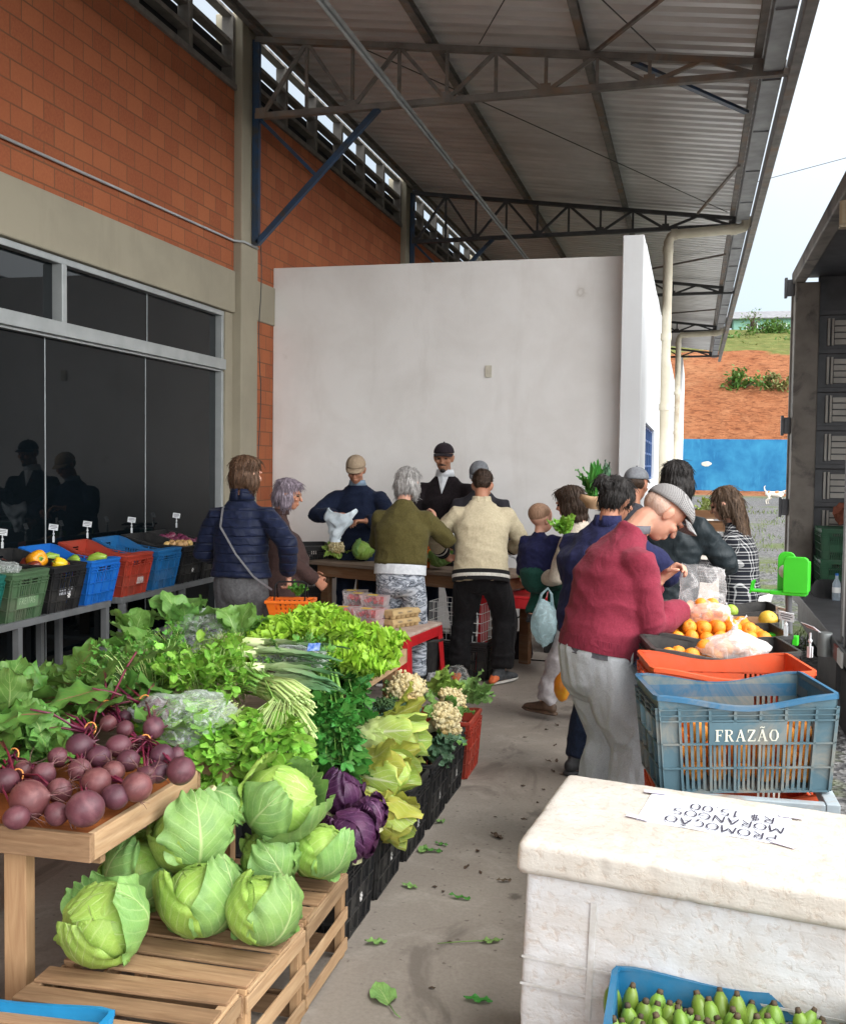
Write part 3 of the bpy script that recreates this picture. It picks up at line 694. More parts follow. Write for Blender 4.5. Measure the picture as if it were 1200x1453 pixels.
class Body:
    def __init__(s, H=1.7, hip=(0, 0, 0), lean=(5, 8, 6), tilt=0, head=(10, 0, 0), lh=None, rh=None, lf=(-.12, 0), rf=(.12, 0), girth=1., sw=1., lpole=(-.6, -.8, -.3), rpole=(.6, -.8, -.3), lfa=0, rfa=0, hcurl=.5, lpn=None, rpn=None, ldir=None, rdir=None, seat=False):
        k = s.k = H / 1.75; s.g = girth; s.head_a = head; s.sw = sw; s.hcurl = hcurl
        a1, a2, a3 = [R(x) for x in lean]; tl = R(tilt)
        s.pel = V3(0, 0, .95 * k) + np.array(hip, float)
        dr = lambda a: nrm(V3(math.sin(tl) * math.cos(a), math.sin(a), math.cos(a)))
        s.rt = nrm(V3(math.cos(tl), 0, -math.sin(tl)))
        s.waist = s.pel + dr(a1) * .13 * k; s.chest = s.pel + dr(a1) * .30 * k
        s.neck = s.chest + dr(a2) * .22 * k
        s.nk2 = s.neck + dr(a3) * .075 * k
        p, yw, rl = [R(x) for x in head]
        s.Hm = euler(0, 0, yw) @ euler(-p, 0, 0) @ euler(0, rl, 0)
        s.hc = s.nk2 + s.Hm @ V3(0, .03, .085) * k
        s.fwd = np.cross(V3(0, 0, 1), s.rt); s.d2 = dr(a2)
        s.sh = {}; s.el = {}; s.wr = {}; s.hd = {}; s.pn = {}
        for n, sg, tg, pole, dd, pn in (('l', -1, lh, lpole, ldir, lpn), ('r', 1, rh, rpole, rdir, rpn)):
            s.sh[n] = s.neck - dr(a2) * .118 * k + s.rt * sg * .172 * k * sw
            if tg is None: tg = s.sh[n] + V3(sg * .06, .06, -.54) * k
            s.el[n], s.wr[n] = ik(s.sh[n], np.array(tg, float), .295 * k, .255 * k, pole)
            s.hd[n] = nrm(s.wr[n] - s.el[n]) if dd is None else nrm(dd)
            s.pn[n] = V3(-sg, .2, -.3) if pn is None else np.array(pn, float)
        s.hp = {}; s.kn = {}; s.an = {}; s.fa = {'l': R(lfa), 'r': R(rfa)}
        for n, sg, f in (('l', -1, lf), ('r', 1, rf)):
            s.hp[n] = s.pel + V3(sg * .088 * k, 0, -.04 * k)
            f = V3(f[0], f[1], (f[2] if len(f) > 2 else 0) + .085 * k)
            fd = V3(-math.sin(s.fa[n]), math.cos(s.fa[n]), 0)
            s.kn[n], s.an[n] = ik(s.hp[n], f, .43 * k, .42 * k, fd + V3(0, 0, .1))
    # ---- one continuous body
    def body(s, parent, mat, voxel=.009, hands='lr', nose=True, low=False, hs=1., hcurl=None):
        g = G(); k = s.k; q = s.g
        rt = s.rt
        g.loft([(s.pel - V3(0, 0, .06 * k), .13 * k * q, .09 * k * q), (s.waist, .12 * k * q, .085 * k * q), (s.chest, .14 * k * q, .095 * k * q), (s.neck - s.d2 * .11 * k, .115 * k, .07 * k), (s.neck, .052 * k, .05 * k)], rt, 16)
        g.tube([s.neck - s.d2 * .03 * k, s.nk2, s.hc - s.Hm @ V3(0, .02, .05) * k], [.058 * k, .053 * k, .055 * k], 12)
        def hp(c, r, rot=None): g.ell(s.hc + s.Hm @ (V3(*c) * k), V3(*r) * k, s.Hm if rot is None else s.Hm @ rot, 20, 14)
        hp((0, -.012, .03), (.078, .098, .088)); hp((0, .022, -.035), (.062, .070, .082)); hp((0, .052, -.085), (.032, .034, .028))
        if nose:
            g.loft([(s.hc + s.Hm @ V3(0, .088, .012) * k, .010 * k, .010 * k), (s.hc + s.Hm @ V3(0, .112, -.028) * k, .015 * k, .013 * k)], s.Hm[:, 0], 8)
            hp((0, .090, .022), (.05, .014, .011)); hp((0, .088, -.058), (.026, .012, .009)); hp((0, .087, -.070), (.024, .012, .008))
            for sg in (-1, 1): hp((sg * .042, .070, -.022), (.022, .02, .02))
        for sg in (-1, 1):
            hp((sg * .079, -.004, -.012), (.010, .021, .034), euler(0, sg * .25, 0)); hp((sg * .084, -.012, .0), (.008, .012, .02))
        for n, sg in (('l', -1), ('r', 1)):
            g.tube([s.sh[n] - rt * sg * .05 * k - s.d2 * .03 * k, s.sh[n] - s.d2 * .015 * k, (s.sh[n] + s.el[n]) / 2, s.el[n], s.el[n] * .6 + s.wr[n] * .4, s.wr[n]], np.array([.042, .044, .042, .038, .038, .027]) * k, 10)
            if n in hands: hand(g, s.wr[n] + s.hd[n] * .012, s.hd[n], s.pn[n], sg, k * 1.0 * hs, s.hcurl if hcurl is None else hcurl)
            else: g.ell(s.wr[n] + s.hd[n] * .05 * k, (.03 * k,) * 3)
            if not low:
                g.tube([s.hp[n] + V3(0, 0, .04 * k), s.hp[n], s.hp[n] * .5 + s.kn[n] * .5, s.kn[n], s.kn[n] * .65 + s.an[n] * .35, s.an[n]], np.array([.08, .085, .07, .052, .052, .036]) * k * min(1.0, q), 10)
                fd = V3(-math.sin(s.fa[n]), math.cos(s.fa[n]), 0)
                g.loft([(s.an[n] - fd * .05 * k - V3(0, 0, .05 * k), .03 * k, .026 * k), (s.an[n] + fd * .12 * k - V3(0, 0, .055 * k), .035 * k, .02 * k)], np.cross(fd, V3(0, 0, 1)), 10)
        return bake(g, 'body', mat, parent, voxel, 3)
    def eyes(s, parent):
        for sg in (-1, 1):
            g = G(); g.ell(s.hc + s.Hm @ (V3(sg * .031, .083, .004) * s.k), (.013 * s.k, .008 * s.k, .007 * s.k), s.Hm); g.build('eye', EYE, parent, smooth=True)
    # ---- clothing
    def top(s, name, parent, mat, voxel=.012, hem=-.10, pad=.022, slv=1., hemr=1., fold=.006, sleeve=1.0, belly=0., collar=True, seed=0., hemtilt=0., fscale=1., armr=1.):
        g = G(); k = s.k; q = s.g; rt = s.rt; pd = pad
        up = nrm(s.waist - s.pel); h0 = s.pel + up * hem * k
        hx = (.158 * k * q + pd) * hemr; hy = (.118 * k * q + pd) * hemr
        st = [(h0, hx, hy), (s.pel + up * .04 * k + s.fwd * belly * .3, .155 * k * q + pd, .115 * k * q + pd + belly * .3), (s.waist + s.fwd * belly * .5, .148 * k * q + pd, .108 * k * q + pd + belly * .5), (s.chest + s.fwd * belly * .2, .165 * k * q * s.sw + pd * .8, .115 * k * q + pd * .8), (s.neck - s.d2 * .15 * k, .158 * k * s.sw + pd * .5, .098 * k + pd * .6), (s.neck - s.d2 * .085 * k, .140 * k * s.sw, .080 * k + pd * .3), (s.neck - s.d2 * .03 * k, .095 * k * s.sw, .066 * k), (s.neck + s.d2 * .012 * k, .064 * k, .062 * k)]
        g.loft(st, rt, 24, flat0=True, flat1=True)
        for n, sg in (('l', -1), ('r', 1)):
            sh, el, wr = s.sh[n], s.el[n], s.wr[n]
            e = wr if sleeve >= .99 else el + (wr - el) * max(0, sleeve)
            r = np.array([.058, .066, .060, .056, .052, .042]) * k * armr + pd * .35
            g.tube([sh - rt * sg * .07 * k - s.d2 * .02, sh - s.d2 * .012 * k, sh * .5 + el * .5, el, el * .5 + e * .5, e], r, 14)
        kf = 9.0 * fscale
        def disp(p):
            a = noise.noise(Vector((p[0] * kf + seed, p[1] * kf, p[2] * kf * .55)))
            b = noise.noise(Vector((p[0] * kf * 1.1 + p[2] * kf * .9, p[1] * kf * .6 + seed, p[2] * kf * 1.9)))
            c = 1 - abs(noise.noise(Vector((p[0] * 4.5 * fscale + p[2] * 3 + seed * 2, p[1] * 4.5, p[2] * 6.5 * fscale)))) * 3.2
            e = 1 - abs(noise.noise(Vector((p[0] * 8 * fscale + p[2] * 9 + seed, p[1] * 9, p[2] * 12 - p[0] * 6)))) * 3.
            return fold * (.5 * a + .5 * b + .8 * max(0, c) + .6 * max(0, e))
        o = bake(g, name, mat, parent, voxel, 12 if voxel > .009 else 18, disp)
        s.h0, s.hx, s.hy, s.up = h0, hx, hy, up
        return o
    def band(s, name, parent, mat, z0, z1, ex=.006):
        g = G(); g.loft([(s.h0 + s.up * z0, s.hx + ex, s.hy + ex), (s.h0 + s.up * z1, s.hx + ex, s.hy + ex)], s.rt, 40, flat0=True, flat1=True, caps=True)
        return g.build(name, mat, parent, smooth=False, autos=50)
    def cuff(s, name, parent, mat, n, t0, t1, r):
        a, b = s.el[n], s.wr[n]; g = G(); g.tube([a + (b - a) * t0, a + (b - a) * t1], r * s.k, 18); return g.build(name, mat, parent, autos=50)
    def collar(s, parent, mat, r=.066, h=.05, name='collar', open_=.6):
        k = s.k; m, nn = 3, 26; P = np.zeros((m, nn, 3))
        for i in range(m):
            for j in range(nn):
                a = -PI * .5 + R(25 * open_) + (2 * PI - R(50 * open_)) * j / (nn - 1) + PI
                rr_ = r * k * (1 + .10 * (2 - i) * .8); dz = h * k * i / (m - 1) - .012 * k
                P[i, j] = s.neck + s.rt * math.cos(a) * rr_ + s.fwd * (-math.sin(a)) * rr_ * .98 + s.d2 * dz
        g = G(); g.grid(P); return g.build(name, mat, parent, smooth=True, solid=.008)
    def pants(s, parent, mat, voxel=.012, top=.06, wide=1., cuffz=0., fold=.006, seed=1., name='trousers', seatp=1.0):
        g = G(); k = s.k; q = s.g; rt = s.rt
        g.loft([(s.pel + V3(0, 0, top * k), .145 * k * q, .108 * k * q), (s.pel - V3(0, .008, .03 * k), .165 * k * q, .125 * k * q * seatp), (s.pel - V3(0, .01 * k, .11 * k), .155 * k * q, .115 * k * q * seatp)], rt, 20, flat0=True)
        for n in 'lr':
            a, b, c = s.hp[n], s.kn[n], s.an[n]; e = c + (b - c) * (cuffz + .02)
            g.tube([a + V3(0, 0, .02 * k), a - V3(0, 0, .05 * k), a * .5 + b * .5, b, b * .5 + e * .5, e], np.array([.095, .098, .088 * wide, .072 * wide, .066 * wide, .062 * wide]) * k * (1 if q < 1 else q ** .6), 14)
        def disp(p):
            lowf = max(0, min(1, (1.0 - p[2] / (.9 * k))))
            a = noise.noise(Vector((p[0] * 10 + seed, p[1] * 10, p[2] * 5)))
            c = 1 - abs(noise.noise(Vector((p[0] * 6 + seed, p[1] * 6, p[2] * (8 + 8 * lowf))))) * 3.
            dr = 1 - abs(noise.noise(Vector((p[0] * 15 + seed, p[1] * 15, p[2] * 2.6 + seed)))) * 2.6
            return fold * (a * .6 + max(0, c) * (.4 + 1.1 * lowf) + max(0, dr) * .75)
        return bake(g, name, mat, parent, voxel, 5, disp)
    def shoes(s, parent, mat, sole=SOLE, accent=None, size=1.):
        k = s.k * size
        for n in 'lr':
            fd = V3(-math.sin(s.fa[n]), math.cos(s.fa[n]), 0); sd = np.cross(fd, V3(0, 0, 1)); b = s.an[n] - V3(0, 0, .085 * s.k)
            g = G(); U = V3(0, 0, 1)
            g.loft([(b - fd * .075 * k + U * .055 * k, .034 * k, .042 * k), (b + fd * .0 * k + U * .06 * k, .042 * k, .045 * k), (b + fd * .09 * k + U * .045 * k, .047 * k, .03 * k), (b + fd * .16 * k + U * .036 * k, .043 * k, .022 * k)], sd, 14)
            g.tube([b + U * .05 * k - fd * .02 * k, b + U * .115 * k - fd * .025 * k], [.048 * k, .043 * k], 12)
            o = bake(g, 'shoe', mat, parent, .008, 3)
            g = G(); g.loft([(b - fd * .10 * k + U * .014, .03 * k, .013), (b - fd * .06 * k + U * .014, .043 * k, .013), (b + fd * .07 * k + U * .014, .052 * k, .013), (b + fd * .15 * k + U * .015, .045 * k, .013), (b + fd * .19 * k + U * .017, .02 * k, .011)], sd, 14); g.build('sole', sole, o, autos=50)
            if accent:
                g = G(); g.loft([(b - fd * .117 * k + U * .03 * k, .03 * k, .02 * k), (b - fd * .085 * k + U * .05 * k, .040 * k, .03 * k)], sd, 12); g.build('heel_patch', accent, o, smooth=True)
    def hp_(s, c): return s.hc + s.Hm @ (V3(*c) * s.k)
    def hair(s, parent, mat, style='short', voxel=.007, length=.3, seed=0., amp=.006):
        g = G(); k = s.k
        def e(c, r, rot=None): g.ell(s.hp_(c), V3(*r) * k, s.Hm if rot is None else s.Hm @ rot, 22, 14)
        if style == 'short': e((0, -.028, .052), (.084, .096, .078)); e((0, -.062, -.0), (.072, .056, .07)); e((0, .035, .085), (.06, .05, .03))
        if style == 'fuzz': e((0, -.024, .045), (.0815, .0955, .0825))
        if style == 'rim': e((0, -.030, .005), (.0790, .0815, .062))
        if style in ('bob', 'mid'):
            e((0, -.022, .05), (.09, .105, .085)); e((0, -.055, -.02), (.09, .075, .10))
            for sg in (-1, 1): e((sg * .07, -.005, -.03), (.028, .062, .085), euler(0, sg * -.12, 0))
            e((0, .05, .085), (.062, .045, .033))
            if style == 'mid': e((0, -.05, -.10), (.085, .06, .07))
        if style in ('long', 'bun', 'hood'):
            e((0, -.022, .05), (.088, .104, .083)); e((0, -.055, -.01), (.08, .068, .085))
        if style == 'bun':
            g.ell(s.hp_((-.02, -.135, .045)), V3(.052, .048, .05) * k, s.Hm, 16, 12, wob=.3)
            for sg in (-1, 1): e((sg * .06, .0, .02), (.03, .06, .06))
        if style == 'long':
            for sg in (-1, 1): e((sg * .066, .0, -.03), (.026, .055, .08))
            st = []
            for t in np.linspace(0, 1, 7):
                st.append((s.hp_((0, -.075, 0)) + V3(0, 0, -1) * t * length - s.fwd * (.085 * math.sin(t * 1.6)), (.085 - .02 * t + .02 * math.sin(t * 3)) * k, (.058 - .02 * t) * k))
            g.loft(st, s.rt, 20)
        if style == 'hood':
            for sg in (-1, 1): e((sg * .06, .0, -.03), (.035, .07, .09))
            e((0, -.06, -.08), (.085, .055, .07))
        Hi = s.Hm.T; hc = s.hc
        def disp(p):
            q = Hi @ (p - hc); th = math.atan2(q[0], q[1] + .02) * 2.2
            return amp * 1.3 * (noise.noise(Vector((th * 4 + seed, q[2] * 4, q[1] * 5))) + .8 * noise.noise(Vector((th * 10 + seed, q[2] * 7, q[1] * 10))))
        o = bake(g, 'hair', mat, parent, voxel, 3, disp)
        if style in ('fuzz', 'rim'): return o
        r_ = np.random.default_rng(int(seed * 10) + 3); me = o.data; g = G(); n = len(me.vertices)
        for i in r_.integers(0, n, 800):
            v = me.vertices[int(i)]; p = np.array(v.co); nn = np.array(v.normal); dn = V3(0, 0, -1) + r_.normal(0, .09, 3)
            if style == 'short': dn = s.Hm @ V3(0, -.8, -.5) + r_.normal(0, .15, 3)
            dn = nrm(dn - nn * (dn @ nn)); L = r_.uniform(.03, .075) * (1.5 if style == 'long' else .5 if style == 'short' else 1)
            pts = [p - nn * .003, p + dn * L * .4 + nn * .001, p + dn * L * .8 - nn * .001, p + dn * L + nn * r_.uniform(-.006, .001)]
            g.tube(pts, [.0014, .0017, .0013, .0005], 3)
        g.build('strands', mat, o, smooth=True)
        return o
    def cap(s, parent, mat, brim=.075, bmat=None, button=True, tilt=8, flat=False, name='cap'):
        k = s.k; T = s.Hm @ euler(R(-tilt), 0, 0); c0 = s.hp_((0, -.012, .045))
        nu, nv = 36, 10; P = np.zeros((nv + 1, nu + 1, 3))
        for i in range(nv + 1):
            f = i / nv * PI / 2
            for j in range(nu + 1):
                a = j / nu * 2 * PI; rx, ry, rz = .087, .104, .088
                seam = 1 - .018 * max(0, 1 - abs(((a / (PI / 3) + .5) % 1) - .5) * 14) if not flat else 1
                x, y, z = rx * math.cos(a) * math.cos(f) ** .9, ry * math.sin(a) * math.cos(f) ** .9, rz * math.sin(f)
                if flat: y += .026 * math.cos(f) * max(0, math.sin(a)) + .0; z = z * .98 - .010 * max(0, math.sin(a)) * (1 - i / nv); x *= 1.06; y *= 1.05
                P[i, j] = c0 + T @ (V3(x * seam, y * seam, z * seam - .008) * k)
        g = G(); g.grid(P[:, ::-1]); o = g.build(name, mat, parent, smooth=True, solid=.004)
        g = G(); m, n = 6, 21; P = np.zeros((m, n, 3)); bl = brim
        for i in range(m):
            v = i / (m - 1)
            for j in range(n):
                a = PI / 2 + (j / (n - 1) - .5) * PI * (.86 if not flat else .8); ca, sa = math.cos(a), math.sin(a)
                x, y = .088 * ca, .102 * sa; yo = (.012 + .03) if flat else 0
                x2, y2 = .078 * ca, .102 * max(0, sa) ** .6 + bl * max(0, sa) ** .8
                xx, yy = x * (1 - v) + x2 * v, y * (1 - v) + y2 * v + yo * (1 if flat else 0) * .8
                P[i, j] = c0 + T @ (V3(xx, yy, -.010 - (.45 if not flat else .75) * (xx ** 2) / .09 * (.3 + .7 * v) * .35 - .018 * v - (.012 if flat else 0)) * k)
        g.grid(P); g.build('brim', bmat or mat, o, smooth=True, solid=.004)
        if button and not flat:
            g = G(); g.ell(c0 + T @ (V3(0, 0, .083) * k), .008 * k); g.build('button', bmat or mat, o, smooth=True)
        return o

def loc_(loc, rz, w):
    d = np.array(w, float) - np.array((loc[0], loc[1], loc[2] if len(loc) > 2 else 0)); a = R(-rz)
    return V3(d[0] * math.cos(a) - d[1] * math.sin(a), d[0] * math.sin(a) + d[1] * math.cos(a), d[2])
def person(label, loc, rz):
    return thing('person', label, 'person', (loc[0], loc[1], loc[2] if len(loc) > 2 else 0), R(rz))
# rz: 0 = facing +Y (away from the camera), 90 = facing left (-X), -90 = facing right, 180 = facing the camera

NAVY = cloth('navy_quilt', (.010, .015, .042), (.006, .010, .026), 30, .3, .55, quilt=17.)
GREYJ = cloth('grey_denim', (.115, .115, .118), (.075, .075, .08), 50, .25)
BROWNK = cloth('brown_knit', (.062, .034, .030), (.040, .022, .020), 80, .5)
NAVYK = cloth('navy_knit', (.010, .016, .040), (.007, .011, .026), 90, .5)
OLIVE = cloth('olive_knit', (.092, .076, .024), (.062, .052, .016), 90, .5)
BLACKC = cloth('black_cloth', (.013, .012, .013), (.007, .007, .008), 60, .3)
BLACKV = cloth('black_cardigan', (.017, .012, .014), (.009, .007, .008), 70, .4)
CREAM = cloth('cream_wool', (.56, .485, .335), (.47, .40, .27), 70, .5)
NAVYJ = cloth('navy_jacket_cloth', (.015, .017, .060), (.010, .011, .040), 50, .25)
WINE = cloth('burgundy_jersey', (.205, .024, .044), (.155, .017, .033), 140, .35)
SWEATG = cloth('grey_marl', (.46, .48, .50), (.33, .35, .375), 190, .25, stretch=(1, 1, 3))
DKGREEN = cloth('dark_rain_jacket', (.022, .029, .033), (.013, .018, .021), 25, .3, .42, sheen=0)
JEANS = cloth('dark_jeans', (.014, .022, .045), (.009, .013, .027), 80, .3)
PALEP = cloth('pale_lilac_grey_cloth', (.40, .37, .38), (.31, .29, .30), 60, .3)
WHITESH = cloth('white_shirt', (.66, .68, .70), (.55, .57, .6), 40, .2)
GREENP = cloth('dark_green_fleece', (.014, .062, .045), (.009, .042, .032), 70, .4)
BEIGEK = cloth('beige_knit', (.52, .46, .38), (.42, .37, .30), 70, .5)
GREYCAP = cloth('grey_cap_cloth', (.20, .21, .225), (.14, .145, .16), 50, .25)
TANCAP = cloth('tan_cap_cloth', (.36, .275, .19), (.29, .215, .145), 50, .25)
DKCAP = cloth('dark_cap_cloth', (.022, .015, .020), (.014, .010, .013), 50, .25)
LENSG = M('spectacle_frame', (.35, .28, .2), None, 5, .3, metal=.8)
def camo_mat():
    m, nt = newmat('grey_camouflage'); k = N(nt)
    f = k.noise(k.coord('Object', (5.5, 5.5, 16), (0, .5, 0)), 1.4, 2, .5, 1.6)
    c = k.ramp(f, [(0, (.56, .60, .66)), (.42, (.28, .31, .36)), (.52, (.09, .105, .13)), (.58, (.52, .56, .62))], 'CONSTANT')
    k.out(k.pbr(c, .9, 0, .2)); return m
def plaid_mat():
    m, nt = newmat('dark_plaid'); k = N(nt)
    sp = k.n('ShaderNodeSeparateXYZ', i_0=k.coord('Object', (1, 1, 1), (0, 0, R(12))))
    hx = k.math('ADD', sp.outputs[0], k.math('MULTIPLY', sp.outputs[1], .9))
    def stripes(v, per, wd): return k.math('LESS_THAN', k.math('FRACT', k.math('DIVIDE', v, per)), wd)
    a = k.math('MAXIMUM', stripes(hx, .052, .13), stripes(k.math('ADD', hx, .018), .052, .09)); b = k.math('MAXIMUM', stripes(sp.outputs[2], .052, .13), stripes(k.math('ADD', sp.outputs[2], .018), .052, .09))
    f = k.math('MULTIPLY', k.math('ADD', a, b), .5)
    k.out(k.pbr(k.mix(f, (.010, .011, .016), (.46, .46, .46)), .9, 0, .2)); return m
def hound_mat():
    m, nt = newmat('herringbone_wool'); k = N(nt)
    sp = k.n('ShaderNodeSeparateXYZ', i_0=k.coord('Object'))
    v = k.math('FRACT', k.math('MULTIPLY', k.math('ADD', k.math('ADD', sp.outputs[0], sp.outputs[1]), k.math('MULTIPLY', sp.outputs[2], .6)), 120.))
    v2 = k.math('FRACT', k.math('MULTIPLY', k.math('SUBTRACT', sp.outputs[0], k.math('MULTIPLY', sp.outputs[2], 1.1)), 95.))
    f = k.math('MULTIPLY', k.math('GREATER_THAN', v, .45), k.math('GREATER_THAN', v2, .25))
    k.out(k.pbr(k.mix(f, (.26, .25, .245), (.115, .11, .11)), .95, 0, .1, k.bump(f, .3, .002))); return m

# 14 burgundy sweater, flat cap, bagging tangerines: the nearest figure ------------------------------------------------
p = person('old man in a burgundy sweater, grey sweatpants and a patterned flat cap bagging fruit', (-.335, 4.62), -60)
b = Body(1.74, hip=(0, -.05, -.01), lean=(10, 30, 46), head=(52, -4, 0), lh=loc_((-.335, 4.62), -60, atd(937, 822, 4.72)), rh=loc_((-.335, 4.62), -60, atd(970, 863, 4.62)), lf=(-.12, -.02), rf=(.13, .02), girth=1.09, sw=1.05, lpole=(-.5, -.1, -1.), rpole=(.3, -.5, -.9), hcurl=.95, rdir=(.1, .95, .0), rpn=(-.5, .0, -.8), ldir=(.35, .7, .65), lpn=(.6, .2, -.6))
b.body(p, SKINP, .0058); b.eyes(p)
b.hair(p, H_STUB, 'rim', .006, amp=.002)
b.top('sweater', p, WINE, .008, hem=-.03, pad=.03, fold=.007, belly=.05, sleeve=.93, seed=3.1, hemr=.99, fscale=.8)
b.band('hem_rib', p, cloth('burgundy_rib', (.20, .022, .042), (.12, .013, .026), 60, .9, stretch=(3, 3, .15)), .0, .055, .002)
b.band('shirt_hem', p, cloth('dark_grey_shirt', (.10, .10, .115), (.07, .07, .08), 50), -.022, -.001, -.004)
b.collar(p, cloth('grey_collar', (.13, .125, .14), (.09, .09, .10), 80), .062, .04)
b.pants(p, SWEATG, .009, top=.05, wide=1.38, fold=.012, seed=4.4, seatp=1.12)
b.shoes(p, SHOE_D)
b.cap(p, hound_mat(), .050, flat=True, tilt=-16, name='flat_cap')
g = G(); pk = b.pel + V3(.13, .10, -.02)
g.tube([b.pel + V3(.165, .085, .02), b.pel + V3(.178, .075, -.06), b.pel + V3(.182, .03, -.11), b.pel + V3(.178, -.03, -.125)], .006, 8); g.build('pocket_seam', cloth('pocket_welt', (.30, .32, .34), None, 90), p, smooth=True)
P14 = b; P14o = p

# 7 cream sweater back view -------------------------------------------------------------------------------------------
p = person('man in a cream sweater with striped hem and black trousers', (-1.58, 8.1), 12)
b = Body(1.73, hip=(0, -.06, -.01), lean=(14, 26, 34), head=(34, -6, 0), lh=(-.30, .30, .98), rh=(.22, .38, 1.0), lf=(-.17, .02), rf=(.17, -.08), lfa=-6, rfa=-38, girth=1.12, sw=1.08, lpole=(-.85, -.3, -.5), rpole=(.85, -.4, -.4))
b.body(p, SKIN, .009, hands='l'); b.hair(p, H_DARK, 'short', seed=5., amp=.004)
b.top('sweater', p, CREAM, .012, hem=-.14, pad=.032, fold=.008, sleeve=.85, seed=7.7, hemr=1.04)
SB = cloth('black_stripe', (.015, .015, .016)); SW = cloth('white_stripe', (.66, .63, .57))
b.band('black_stripe', p, SB, .045, .075, .009); b.band('white_stripe', p, SW, .02, .044, .009); b.band('hem_edge', p, SB, -.006, .019, .007)
b.cuff('sleeve_stripe', p, SB, 'l', .55, .63, .066); b.cuff('sleeve_stripe', p, SW, 'l', .635, .72, .066); b.cuff('sleeve_cuff', p, SB, 'l', .86, 1.0, .060)
b.cuff('sleeve_stripe', p, SB, 'r', .55, .63, .066)
b.collar(p, CREAM, .068, .05)
b.pants(p, BLACKC, .012, wide=1.22, cuffz=.06, fold=.010, seed=2.)
b.shoes(p, cloth('grey_trainer', (.075, .08, .085), (.05, .055, .06), 60), SOLE, ORANGE_S, 1.05)

# 1 navy quilted jacket -----------------------------------------------------------------------------------------------
p = person('woman in a navy quilted jacket and grey trousers holding an orange basket, seen from behind', (-2.94, 6.61), 6)
b = Body(1.73, lean=(2, 2, 6), head=(4, -38, 0), lh=(-.24, .28, 1.02), rh=(.315, .05, .955), lf=(-.13, 0), rf=(.12, .02), girth=1.0, sw=1.0, lpole=(-.35, -.9, -.2), rpole=(.6, -.7, 0), rdir=(.05, .15, -1), rpn=(-1, 0, 0), hcurl=.85)
b.body(p, SKINP, .0075, hands='r'); b.hair(p, H_BROWN, 'bob', seed=1.)
jk = b.top('quilted_jacket', p, NAVY, .011, hem=-.02, pad=.036, fold=.007, seed=11., hemr=1.10, fscale=1.3)
b.collar(p, NAVY, .074, .075, open_=.2)
b.pants(p, GREYJ, .012, wide=1.0, seed=9.)
b.shoes(p, SHOE_D)
g = G()
sp_ = [b.sh['l'] + V3(.075, .06, .075), b.sh['l'] + V3(.06, -.07, .05), b.chest + V3(-.09, -.172, .03), b.waist + V3(.02, -.178, .02), b.pel + V3(.135, -.155, -.0), b.pel + V3(.225, -.03, -.10)]
for a, c in zip(sp_[:-1], sp_[1:]): g.bar(a, c, .012, .006, (0, -1, .2))
g.build('bag_strap', M('strap_grey', (.16, .16, .17), None, 30, .6), p)
P1 = b; P1o = p

# 2 lilac grey hair, brown sweater ------------------------------------------------------------------------------------
p = person('short woman with lilac grey hair, glasses and brown cardigan in profile', (-2.92, 7.20), -62)
b = Body(1.58, lean=(-2, 8, 20), head=(10, -14, 0), lh=(-.08, .26, .86), rh=(.09, .27, .84), lf=(-.1, 0), rf=(.1, .0), girth=1.2, sw=1.0, lpole=(-.6, -.7, -.3), rpole=(.6, -.7, -.3))
b.body(p, SKIN, .0065, hs=1.05); b.eyes(p); b.hair(p, H_PURP, 'bob', seed=2.)
b.top('cardigan', p, BROWNK, .011, hem=-.16, pad=.03, belly=.10, fold=.006, seed=13., hemr=1.03)
b.collar(p, BROWNK, .068, .05, open_=1.)
b.pants(p, BLACKC, .014, seed=3.); b.shoes(p, SHOE_D)
g = G()
for sg in (-1, 1):
    c = b.hp_((sg * .033, .098, .004)); pts = [c + b.Hm @ V3(math.cos(a) * .024, 0, math.sin(a) * .019) for a in np.linspace(0, 2 * PI, 15)]; g.tube(pts, .0018, 6)
    g.tube([c + b.Hm @ V3(sg * .024, 0, .006), b.hp_((sg * .082, .0, .012))], .0018, 6)
g.tube([b.hp_((-.010, .10, .008)), b.hp_((.010, .10, .008))], .0018, 6); g.build('glasses', LENSG, p, smooth=True)

# 3 beige cap vendor --------------------------------------------------------------------------------------------------
p = person('vendor in a tan cap and navy sweater opening a white plastic bag behind the table', (-2.98, 9.35), 186)
b = Body(1.80, lean=(4, 16, 24), head=(26, 4, 0), lh=(-.13, .36, 1.18), rh=(.13, .37, 1.23), girth=1.12, sw=1.12, lpole=(-.95, -.1, -.35), rpole=(.95, -.1, -.35), ldir=(.75, .6, .0), rdir=(-.75, .6, .1), lpn=(0, .2, -1), rpn=(0, .2, -1))
b.body(p, SKIN, .0065); b.eyes(p); b.hair(p, H_DARK, 'rim', amp=.002)
b.top('sweater', p, NAVYK, .012, hem=-.06, pad=.03, fold=.009, seed=17., sleeve=.92)
b.collar(p, cloth('blue_collar', (.25, .33, .42)), .066, .05, open_=1.); b.pants(p, JEANS, .014); b.shoes(p, SHOE_D)
b.cap(p, TANCAP, .06, tilt=-6)
P3 = b; P3o = p

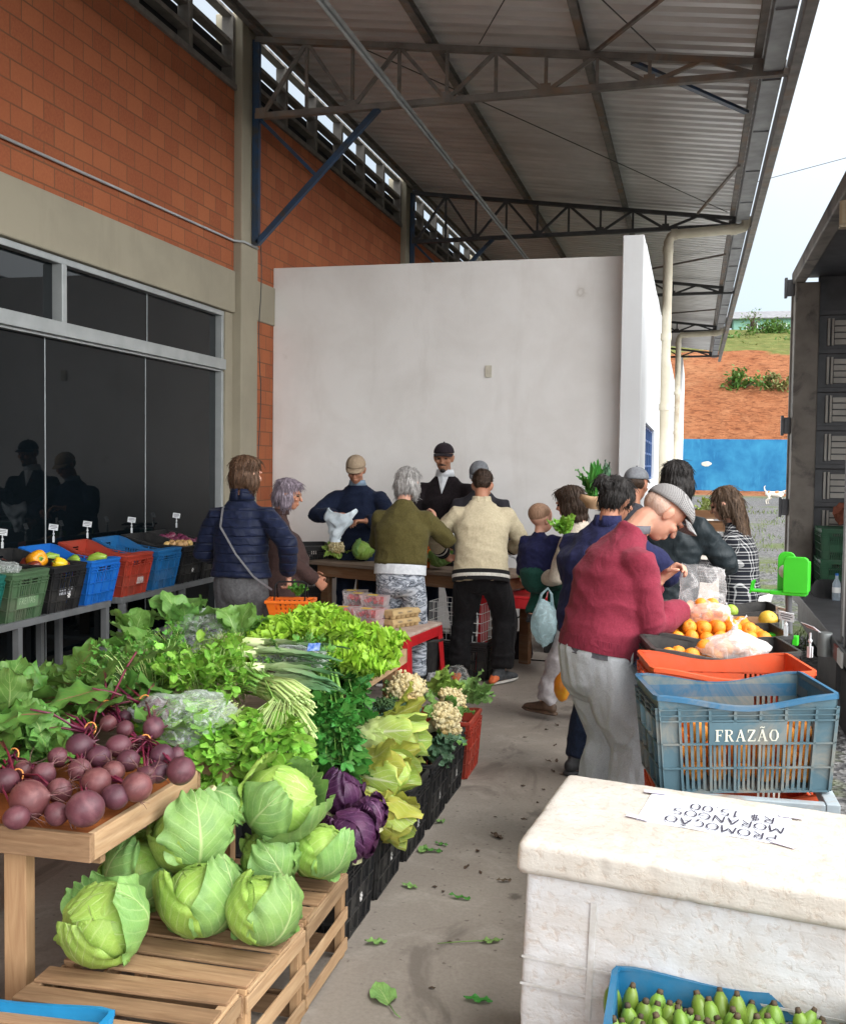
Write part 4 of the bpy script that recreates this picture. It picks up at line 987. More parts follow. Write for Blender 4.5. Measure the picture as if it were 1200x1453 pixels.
# 4 olive sweater, camouflage -----------------------------------------------------------------------------------------
p = person('grey haired woman in an olive sweater and grey camouflage trousers, seen from behind', (-2.12, 7.72), 0)
b = Body(1.68, hip=(0, -.03, 0), lean=(8, 12, 20), head=(16, -14, 0), lh=(-.13, .40, 1.02), rh=(.18, .36, 1.22), lf=(-.14, 0), rf=(.13, .0), girth=1.15, sw=1.03, lpole=(-.8, -.5, -.4), rpole=(.75, -.35, -.7), rdir=(-.3, .5, .8), rpn=(-.8, -.2, .3))
b.body(p, SKINP, .008, hands='r'); b.hair(p, H_GREY, 'bob', seed=3.)
b.top('sweater', p, OLIVE, .012, hem=.02, pad=.032, fold=.008, seed=19., sleeve=.95)
b.band('shirt_hem', p, WHITESH, -.075, -.001, -.006)
b.pants(p, camo_mat(), .012, top=.0, wide=1.05, seed=5.); b.shoes(p, SHOE_D)

# 5 dark cap, moustache -----------------------------------------------------------------------------------------------
p = person('tall man with moustache in a dark cap and black cardigan standing behind the table', (-2.24, 9.72), 178)
b = Body(1.90, lean=(2, 8, 16), head=(10, 6, 0), lh=(-.17, .32, 1.02), rh=(.20, .30, 1.06), girth=1.05, sw=1.14, lpole=(-.8, -.5, -.3), rpole=(.8, -.5, -.3), ldir=(.35, .6, -.65), lf=(-.14, .0), rf=(.13, .0))
b.body(p, SKIND, .0065); b.eyes(p); b.hair(p, H_BLACK, 'rim', amp=.002)
b.top('cardigan', p, BLACKV, .012, hem=-.13, pad=.03, fold=.007, seed=23.)
g = G(); g.add([b.neck + V3(-.055, .066, .0), b.neck + V3(.055, .066, .0), b.chest + V3(0, .152, .06), b.neck + V3(0, .085, -.0)], [(0, 3, 2), (3, 1, 2)]); g.build('shirt_front', WHITESH, p, solid=.004)
b.collar(p, WHITESH, .07, .06, open_=1.3); b.pants(p, JEANS, .014, seed=6.); b.shoes(p, BOOT, BOOT, None, 1.1)
g = G(); g.loft([(b.hp_((-.030, .090, -.050)), .004 * b.k, .006), (b.hp_((0, .103, -.046)), .008, .009), (b.hp_((.030, .090, -.050)), .004, .006)], b.Hm[:, 2], 10); g.ell(b.hp_((0, .075, -.10)), (.028, .024, .02), b.Hm); g.build('moustache', H_BLACK, p, smooth=True)
b.cap(p, DKCAP, .055, tilt=-8)

# 6 grey cap behind ---------------------------------------------------------------------------------------------------
p = person('man in a grey cap and dark top mostly hidden behind the cream sweater', (-1.86, 9.5), 180)
b = Body(1.74, lean=(2, 8, 14), head=(20, 0, 0), lh=(-.16, .3, 1.02), rh=(.16, .3, 1.02), sw=1.15, girth=1.1)
b.body(p, SKIN, .010, hands=''); b.eyes(p); b.hair(p, H_GREY, 'rim', amp=.002); b.top('top', p, cloth('charcoal_cloth', (.035, .033, .04), None, 50), .014, hem=-.1, pad=.03, seed=29.); b.pants(p, BLACKC, .016); b.shoes(p, SHOE_D)
b.cap(p, GREYCAP, .07, tilt=2)

# 8 toddler + 9 woman -------------------------------------------------------------------------------------------------
p = person('toddler in a navy top and dark green trousers carried on a woman\'s arm', (-1.0, 7.12, .52), -18)
b = Body(.86, hip=(0, 0, 0), lean=(2, 6, 8), head=(4, -28, 0), lh=(-.17, .10, .40), rh=(.20, .20, .66), lf=(-.07, .06, .1), rf=(.09, .1, .1), girth=1.45, sw=1.05, lpole=(-.8, -.5, -.2), rpole=(.8, -.4, -.2))
b.hc = b.hc + V3(0, 0, .012); kk = b.k
b.k = kk * 1.42; hk = b.k; g = G()
b.k = kk
def toddler_body(b):
    k = b.k; g = G()
    g.loft([(b.pel, .10 * k * 1.3, .08 * k * 1.2), (b.chest, .12 * k * 1.2, .09 * k * 1.2), (b.neck, .06 * k, .055 * k)], b.rt, 14)
    g.tube([b.neck - V3(0, 0, .02), b.hc], [.07 * k, .075 * k], 10)
    h = 1.85 * k
    for c, r in (((0, -.012, .03), (.078, .092, .085)), ((0, .022, -.03), (.066, .066, .07)), ((0, .085, -.025), (.012, .012, .012))): g.ell(b.hc + b.Hm @ (V3(*c) * h), V3(*r) * h, b.Hm, 18, 12)
    for sg in (-1, 1): g.ell(b.hc + b.Hm @ (V3(sg * .08, -.004, -.012) * h), V3(.010, .02, .03) * h, b.Hm)
    for n, sg in (('l', -1), ('r', 1)):
        g.tube([b.sh[n], b.el[n], b.wr[n]], [.045 * k * 1.3, .04 * k * 1.3, .03 * k * 1.3], 8); hand(g, b.wr[n], b.hd[n], b.pn[n], sg, .5, .4)
        g.tube([b.hp[n], b.kn[n], b.an[n]], [.09 * k, .06 * k, .05 * k], 8)
    return bake(g, 'body', SKINP, p, .006, 3)
toddler_body(b)
g = G(); h = 1.85 * b.k; g.ell(b.hc + b.Hm @ (V3(0, -.022, .042) * h), V3(.0805, .0925, .0795) * h, b.Hm, 20, 14); bake(g, 'hair', H_FUZZ, p, .006, 2)
b.top('top', p, NAVYJ, .008, hem=-.02, pad=.022, fold=.006, seed=31., fscale=2., armr=1.35); b.pants(p, GREENP, .008, wide=1.25, cuffz=.05, fold=.004, seatp=1.3, top=.12)
b.shoes(p, SHOE_D, SHOE_D)

p = person('dark haired woman in a beige knit leaning to kiss the toddler she carries', (-.62, 6.95), 62)
b = Body(1.58, lean=(10, 16, 20), head=(10, 8, -12), lh=(-.02, .36, .93), rh=(.24, .34, 1.06), girth=1.02, lf=(-.1, .30), rf=(.12, -.02), lpole=(-.5, -.5, -.7), rpole=(.7, -.4, -.6), ldir=(.3, .9, .1), lpn=(0, 0, 1))
b.body(p, SKINP, .0075); b.eyes(p); b.hair(p, H_DARK, 'mid', seed=6.)
b.top('knit_top', p, BEIGEK, .012, hem=-.12, pad=.024, seed=37., sleeve=.95); b.pants(p, PALEP, .012, wide=1.1, seed=8., fold=.012, cuffz=.05); b.shoes(p, BOOT, BOOT)

# 10 navy jacket, black bun --------------------------------------------------------------------------------------------
p = person('woman with a black hair bun in a navy jacket half hidden behind the burgundy sweater', (-.47, 5.75), -30)
b = Body(1.66, hip=(0, -.02, 0), lean=(6, 14, 22), head=(24, -10, 0), lh=(-.05, .42, 1.10), rh=(.14, .44, 1.10), girth=1.25, sw=1.28, lf=(-.12, 0), rf=(.14, .0), lpole=(-.9, -.2, -.4), rpole=(.9, -.3, -.4), rfa=-30)
b.body(p, SKIN, .010, hands='r'); b.hair(p, H_BLACK, 'bun', seed=7.); b.top('jacket', p, NAVYJ, .012, hem=-.12, pad=.034, seed=41., fold=.009); b.collar(p, NAVYJ, .072, .06, open_=.3); b.pants(p, JEANS, .012, wide=1.0); b.shoes(p, SHOE_D, SHOE_D)

# 11 grey cap --------------------------------------------------------------------------------------------------------
p = person('person in a plain grey cap and dark top beyond the hair bun, seen from behind', (-.41, 7.55), -12)
b = Body(1.70, lean=(4, 8, 10), head=(14, -10, 0), lh=(-.1, .36, 1.05), rh=(.15, .36, 1.05), sw=1.0)
b.body(p, SKIN, .011, hands=''); b.hair(p, H_DARK, 'rim', amp=.003); b.top('top', p, cloth('slate_cloth', (.05, .05, .06), None, 50), .014, hem=-.1, seed=43.); b.pants(p, JEANS, .015); b.shoes(p, SHOE_D)
b.cap(p, GREYCAP, .06, tilt=-12)

# 12 dark rain jacket -------------------------------------------------------------------------------------------------
p = person('person with black hair in a dark rain jacket, back turned, at the fruit stand', (-.13, 6.62), -30)
b = Body(1.74, hip=(0, -.02, 0), lean=(4, 10, 14), head=(8, -6, 0), lh=(-.10, .40, 1.12), rh=(.18, .42, 1.08), girth=1.05, sw=1.12, lpole=(-.9, -.2, -.4), rpole=(.8, -.5, -.5))
b.body(p, SKIN, .010, hands='r'); b.hair(p, H_BLACK, 'hood', seed=8.); b.top('rain_jacket', p, DKGREEN, .012, hem=-.14, pad=.036, seed=47., fold=.012, fscale=.9); b.collar(p, DKGREEN, .075, .065, open_=.2); b.pants(p, BLACKC, .015); b.shoes(p, SHOE_D)

# 13 plaid shirt -------------------------------------------------------------------------------------------------------
p = person('woman with long brown hair in a dark plaid shirt across the fruit stand', (.33, 7.3), 72)
b = Body(1.58, lean=(4, 8, 14), head=(20, 6, 0), lh=(-.12, .34, 1.0), rh=(.10, .36, 1.02), girth=1.0, sw=1.0, lpole=(-.6, -.7, -.3), rpole=(.5, -.7, -.4))
b.body(p, SKINP, .0075); b.eyes(p); b.hair(p, H_LONG, 'long', seed=9., length=.46); b.top('plaid_shirt', p, plaid_mat(), .011, hem=-.16, pad=.026, seed=53.); b.pants(p, JEANS, .014); b.shoes(p, SHOE_D)
# ================================================================ crates, racks, tables, boxes
def plastic(name, c, dirt=None, amt=.5, rough=.45, seed=0):
    m, nt = newmat(name); k = N(nt); v = k.coord('Object', (1, 1, 1), (0, 0, 0), (seed, 0, 0))
    n1 = k.noise(v, 9, 6, .65, .4); n2 = k.noise(v, 40, 4, .6)
    col = k.mix(k.ramp(n1, [(.35, 0.), (.75, 1.)]), c, tuple(x * .78 for x in c))
    if dirt: col = k.mix(k.ramp(k.noise(v, 5.5, 7, .7, .8), [(.46, 0.), (.64, amt)]), col, dirt)
    k.out(k.pbr(col, k.math('MULTIPLY_ADD', n2, .25, rough - .1), 0, .4, k.bump(n2, .12, .002))); return m
P_BLUE = plastic('plastic_blue', (.026, .115, .215), (.19, .18, .155), .6); P_BLUERIB = plastic('plastic_blue_dusty', (.07, .13, .16), (.20, .19, .16), .85)
P_BRIGHT = plastic('plastic_bright_blue', (.012, .13, .47)); P_MIDBLUE = plastic('plastic_mid_blue', (.015, .13, .33), (.1, .12, .13), .3)
P_RED = plastic('plastic_brick_red', (.36, .045, .026), (.22, .08, .055), .4); P_ORANGE = plastic('plastic_red_orange', (.62, .085, .022), (.30, .10, .05), .45)
P_BLACK = plastic('plastic_black', (.016, .016, .017), (.06, .057, .052), .5); P_GREYBLK = plastic('plastic_faded_black', (.036, .034, .033), (.10, .09, .08), .5)
P_OLIVE = plastic('plastic_dull_green', (.07, .13, .065), (.15, .15, .11), .5); P_TEAL = plastic('plastic_teal', (.012, .12, .095), (.08, .10, .08), .3)
P_GREEN = plastic('plastic_crate_green', (.012, .085, .035), (.06, .08, .05), .3); P_CYAN = plastic('plastic_cyan_blue', (.012, .22, .46), None); P_BAN = plastic('plastic_banana_blue', (.012, .135, .27), (.12, .16, .18), .3)
LETW = M('lettering_cream', (.62, .62, .52), (.45, .45, .38), 40, .7)
def wood(name, c1, c2, c3=None, sc=(3, 30, 30)):
    m, nt = newmat(name); k = N(nt); a = k.attr()
    tcn = k.nt.nodes.new('ShaderNodeTexCoord'); mp = k.nt.nodes.new('ShaderNodeMapping'); k.link(tcn.outputs['Object'], mp.inputs[0]); mp.inputs['Scale'].default_value = sc
    cb = k.n('ShaderNodeCombineXYZ'); k.link(k.math('MULTIPLY', a, 37.), cb.inputs[0]); k.link(k.math('MULTIPLY', a, 91.), cb.inputs[1]); k.link(cb.outputs[0], mp.inputs['Location'])
    f = k.noise(mp.outputs[0], 1.6, 7, .62, .9); g = k.noise(mp.outputs[0], .6, 4, .6)
    c = k.mix(k.ramp(f, [(.3, 0.), (.7, 1.)]), c1, c2); c = k.mix(k.ramp(g, [(.5, 0.), (.72, .7)]), c, c3 or tuple(x * .5 for x in c2))
    hs = k.n('ShaderNodeHueSaturation', i_Color=c); k.link(k.math('MULTIPLY_ADD', a, .5, .75), hs.inputs['Value'])
    k.out(k.pbr(hs.outputs[0], .8, 0, .2, k.bump(f, .45, .003))); return m
WOOD = wood('raw_pine', (.36, .23, .13), (.22, .125, .066), (.12, .07, .038)); WOODP = wood('pale_pine_y', (.42, .29, .17), (.31, .19, .10), (.17, .10, .055), (30, 3, 30)); WOODZ = wood('pine_upright', (.42, .27, .145), (.30, .175, .09), (.16, .09, .045), (30, 30, 3))
PLY = wood('orange_ply', (.42, .135, .035), (.31, .09, .025), (.22, .06, .02)); WOODR = wood('reddish_board', (.22, .115, .06), (.16, .08, .04), (.26, .19, .13)); WOODT = wood('worn_table_top', (.26, .20, .15), (.19, .13, .095), (.12, .085, .065)); CARD = M('brown_card', (.34, .20, .115), (.27, .15, .085), 12, .9)

def crate_shell(L=.55, W=.36, H=.305, dip=.035, seed=0, hole=True, panel=True, nxl=6, nxs=4, slots=5):
    """one moulded crate: ribbed walls with slots, floor; returns (shell, rim) geometry"""
    g = G(); rm = G(); fl = .022; T = .004; rb = .010
    def wall(c0, c1, n, nx, short):
        c0 = np.array(c0, float); c1 = np.array(c1, float); d = c1 - c0; Lw = np.linalg.norm(d); d = d / Lw; n = np.array(n, float)
        def pt(u, v, w):  # u 0..1 along, v 0..1 up, w outward
            uu_ = (u - .5) * (1 - 2 * fl / Lw * (1 - v)) + .5
            return c0 + d * (uu_ * Lw) + V3(0, 0, v * H) + n * (w - fl * (1 - v))
        def bx(u0, u1, v0, v1, w0, w1):
            V = [pt(u, v, w) for u in (u0, u1) for v in (v0, v1) for w in (w0, w1)]
            g.add(V, [(0, 1, 3, 2), (4, 6, 7, 5), (0, 4, 5, 1), (2, 3, 7, 6), (0, 2, 6, 4), (1, 5, 7, 3)], t=.5)
        us = np.linspace(0, 1, nx + 1); us[1] *= .8; us[-2] = 1 - us[1]
        vs = [0, .25, .50, .74]
        dipf = lambda u: 0 if short else dip * (math.sin(PI * u) ** 2) * 1.15
        # ribs
        for v in vs: bx(0, 1, v, v + .018, 0, rb)
        bx(0, 1, .80, .812, 0, rb); bx(0, 1, .86, .872, 0, rb)
        for u in us: 
            a, b = max(0, u - .0042 / Lw), min(1, u + .0042 / Lw)
            bx(a, b, 0, .88, 0, rb)
        for r in range(3):
            v0, v1 = vs[r] + .018, vs[r + 1] if r < 3 else .74
            for i in range(nx):
                solid = (i in (0, nx - 1)) or (r == 1 + (0 if short else 1) * 0 and panel and short and 0 < i < nx - 1 and r == 1) or (panel and not short and r == 2 and 1 < i < nx - 2)
                if solid: bx(us[i], us[i + 1], v0, v1, -T, 0)
                else:
                    m = slots; ww = (us[i + 1] - us[i]) / m
                    for j in range(m + 1):
                        a = us[i] + j * ww - ww * .27; b = us[i] + j * ww + ww * .27
                        bx(max(a, us[i]), min(b, us[i + 1]), v0, v1, -T, 0)
        # upper solid band with the moulded dip of the rim, a hand hole in the short ends
        ns = 14
        for j in range(ns):
            a, b = j / ns, (j + 1) / ns
            ha, hb = 1 - dipf(a) / H, 1 - dipf(b) / H
            if short and hole and .32 < (a + b) / 2 < .68:
                lo = .86
            else: lo = .758
            V = [pt(a, lo, -T), pt(a, lo, 0), pt(a, ha, -T), pt(a, ha, 0), pt(b, lo, -T), pt(b, lo, 0), pt(b, hb, -T), pt(b, hb, 0)]
            g.add(V, [(0, 1, 3, 2), (4, 6, 7, 5), (0, 4, 5, 1), (0, 2, 6, 4), (1, 5, 7, 3)], t=.5)
        return [pt(u, 1 - dipf(u) / H, -.002) for u in np.linspace(.0, 1, 15)]
    h, w2 = L / 2, W / 2
    ring = []
    ring += wall((-h, -w2, 0), (h, -w2, 0), (0, -1, 0), nxl, False)
    ring += wall((h, -w2, 0), (h, w2, 0), (1, 0, 0), nxs, True)
    ring += wall((h, w2, 0), (-h, w2, 0), (0, 1, 0), nxl, False)
    ring += wall((-h, w2, 0), (-h, -w2, 0), (-1, 0, 0), nxs, True)
    g.b2((-h + fl + .002, -w2 + fl + .002, .004), (h - fl - .002, w2 - fl - .002, .009), t=.5)
    # rim lip: flat band following the wall tops
    ring = np.array(ring); c = ring.mean(0); n = len(ring)
    keep = [i for i in range(n) if np.linalg.norm(ring[i] - ring[i - 1]) > 1e-4]; ring = ring[keep]; n = len(ring)
    out = []
    for p in ring:
        s = np.array([np.sign(p[0]) if abs(p[0]) > h - .01 else 0, np.sign(p[1]) if abs(p[1]) > w2 - .01 else 0, 0.])
        q = p.copy()
        q[0] = np.clip(p[0], -h + .02, h - .02); q[1] = np.clip(p[1], -w2 + .02, w2 - .02)
        out.append((q, p - q))
    V = []
    for q, d in out:
        dn = nrm(d); o = q + dn * .0; r_ = .02
        e = q + dn * r_
        V += [e + dn * .010 + V3(0, 0, .002), e + dn * .010 - V3(0, 0, .012), e - dn * .005 + V3(0, 0, .004), e - dn * .005 - V3(0, 0, .004)]
    F = []
    for i in range(n):
        a, b = i * 4, ((i + 1) % n) * 4
        F += [(a, b, b + 2, a + 2)[::-1], (a + 1, b + 1, b, a)[::-1], (a + 2, b + 2, b + 3, a + 3)[::-1], (a + 3, b + 3, b + 1, a + 1)[::-1]]
    rm.add(V, F, t=.5)
    return g, rm
CR = {}
def crate(key, label, loc, rotz=0, mat=None, rimmat=None, group=None, rot=None, **kw):
    if key not in CR:
        t = thing('plastic_crate', label, 'crate', loc, rotz, group, rot)
        g, rm = crate_shell(**kw); g.build('shell', mat, t); rm.build('rim', rimmat or mat, t, autos=40)
        CR[key] = t; return t
    return dup(CR[key], loc, rotz, label, group, rot=rot)

# ---- serif capitals for the crate, strokes for handwriting
def put_letters(g, word, glyphs, org, ux, uy, nz, size, thick=.003, adv=.75):
    x = 0.
    org, ux, uy, nz = [np.array(a, float) for a in (org, ux, uy, nz)]
    for ch in word:
        gl = glyphs.get(ch)
        if gl is None: x += .5; continue
        wdt, strokes = gl
        for st in strokes:
            (x0, y0, x1, y1, wd) = st
            a = org + (ux * (x + x0) + uy * y0) * size + nz * thick; b = org + (ux * (x + x1) + uy * y1) * size + nz * thick
            d = b - a; L = np.linalg.norm(d)
            if L < 1e-6: continue
            d = d / L; s = np.cross(nz, d) * wd * size / 2
            V = [a - s, a + s, b + s, b - s]; g.add(V, [(0, 3, 2, 1)], t=.5)
            org = org + nz * 2e-5
        x += wdt + .14
    return x * size
SF = {'F': (.62, [(.16, 0, .16, 1, .17), (0, .03, .34, .03, .06), (0, .97, .6, .97, .06), (.16, .53, .45, .53, .07), (.58, .97, .58, .76, .06), (.45, .64, .45, .42, .05)]),
      'R': (.78, [(.16, 0, .16, 1, .17), (0, .03, .34, .03, .06), (0, .97, .46, .97, .06), (.44, .96, .58, .86, .10), (.585, .88, .585, .64, .15), (.58, .66, .42, .53, .08), (.2, .53, .44, .53, .06), (.38, .52, .62, .04, .15), (.56, .03, .78, .03, .06)]),
      'A': (.82, [(.40, 1., .10, .03, .07), (.38, 1, .68, .03, .17), (.22, .36, .56, .36, .06), (0, .03, .24, .03, .06), (.52, .03, .84, .03, .06)]),
      'Z': (.68, [(.05, .96, .62, .96, .08), (.58, .95, .08, .05, .16), (.03, .04, .64, .04, .08), (.05, .98, .05, .76, .06), (.63, .02, .63, .25, .06)]),
      'O': (.80, [(.10, .30, .10, .70, .17), (.70, .30, .70, .70, .17), (.11, .68, .24, .93, .11), (.22, .95, .58, .95, .07), (.56, .93, .69, .68, .11), (.11, .32, .24, .07, .11), (.22, .05, .58, .05, .07), (.56, .07, .69, .32, .11)])}
SF['Ã'] = (.82, SF['A'][1] + [(.20, 1.16, .34, 1.24, .07), (.34, 1.24, .46, 1.16, .07), (.46, 1.16, .60, 1.24, .07)])
def poly(*p, w=.10): return [(p[i][0], p[i][1], p[i + 1][0], p[i + 1][1], w) for i in range(len(p) - 1)]
def arc(cx, cy, rx, ry, a0, a1, n=9, w=.10):
    A = np.linspace(R(a0), R(a1), n); return poly(*[(cx + rx * math.cos(a), cy + ry * math.sin(a)) for a in A], w=w)
HW = {'P': (.5, poly((.05, 0), (.08, 1)) + arc(.1, .74, .38, .25, 90, -90)), 'R': (.55, poly((.05, 0), (.08, 1)) + arc(.1, .74, .36, .25, 90, -90) + poly((.16, .5), (.52, 0))),
      'O': (.6, arc(.3, .5, .3, .48, 70, 430, 15)), 'M': (.75, poly((0, 0), (.1, 1), (.36, .35), (.62, 1), (.74, 0))), 'Ç': (.55, arc(.34, .5, .32, .46, 60, 300, 11) + poly((.36, .03), (.42, -.12), (.3, -.2))),
      'Ã': (.6, poly((0, 0), (.28, 1), (.58, 0)) + poly((.1, .36), (.48, .36)) + poly((.12, 1.18), (.26, 1.28), (.38, 1.16), (.5, 1.26))), 'A': (.6, poly((0, 0), (.28, 1), (.58, 0)) + poly((.1, .36), (.48, .36))),
      'N': (.6, poly((.03, 0), (.05, 1), (.52, 0), (.56, 1))), 'G': (.6, arc(.33, .5, .31, .47, 50, 330, 12) + poly((.6, .25), (.6, .48), (.36, .48))), 'S': (.5, arc(.27, .74, .22, .24, 40, 270, 9) + arc(.25, .25, .23, .25, 90, -140, 9)),
      '$': (.5, arc(.27, .70, .2, .18, 40, 270, 8) + arc(.25, .33, .2, .19, 90, -140, 8) + poly((.2, -.02), (.22, 1.04), w=.07) + poly((.32, -.02), (.34, 1.04), w=.07)), '1': (.25, poly((.02, .75), (.16, 1), (.14, 0))), '5': (.5, poly((.46, 1), (.1, 1), (.08, .58)) + arc(.22, .32, .25, .30, 110, -130, 10)),
      '.': (.15, poly((.04, .0), (.12, .08), w=.13)), '0': (.5, arc(.25, .5, .24, .48, 90, 450, 14)),
      'F': (.5, poly((.06, 0), (.06, 1), (.46, 1)) + poly((.06, .52), (.38, .52))), 'E': (.5, poly((.46, 1), (.06, 1), (.06, 0), (.46, 0)) + poly((.06, .52), (.38, .52))), 'I': (.2, poly((.1, 0), (.1, 1))), 'T': (.5, poly((.25, 0), (.25, 1)) + poly((0, 1), (.5, 1)))}

# ---- right hand fruit stand -------------------------------------------------------------------------------------------
GM = M('pale_blue_steel_frame', (.33, .39, .42), (.26, .30, .33), 9, .5, .2, c3=(.25, .18, .13), s3=5)
st = thing('fruit_stand', 'pale blue steel trestle table carrying the row of fruit crates', 'table', (.12, 4.9, 0), R(2))
TH = math.radians(11); dx = np.array([math.cos(TH), math.sin(TH)]); dy = np.array([-math.sin(TH), math.cos(TH)])
g = G()
for x in (-.24, .26): g.b2((x - .02, -1.58, .655), (x + .02, 1.75, .693))
for y in (-1.56, -.5, .6, 1.73): g.b2((-.219, y - .018, .66), (.239, y + .018, .69))
g.build('table_frame', GM, st, bevel=.003)
for x in (-.24, .26):
    for y in (-1.52, .1, 1.7): g = G(); g.b2((x - .018, y - .018, 0), (x + .018, y + .018, .654)); g.build('leg', GM, st)
g = G(); g.b2((-.215, -1.53, .30), (.235, 1.7, .318)); g.build('lower_shelf', M('grey_board', (.19, .175, .155), (.14, .125, .11), 6, .8), st)
rows = [('faz', 'dusty blue crate lettered in cream, nearest on the fruit stand', (.150, 3.535), P_BLUE, P_BLUE), ('ora', 'empty red orange crate directly behind the dusty blue lettered crate', (.125, 3.945), P_ORANGE, P_ORANGE),
        ('gb', 'faded black crate holding a tied white bag, behind the red orange crate', (.115, 4.335), P_GREYBLK, P_GREYBLK), ('gb', 'faded black crate heaped with tangerines on the fruit stand', (.12, 4.735), None, None),
        ('gb', 'faded black crate holding a brown carton behind the tangerines', (.14, 5.135), None, None), ('gb', 'farthest faded black crate of green fruit on the fruit stand', (.16, 5.535), None, None)]
RC = []
for i, (key, lab, xy, m_, rm_) in enumerate(rows):
    kw = dict(dip=.03, nxl=7)
    if key == 'faz': t = crate(key, lab, (xy[0], xy[1], .695), TH, P_BLUERIB, P_BLUE, 'crates on the fruit stand', rot=(0, R(-1.6), TH + R(2)), **kw)
    else: t = crate(key, lab, (xy[0], xy[1], .695), TH, m_, rm_, 'crates on the fruit stand', **kw)
    RC.append(t)
fz = RC[0]
g = G(); hl = .305
# lettered panel on the wall facing the camera
z0 = .50 * hl + .018 * hl; yw_ = lambda v: -.18 + .022 * (1 - v)
n_ = nrm(V3(0, -1, -.022 / hl)); uy_ = nrm(V3(0, -.022, hl))
gp = G(); gp.bar(V3(-.118, yw_(.62), .622 * hl) + n_ * .0045, V3(.118, yw_(.62), .622 * hl) + n_ * .0045, .0125, .070, uy_); gp.build('label_panel', P_BLUERIB, fz)
put_letters(g, 'FRAZÃO', SF, V3(-.100, yw_(.55) - .0012, .545 * hl), V3(1, 0, 0), uy_, n_, .037, .0125)
o = g.build('lettering', LETW, fz)
# liners: the inside skin of the blue crate reads brighter blue than its dusty ribs
g = G()
for s in (-1, 1): g.b2((-.262, s * .1715 - .0008, .225), (.262, s * .1715 + .0008, .268))
g.b2((-.2695, -.165, .225), (-.268, .165, .29)); g.b2((.268, -.165, .225), (.2695, .165, .29)); g.build('inner_lining', P_BLUE, fz)

# bananas' crate, bottom left cyan crate, truck crates come later in f_rest
ban = crate('ban', 'blue crate of green bananas standing in front of the foam box', (.125, 2.395, .17), 0, P_BAN, P_BAN, dip=.02)
g = G()
for y in (-.17, 0, .17): g.b2((-.3, y - .06, .12), (.3, y + .06, .14)); 
for x in (-.25, 0, .25): g.b2((x - .04, -.23, 0), (x + .04, .23, .119))
g.b2((-.3, -.22, .141), (.3, .22, .155)); pl = g.build('pallet', WOOD, None, loc=(.125, 2.395, 0)); tag(pl, 'low wooden pallet under the banana crate', 'pallet')
cy = crate('cyan', 'bright cyan blue crate at the near left corner beside the slatted boxes', (-1.615, 2.095, .012), R(4), P_CYAN, P_CYAN, H=.325, dip=.01)

# ---- floor row of crates on the left ----------------------------------------------------------------------------------
FLR = [('blk', 3.615, 'nearest black floor crate, holding red cabbages'), ('blk', 4.03, 'second black floor crate, heaped with yellow green napa cabbage'), ('blk', 4.445, 'middle black floor crate under the broad broccoli leaves'), ('blk', 4.855, 'fourth black floor crate, below the yellow cauliflowers'), ('blk', 5.245, 'farthest black floor crate, next to the brick red crate')]
for i, (kx, y, lab) in enumerate(FLR):
    t = crate('blk', lab, (-1.408 + random.uniform(-.004, .004), y, .001), R(random.uniform(-1.2, 1.2)), P_BLACK, P_BLACK, 'black crates along the aisle', dip=.02)
    g = G()
    for q in range(6):
        a = q * PI / 3; g.box((.2795 - .012, .03 + math.cos(a) * .011, .105 + math.sin(a) * .011), (.001, .012, .008), euler(a, 0, 0))
    g.build('white_mark', WHITEP, t)
redc = crate('red', 'brick red crate at the far end of the floor row', (-1.40, 5.67, .001), R(1), P_RED, P_RED, dip=.02, H=.31)

# ---- left rack --------------------------------------------------------------------------------------------------------
RACKM = M('grey_steel_tube', (.20, .21, .215), (.15, .155, .16), 6, .45, metal=.4)
def rack(y0, y1, label, legs):
    t = thing('steel_rack', label, 'rack', (-4.08, (y0 + y1) / 2, 0), 0, 'racks along the window'); h = (y1 - y0) / 2
    g = G()
    for x in (-.25, .25): g.b2((x - .022, -h, .70), (x + .022, h, .742))
    for y in (-h + .02, h - .02): g.b2((-.227, y - .02, .70), (.227, y + .02, .742))
    for y in np.linspace(-h + .3, h - .3, 4): g.b2((-.227, y - .012, .72), (.227, y + .012, .741))
    g.build('top_frame', RACKM, t, bevel=.003)
    for y in legs:
        for x in (-.25, .25):
            g = G(); g.b2((x - .02, y - y0 - h - .02, 0), (x + .02, y - y0 - h + .02, .699)); g.build('leg', RACKM, t)
    for y in legs[1:]:
        g = G(); g.b2((-.229, y - y0 - h - .015, .25), (.229, y - y0 - h + .015, .28)); g.build('cross_rail', RACKM, t)
    g = G(); g.b2((-.265, legs[0] - y0 - h + .021, .25), (-.235, legs[-1] - y0 - h - .021, .28)); g.build('back_rail', RACKM, t)
rack(4.2, 6.42, 'nearer grey tube rack under the window, carrying four crates', [4.3, 5.42, 6.38])
rack(6.56, 8.36, 'farther grey tube rack under the window, ending beside the navy jacket', [6.60, 7.5, 8.3])
RTILT = (0, R(8), 0)
rk = [('teal', 5.05, 'teal green crate at the left picture edge on the nearer rack', P_TEAL), ('olv', 5.475, 'dull green crate with a pale lettered panel on the rack', P_OLIVE), ('blk', 5.885, 'black crate of bell peppers on the rack, between dull green and bright blue crates', None), ('brb', 6.30, 'bright blue crate with green vegetables on the rack', P_BRIGHT), ('redk', 6.755, 'empty brick red crate on the farther rack', P_RED), ('mid', 7.195, 'mid blue crate on the rack, right of the brick red one', P_MIDBLUE), ('blk', 7.60, 'black crate of pale onions on the rack beside the mid blue crate', None), ('blk', 7.99, 'black crate of purple onions at the far end of the rack', None)]
RK = {}
for key, y, lab, m_ in rk:
    t = crate(key, lab, (-4.085, y, .77), 0, m_, m_, 'crates on the window racks', rot=RTILT, dip=.05)
    RK[y] = t
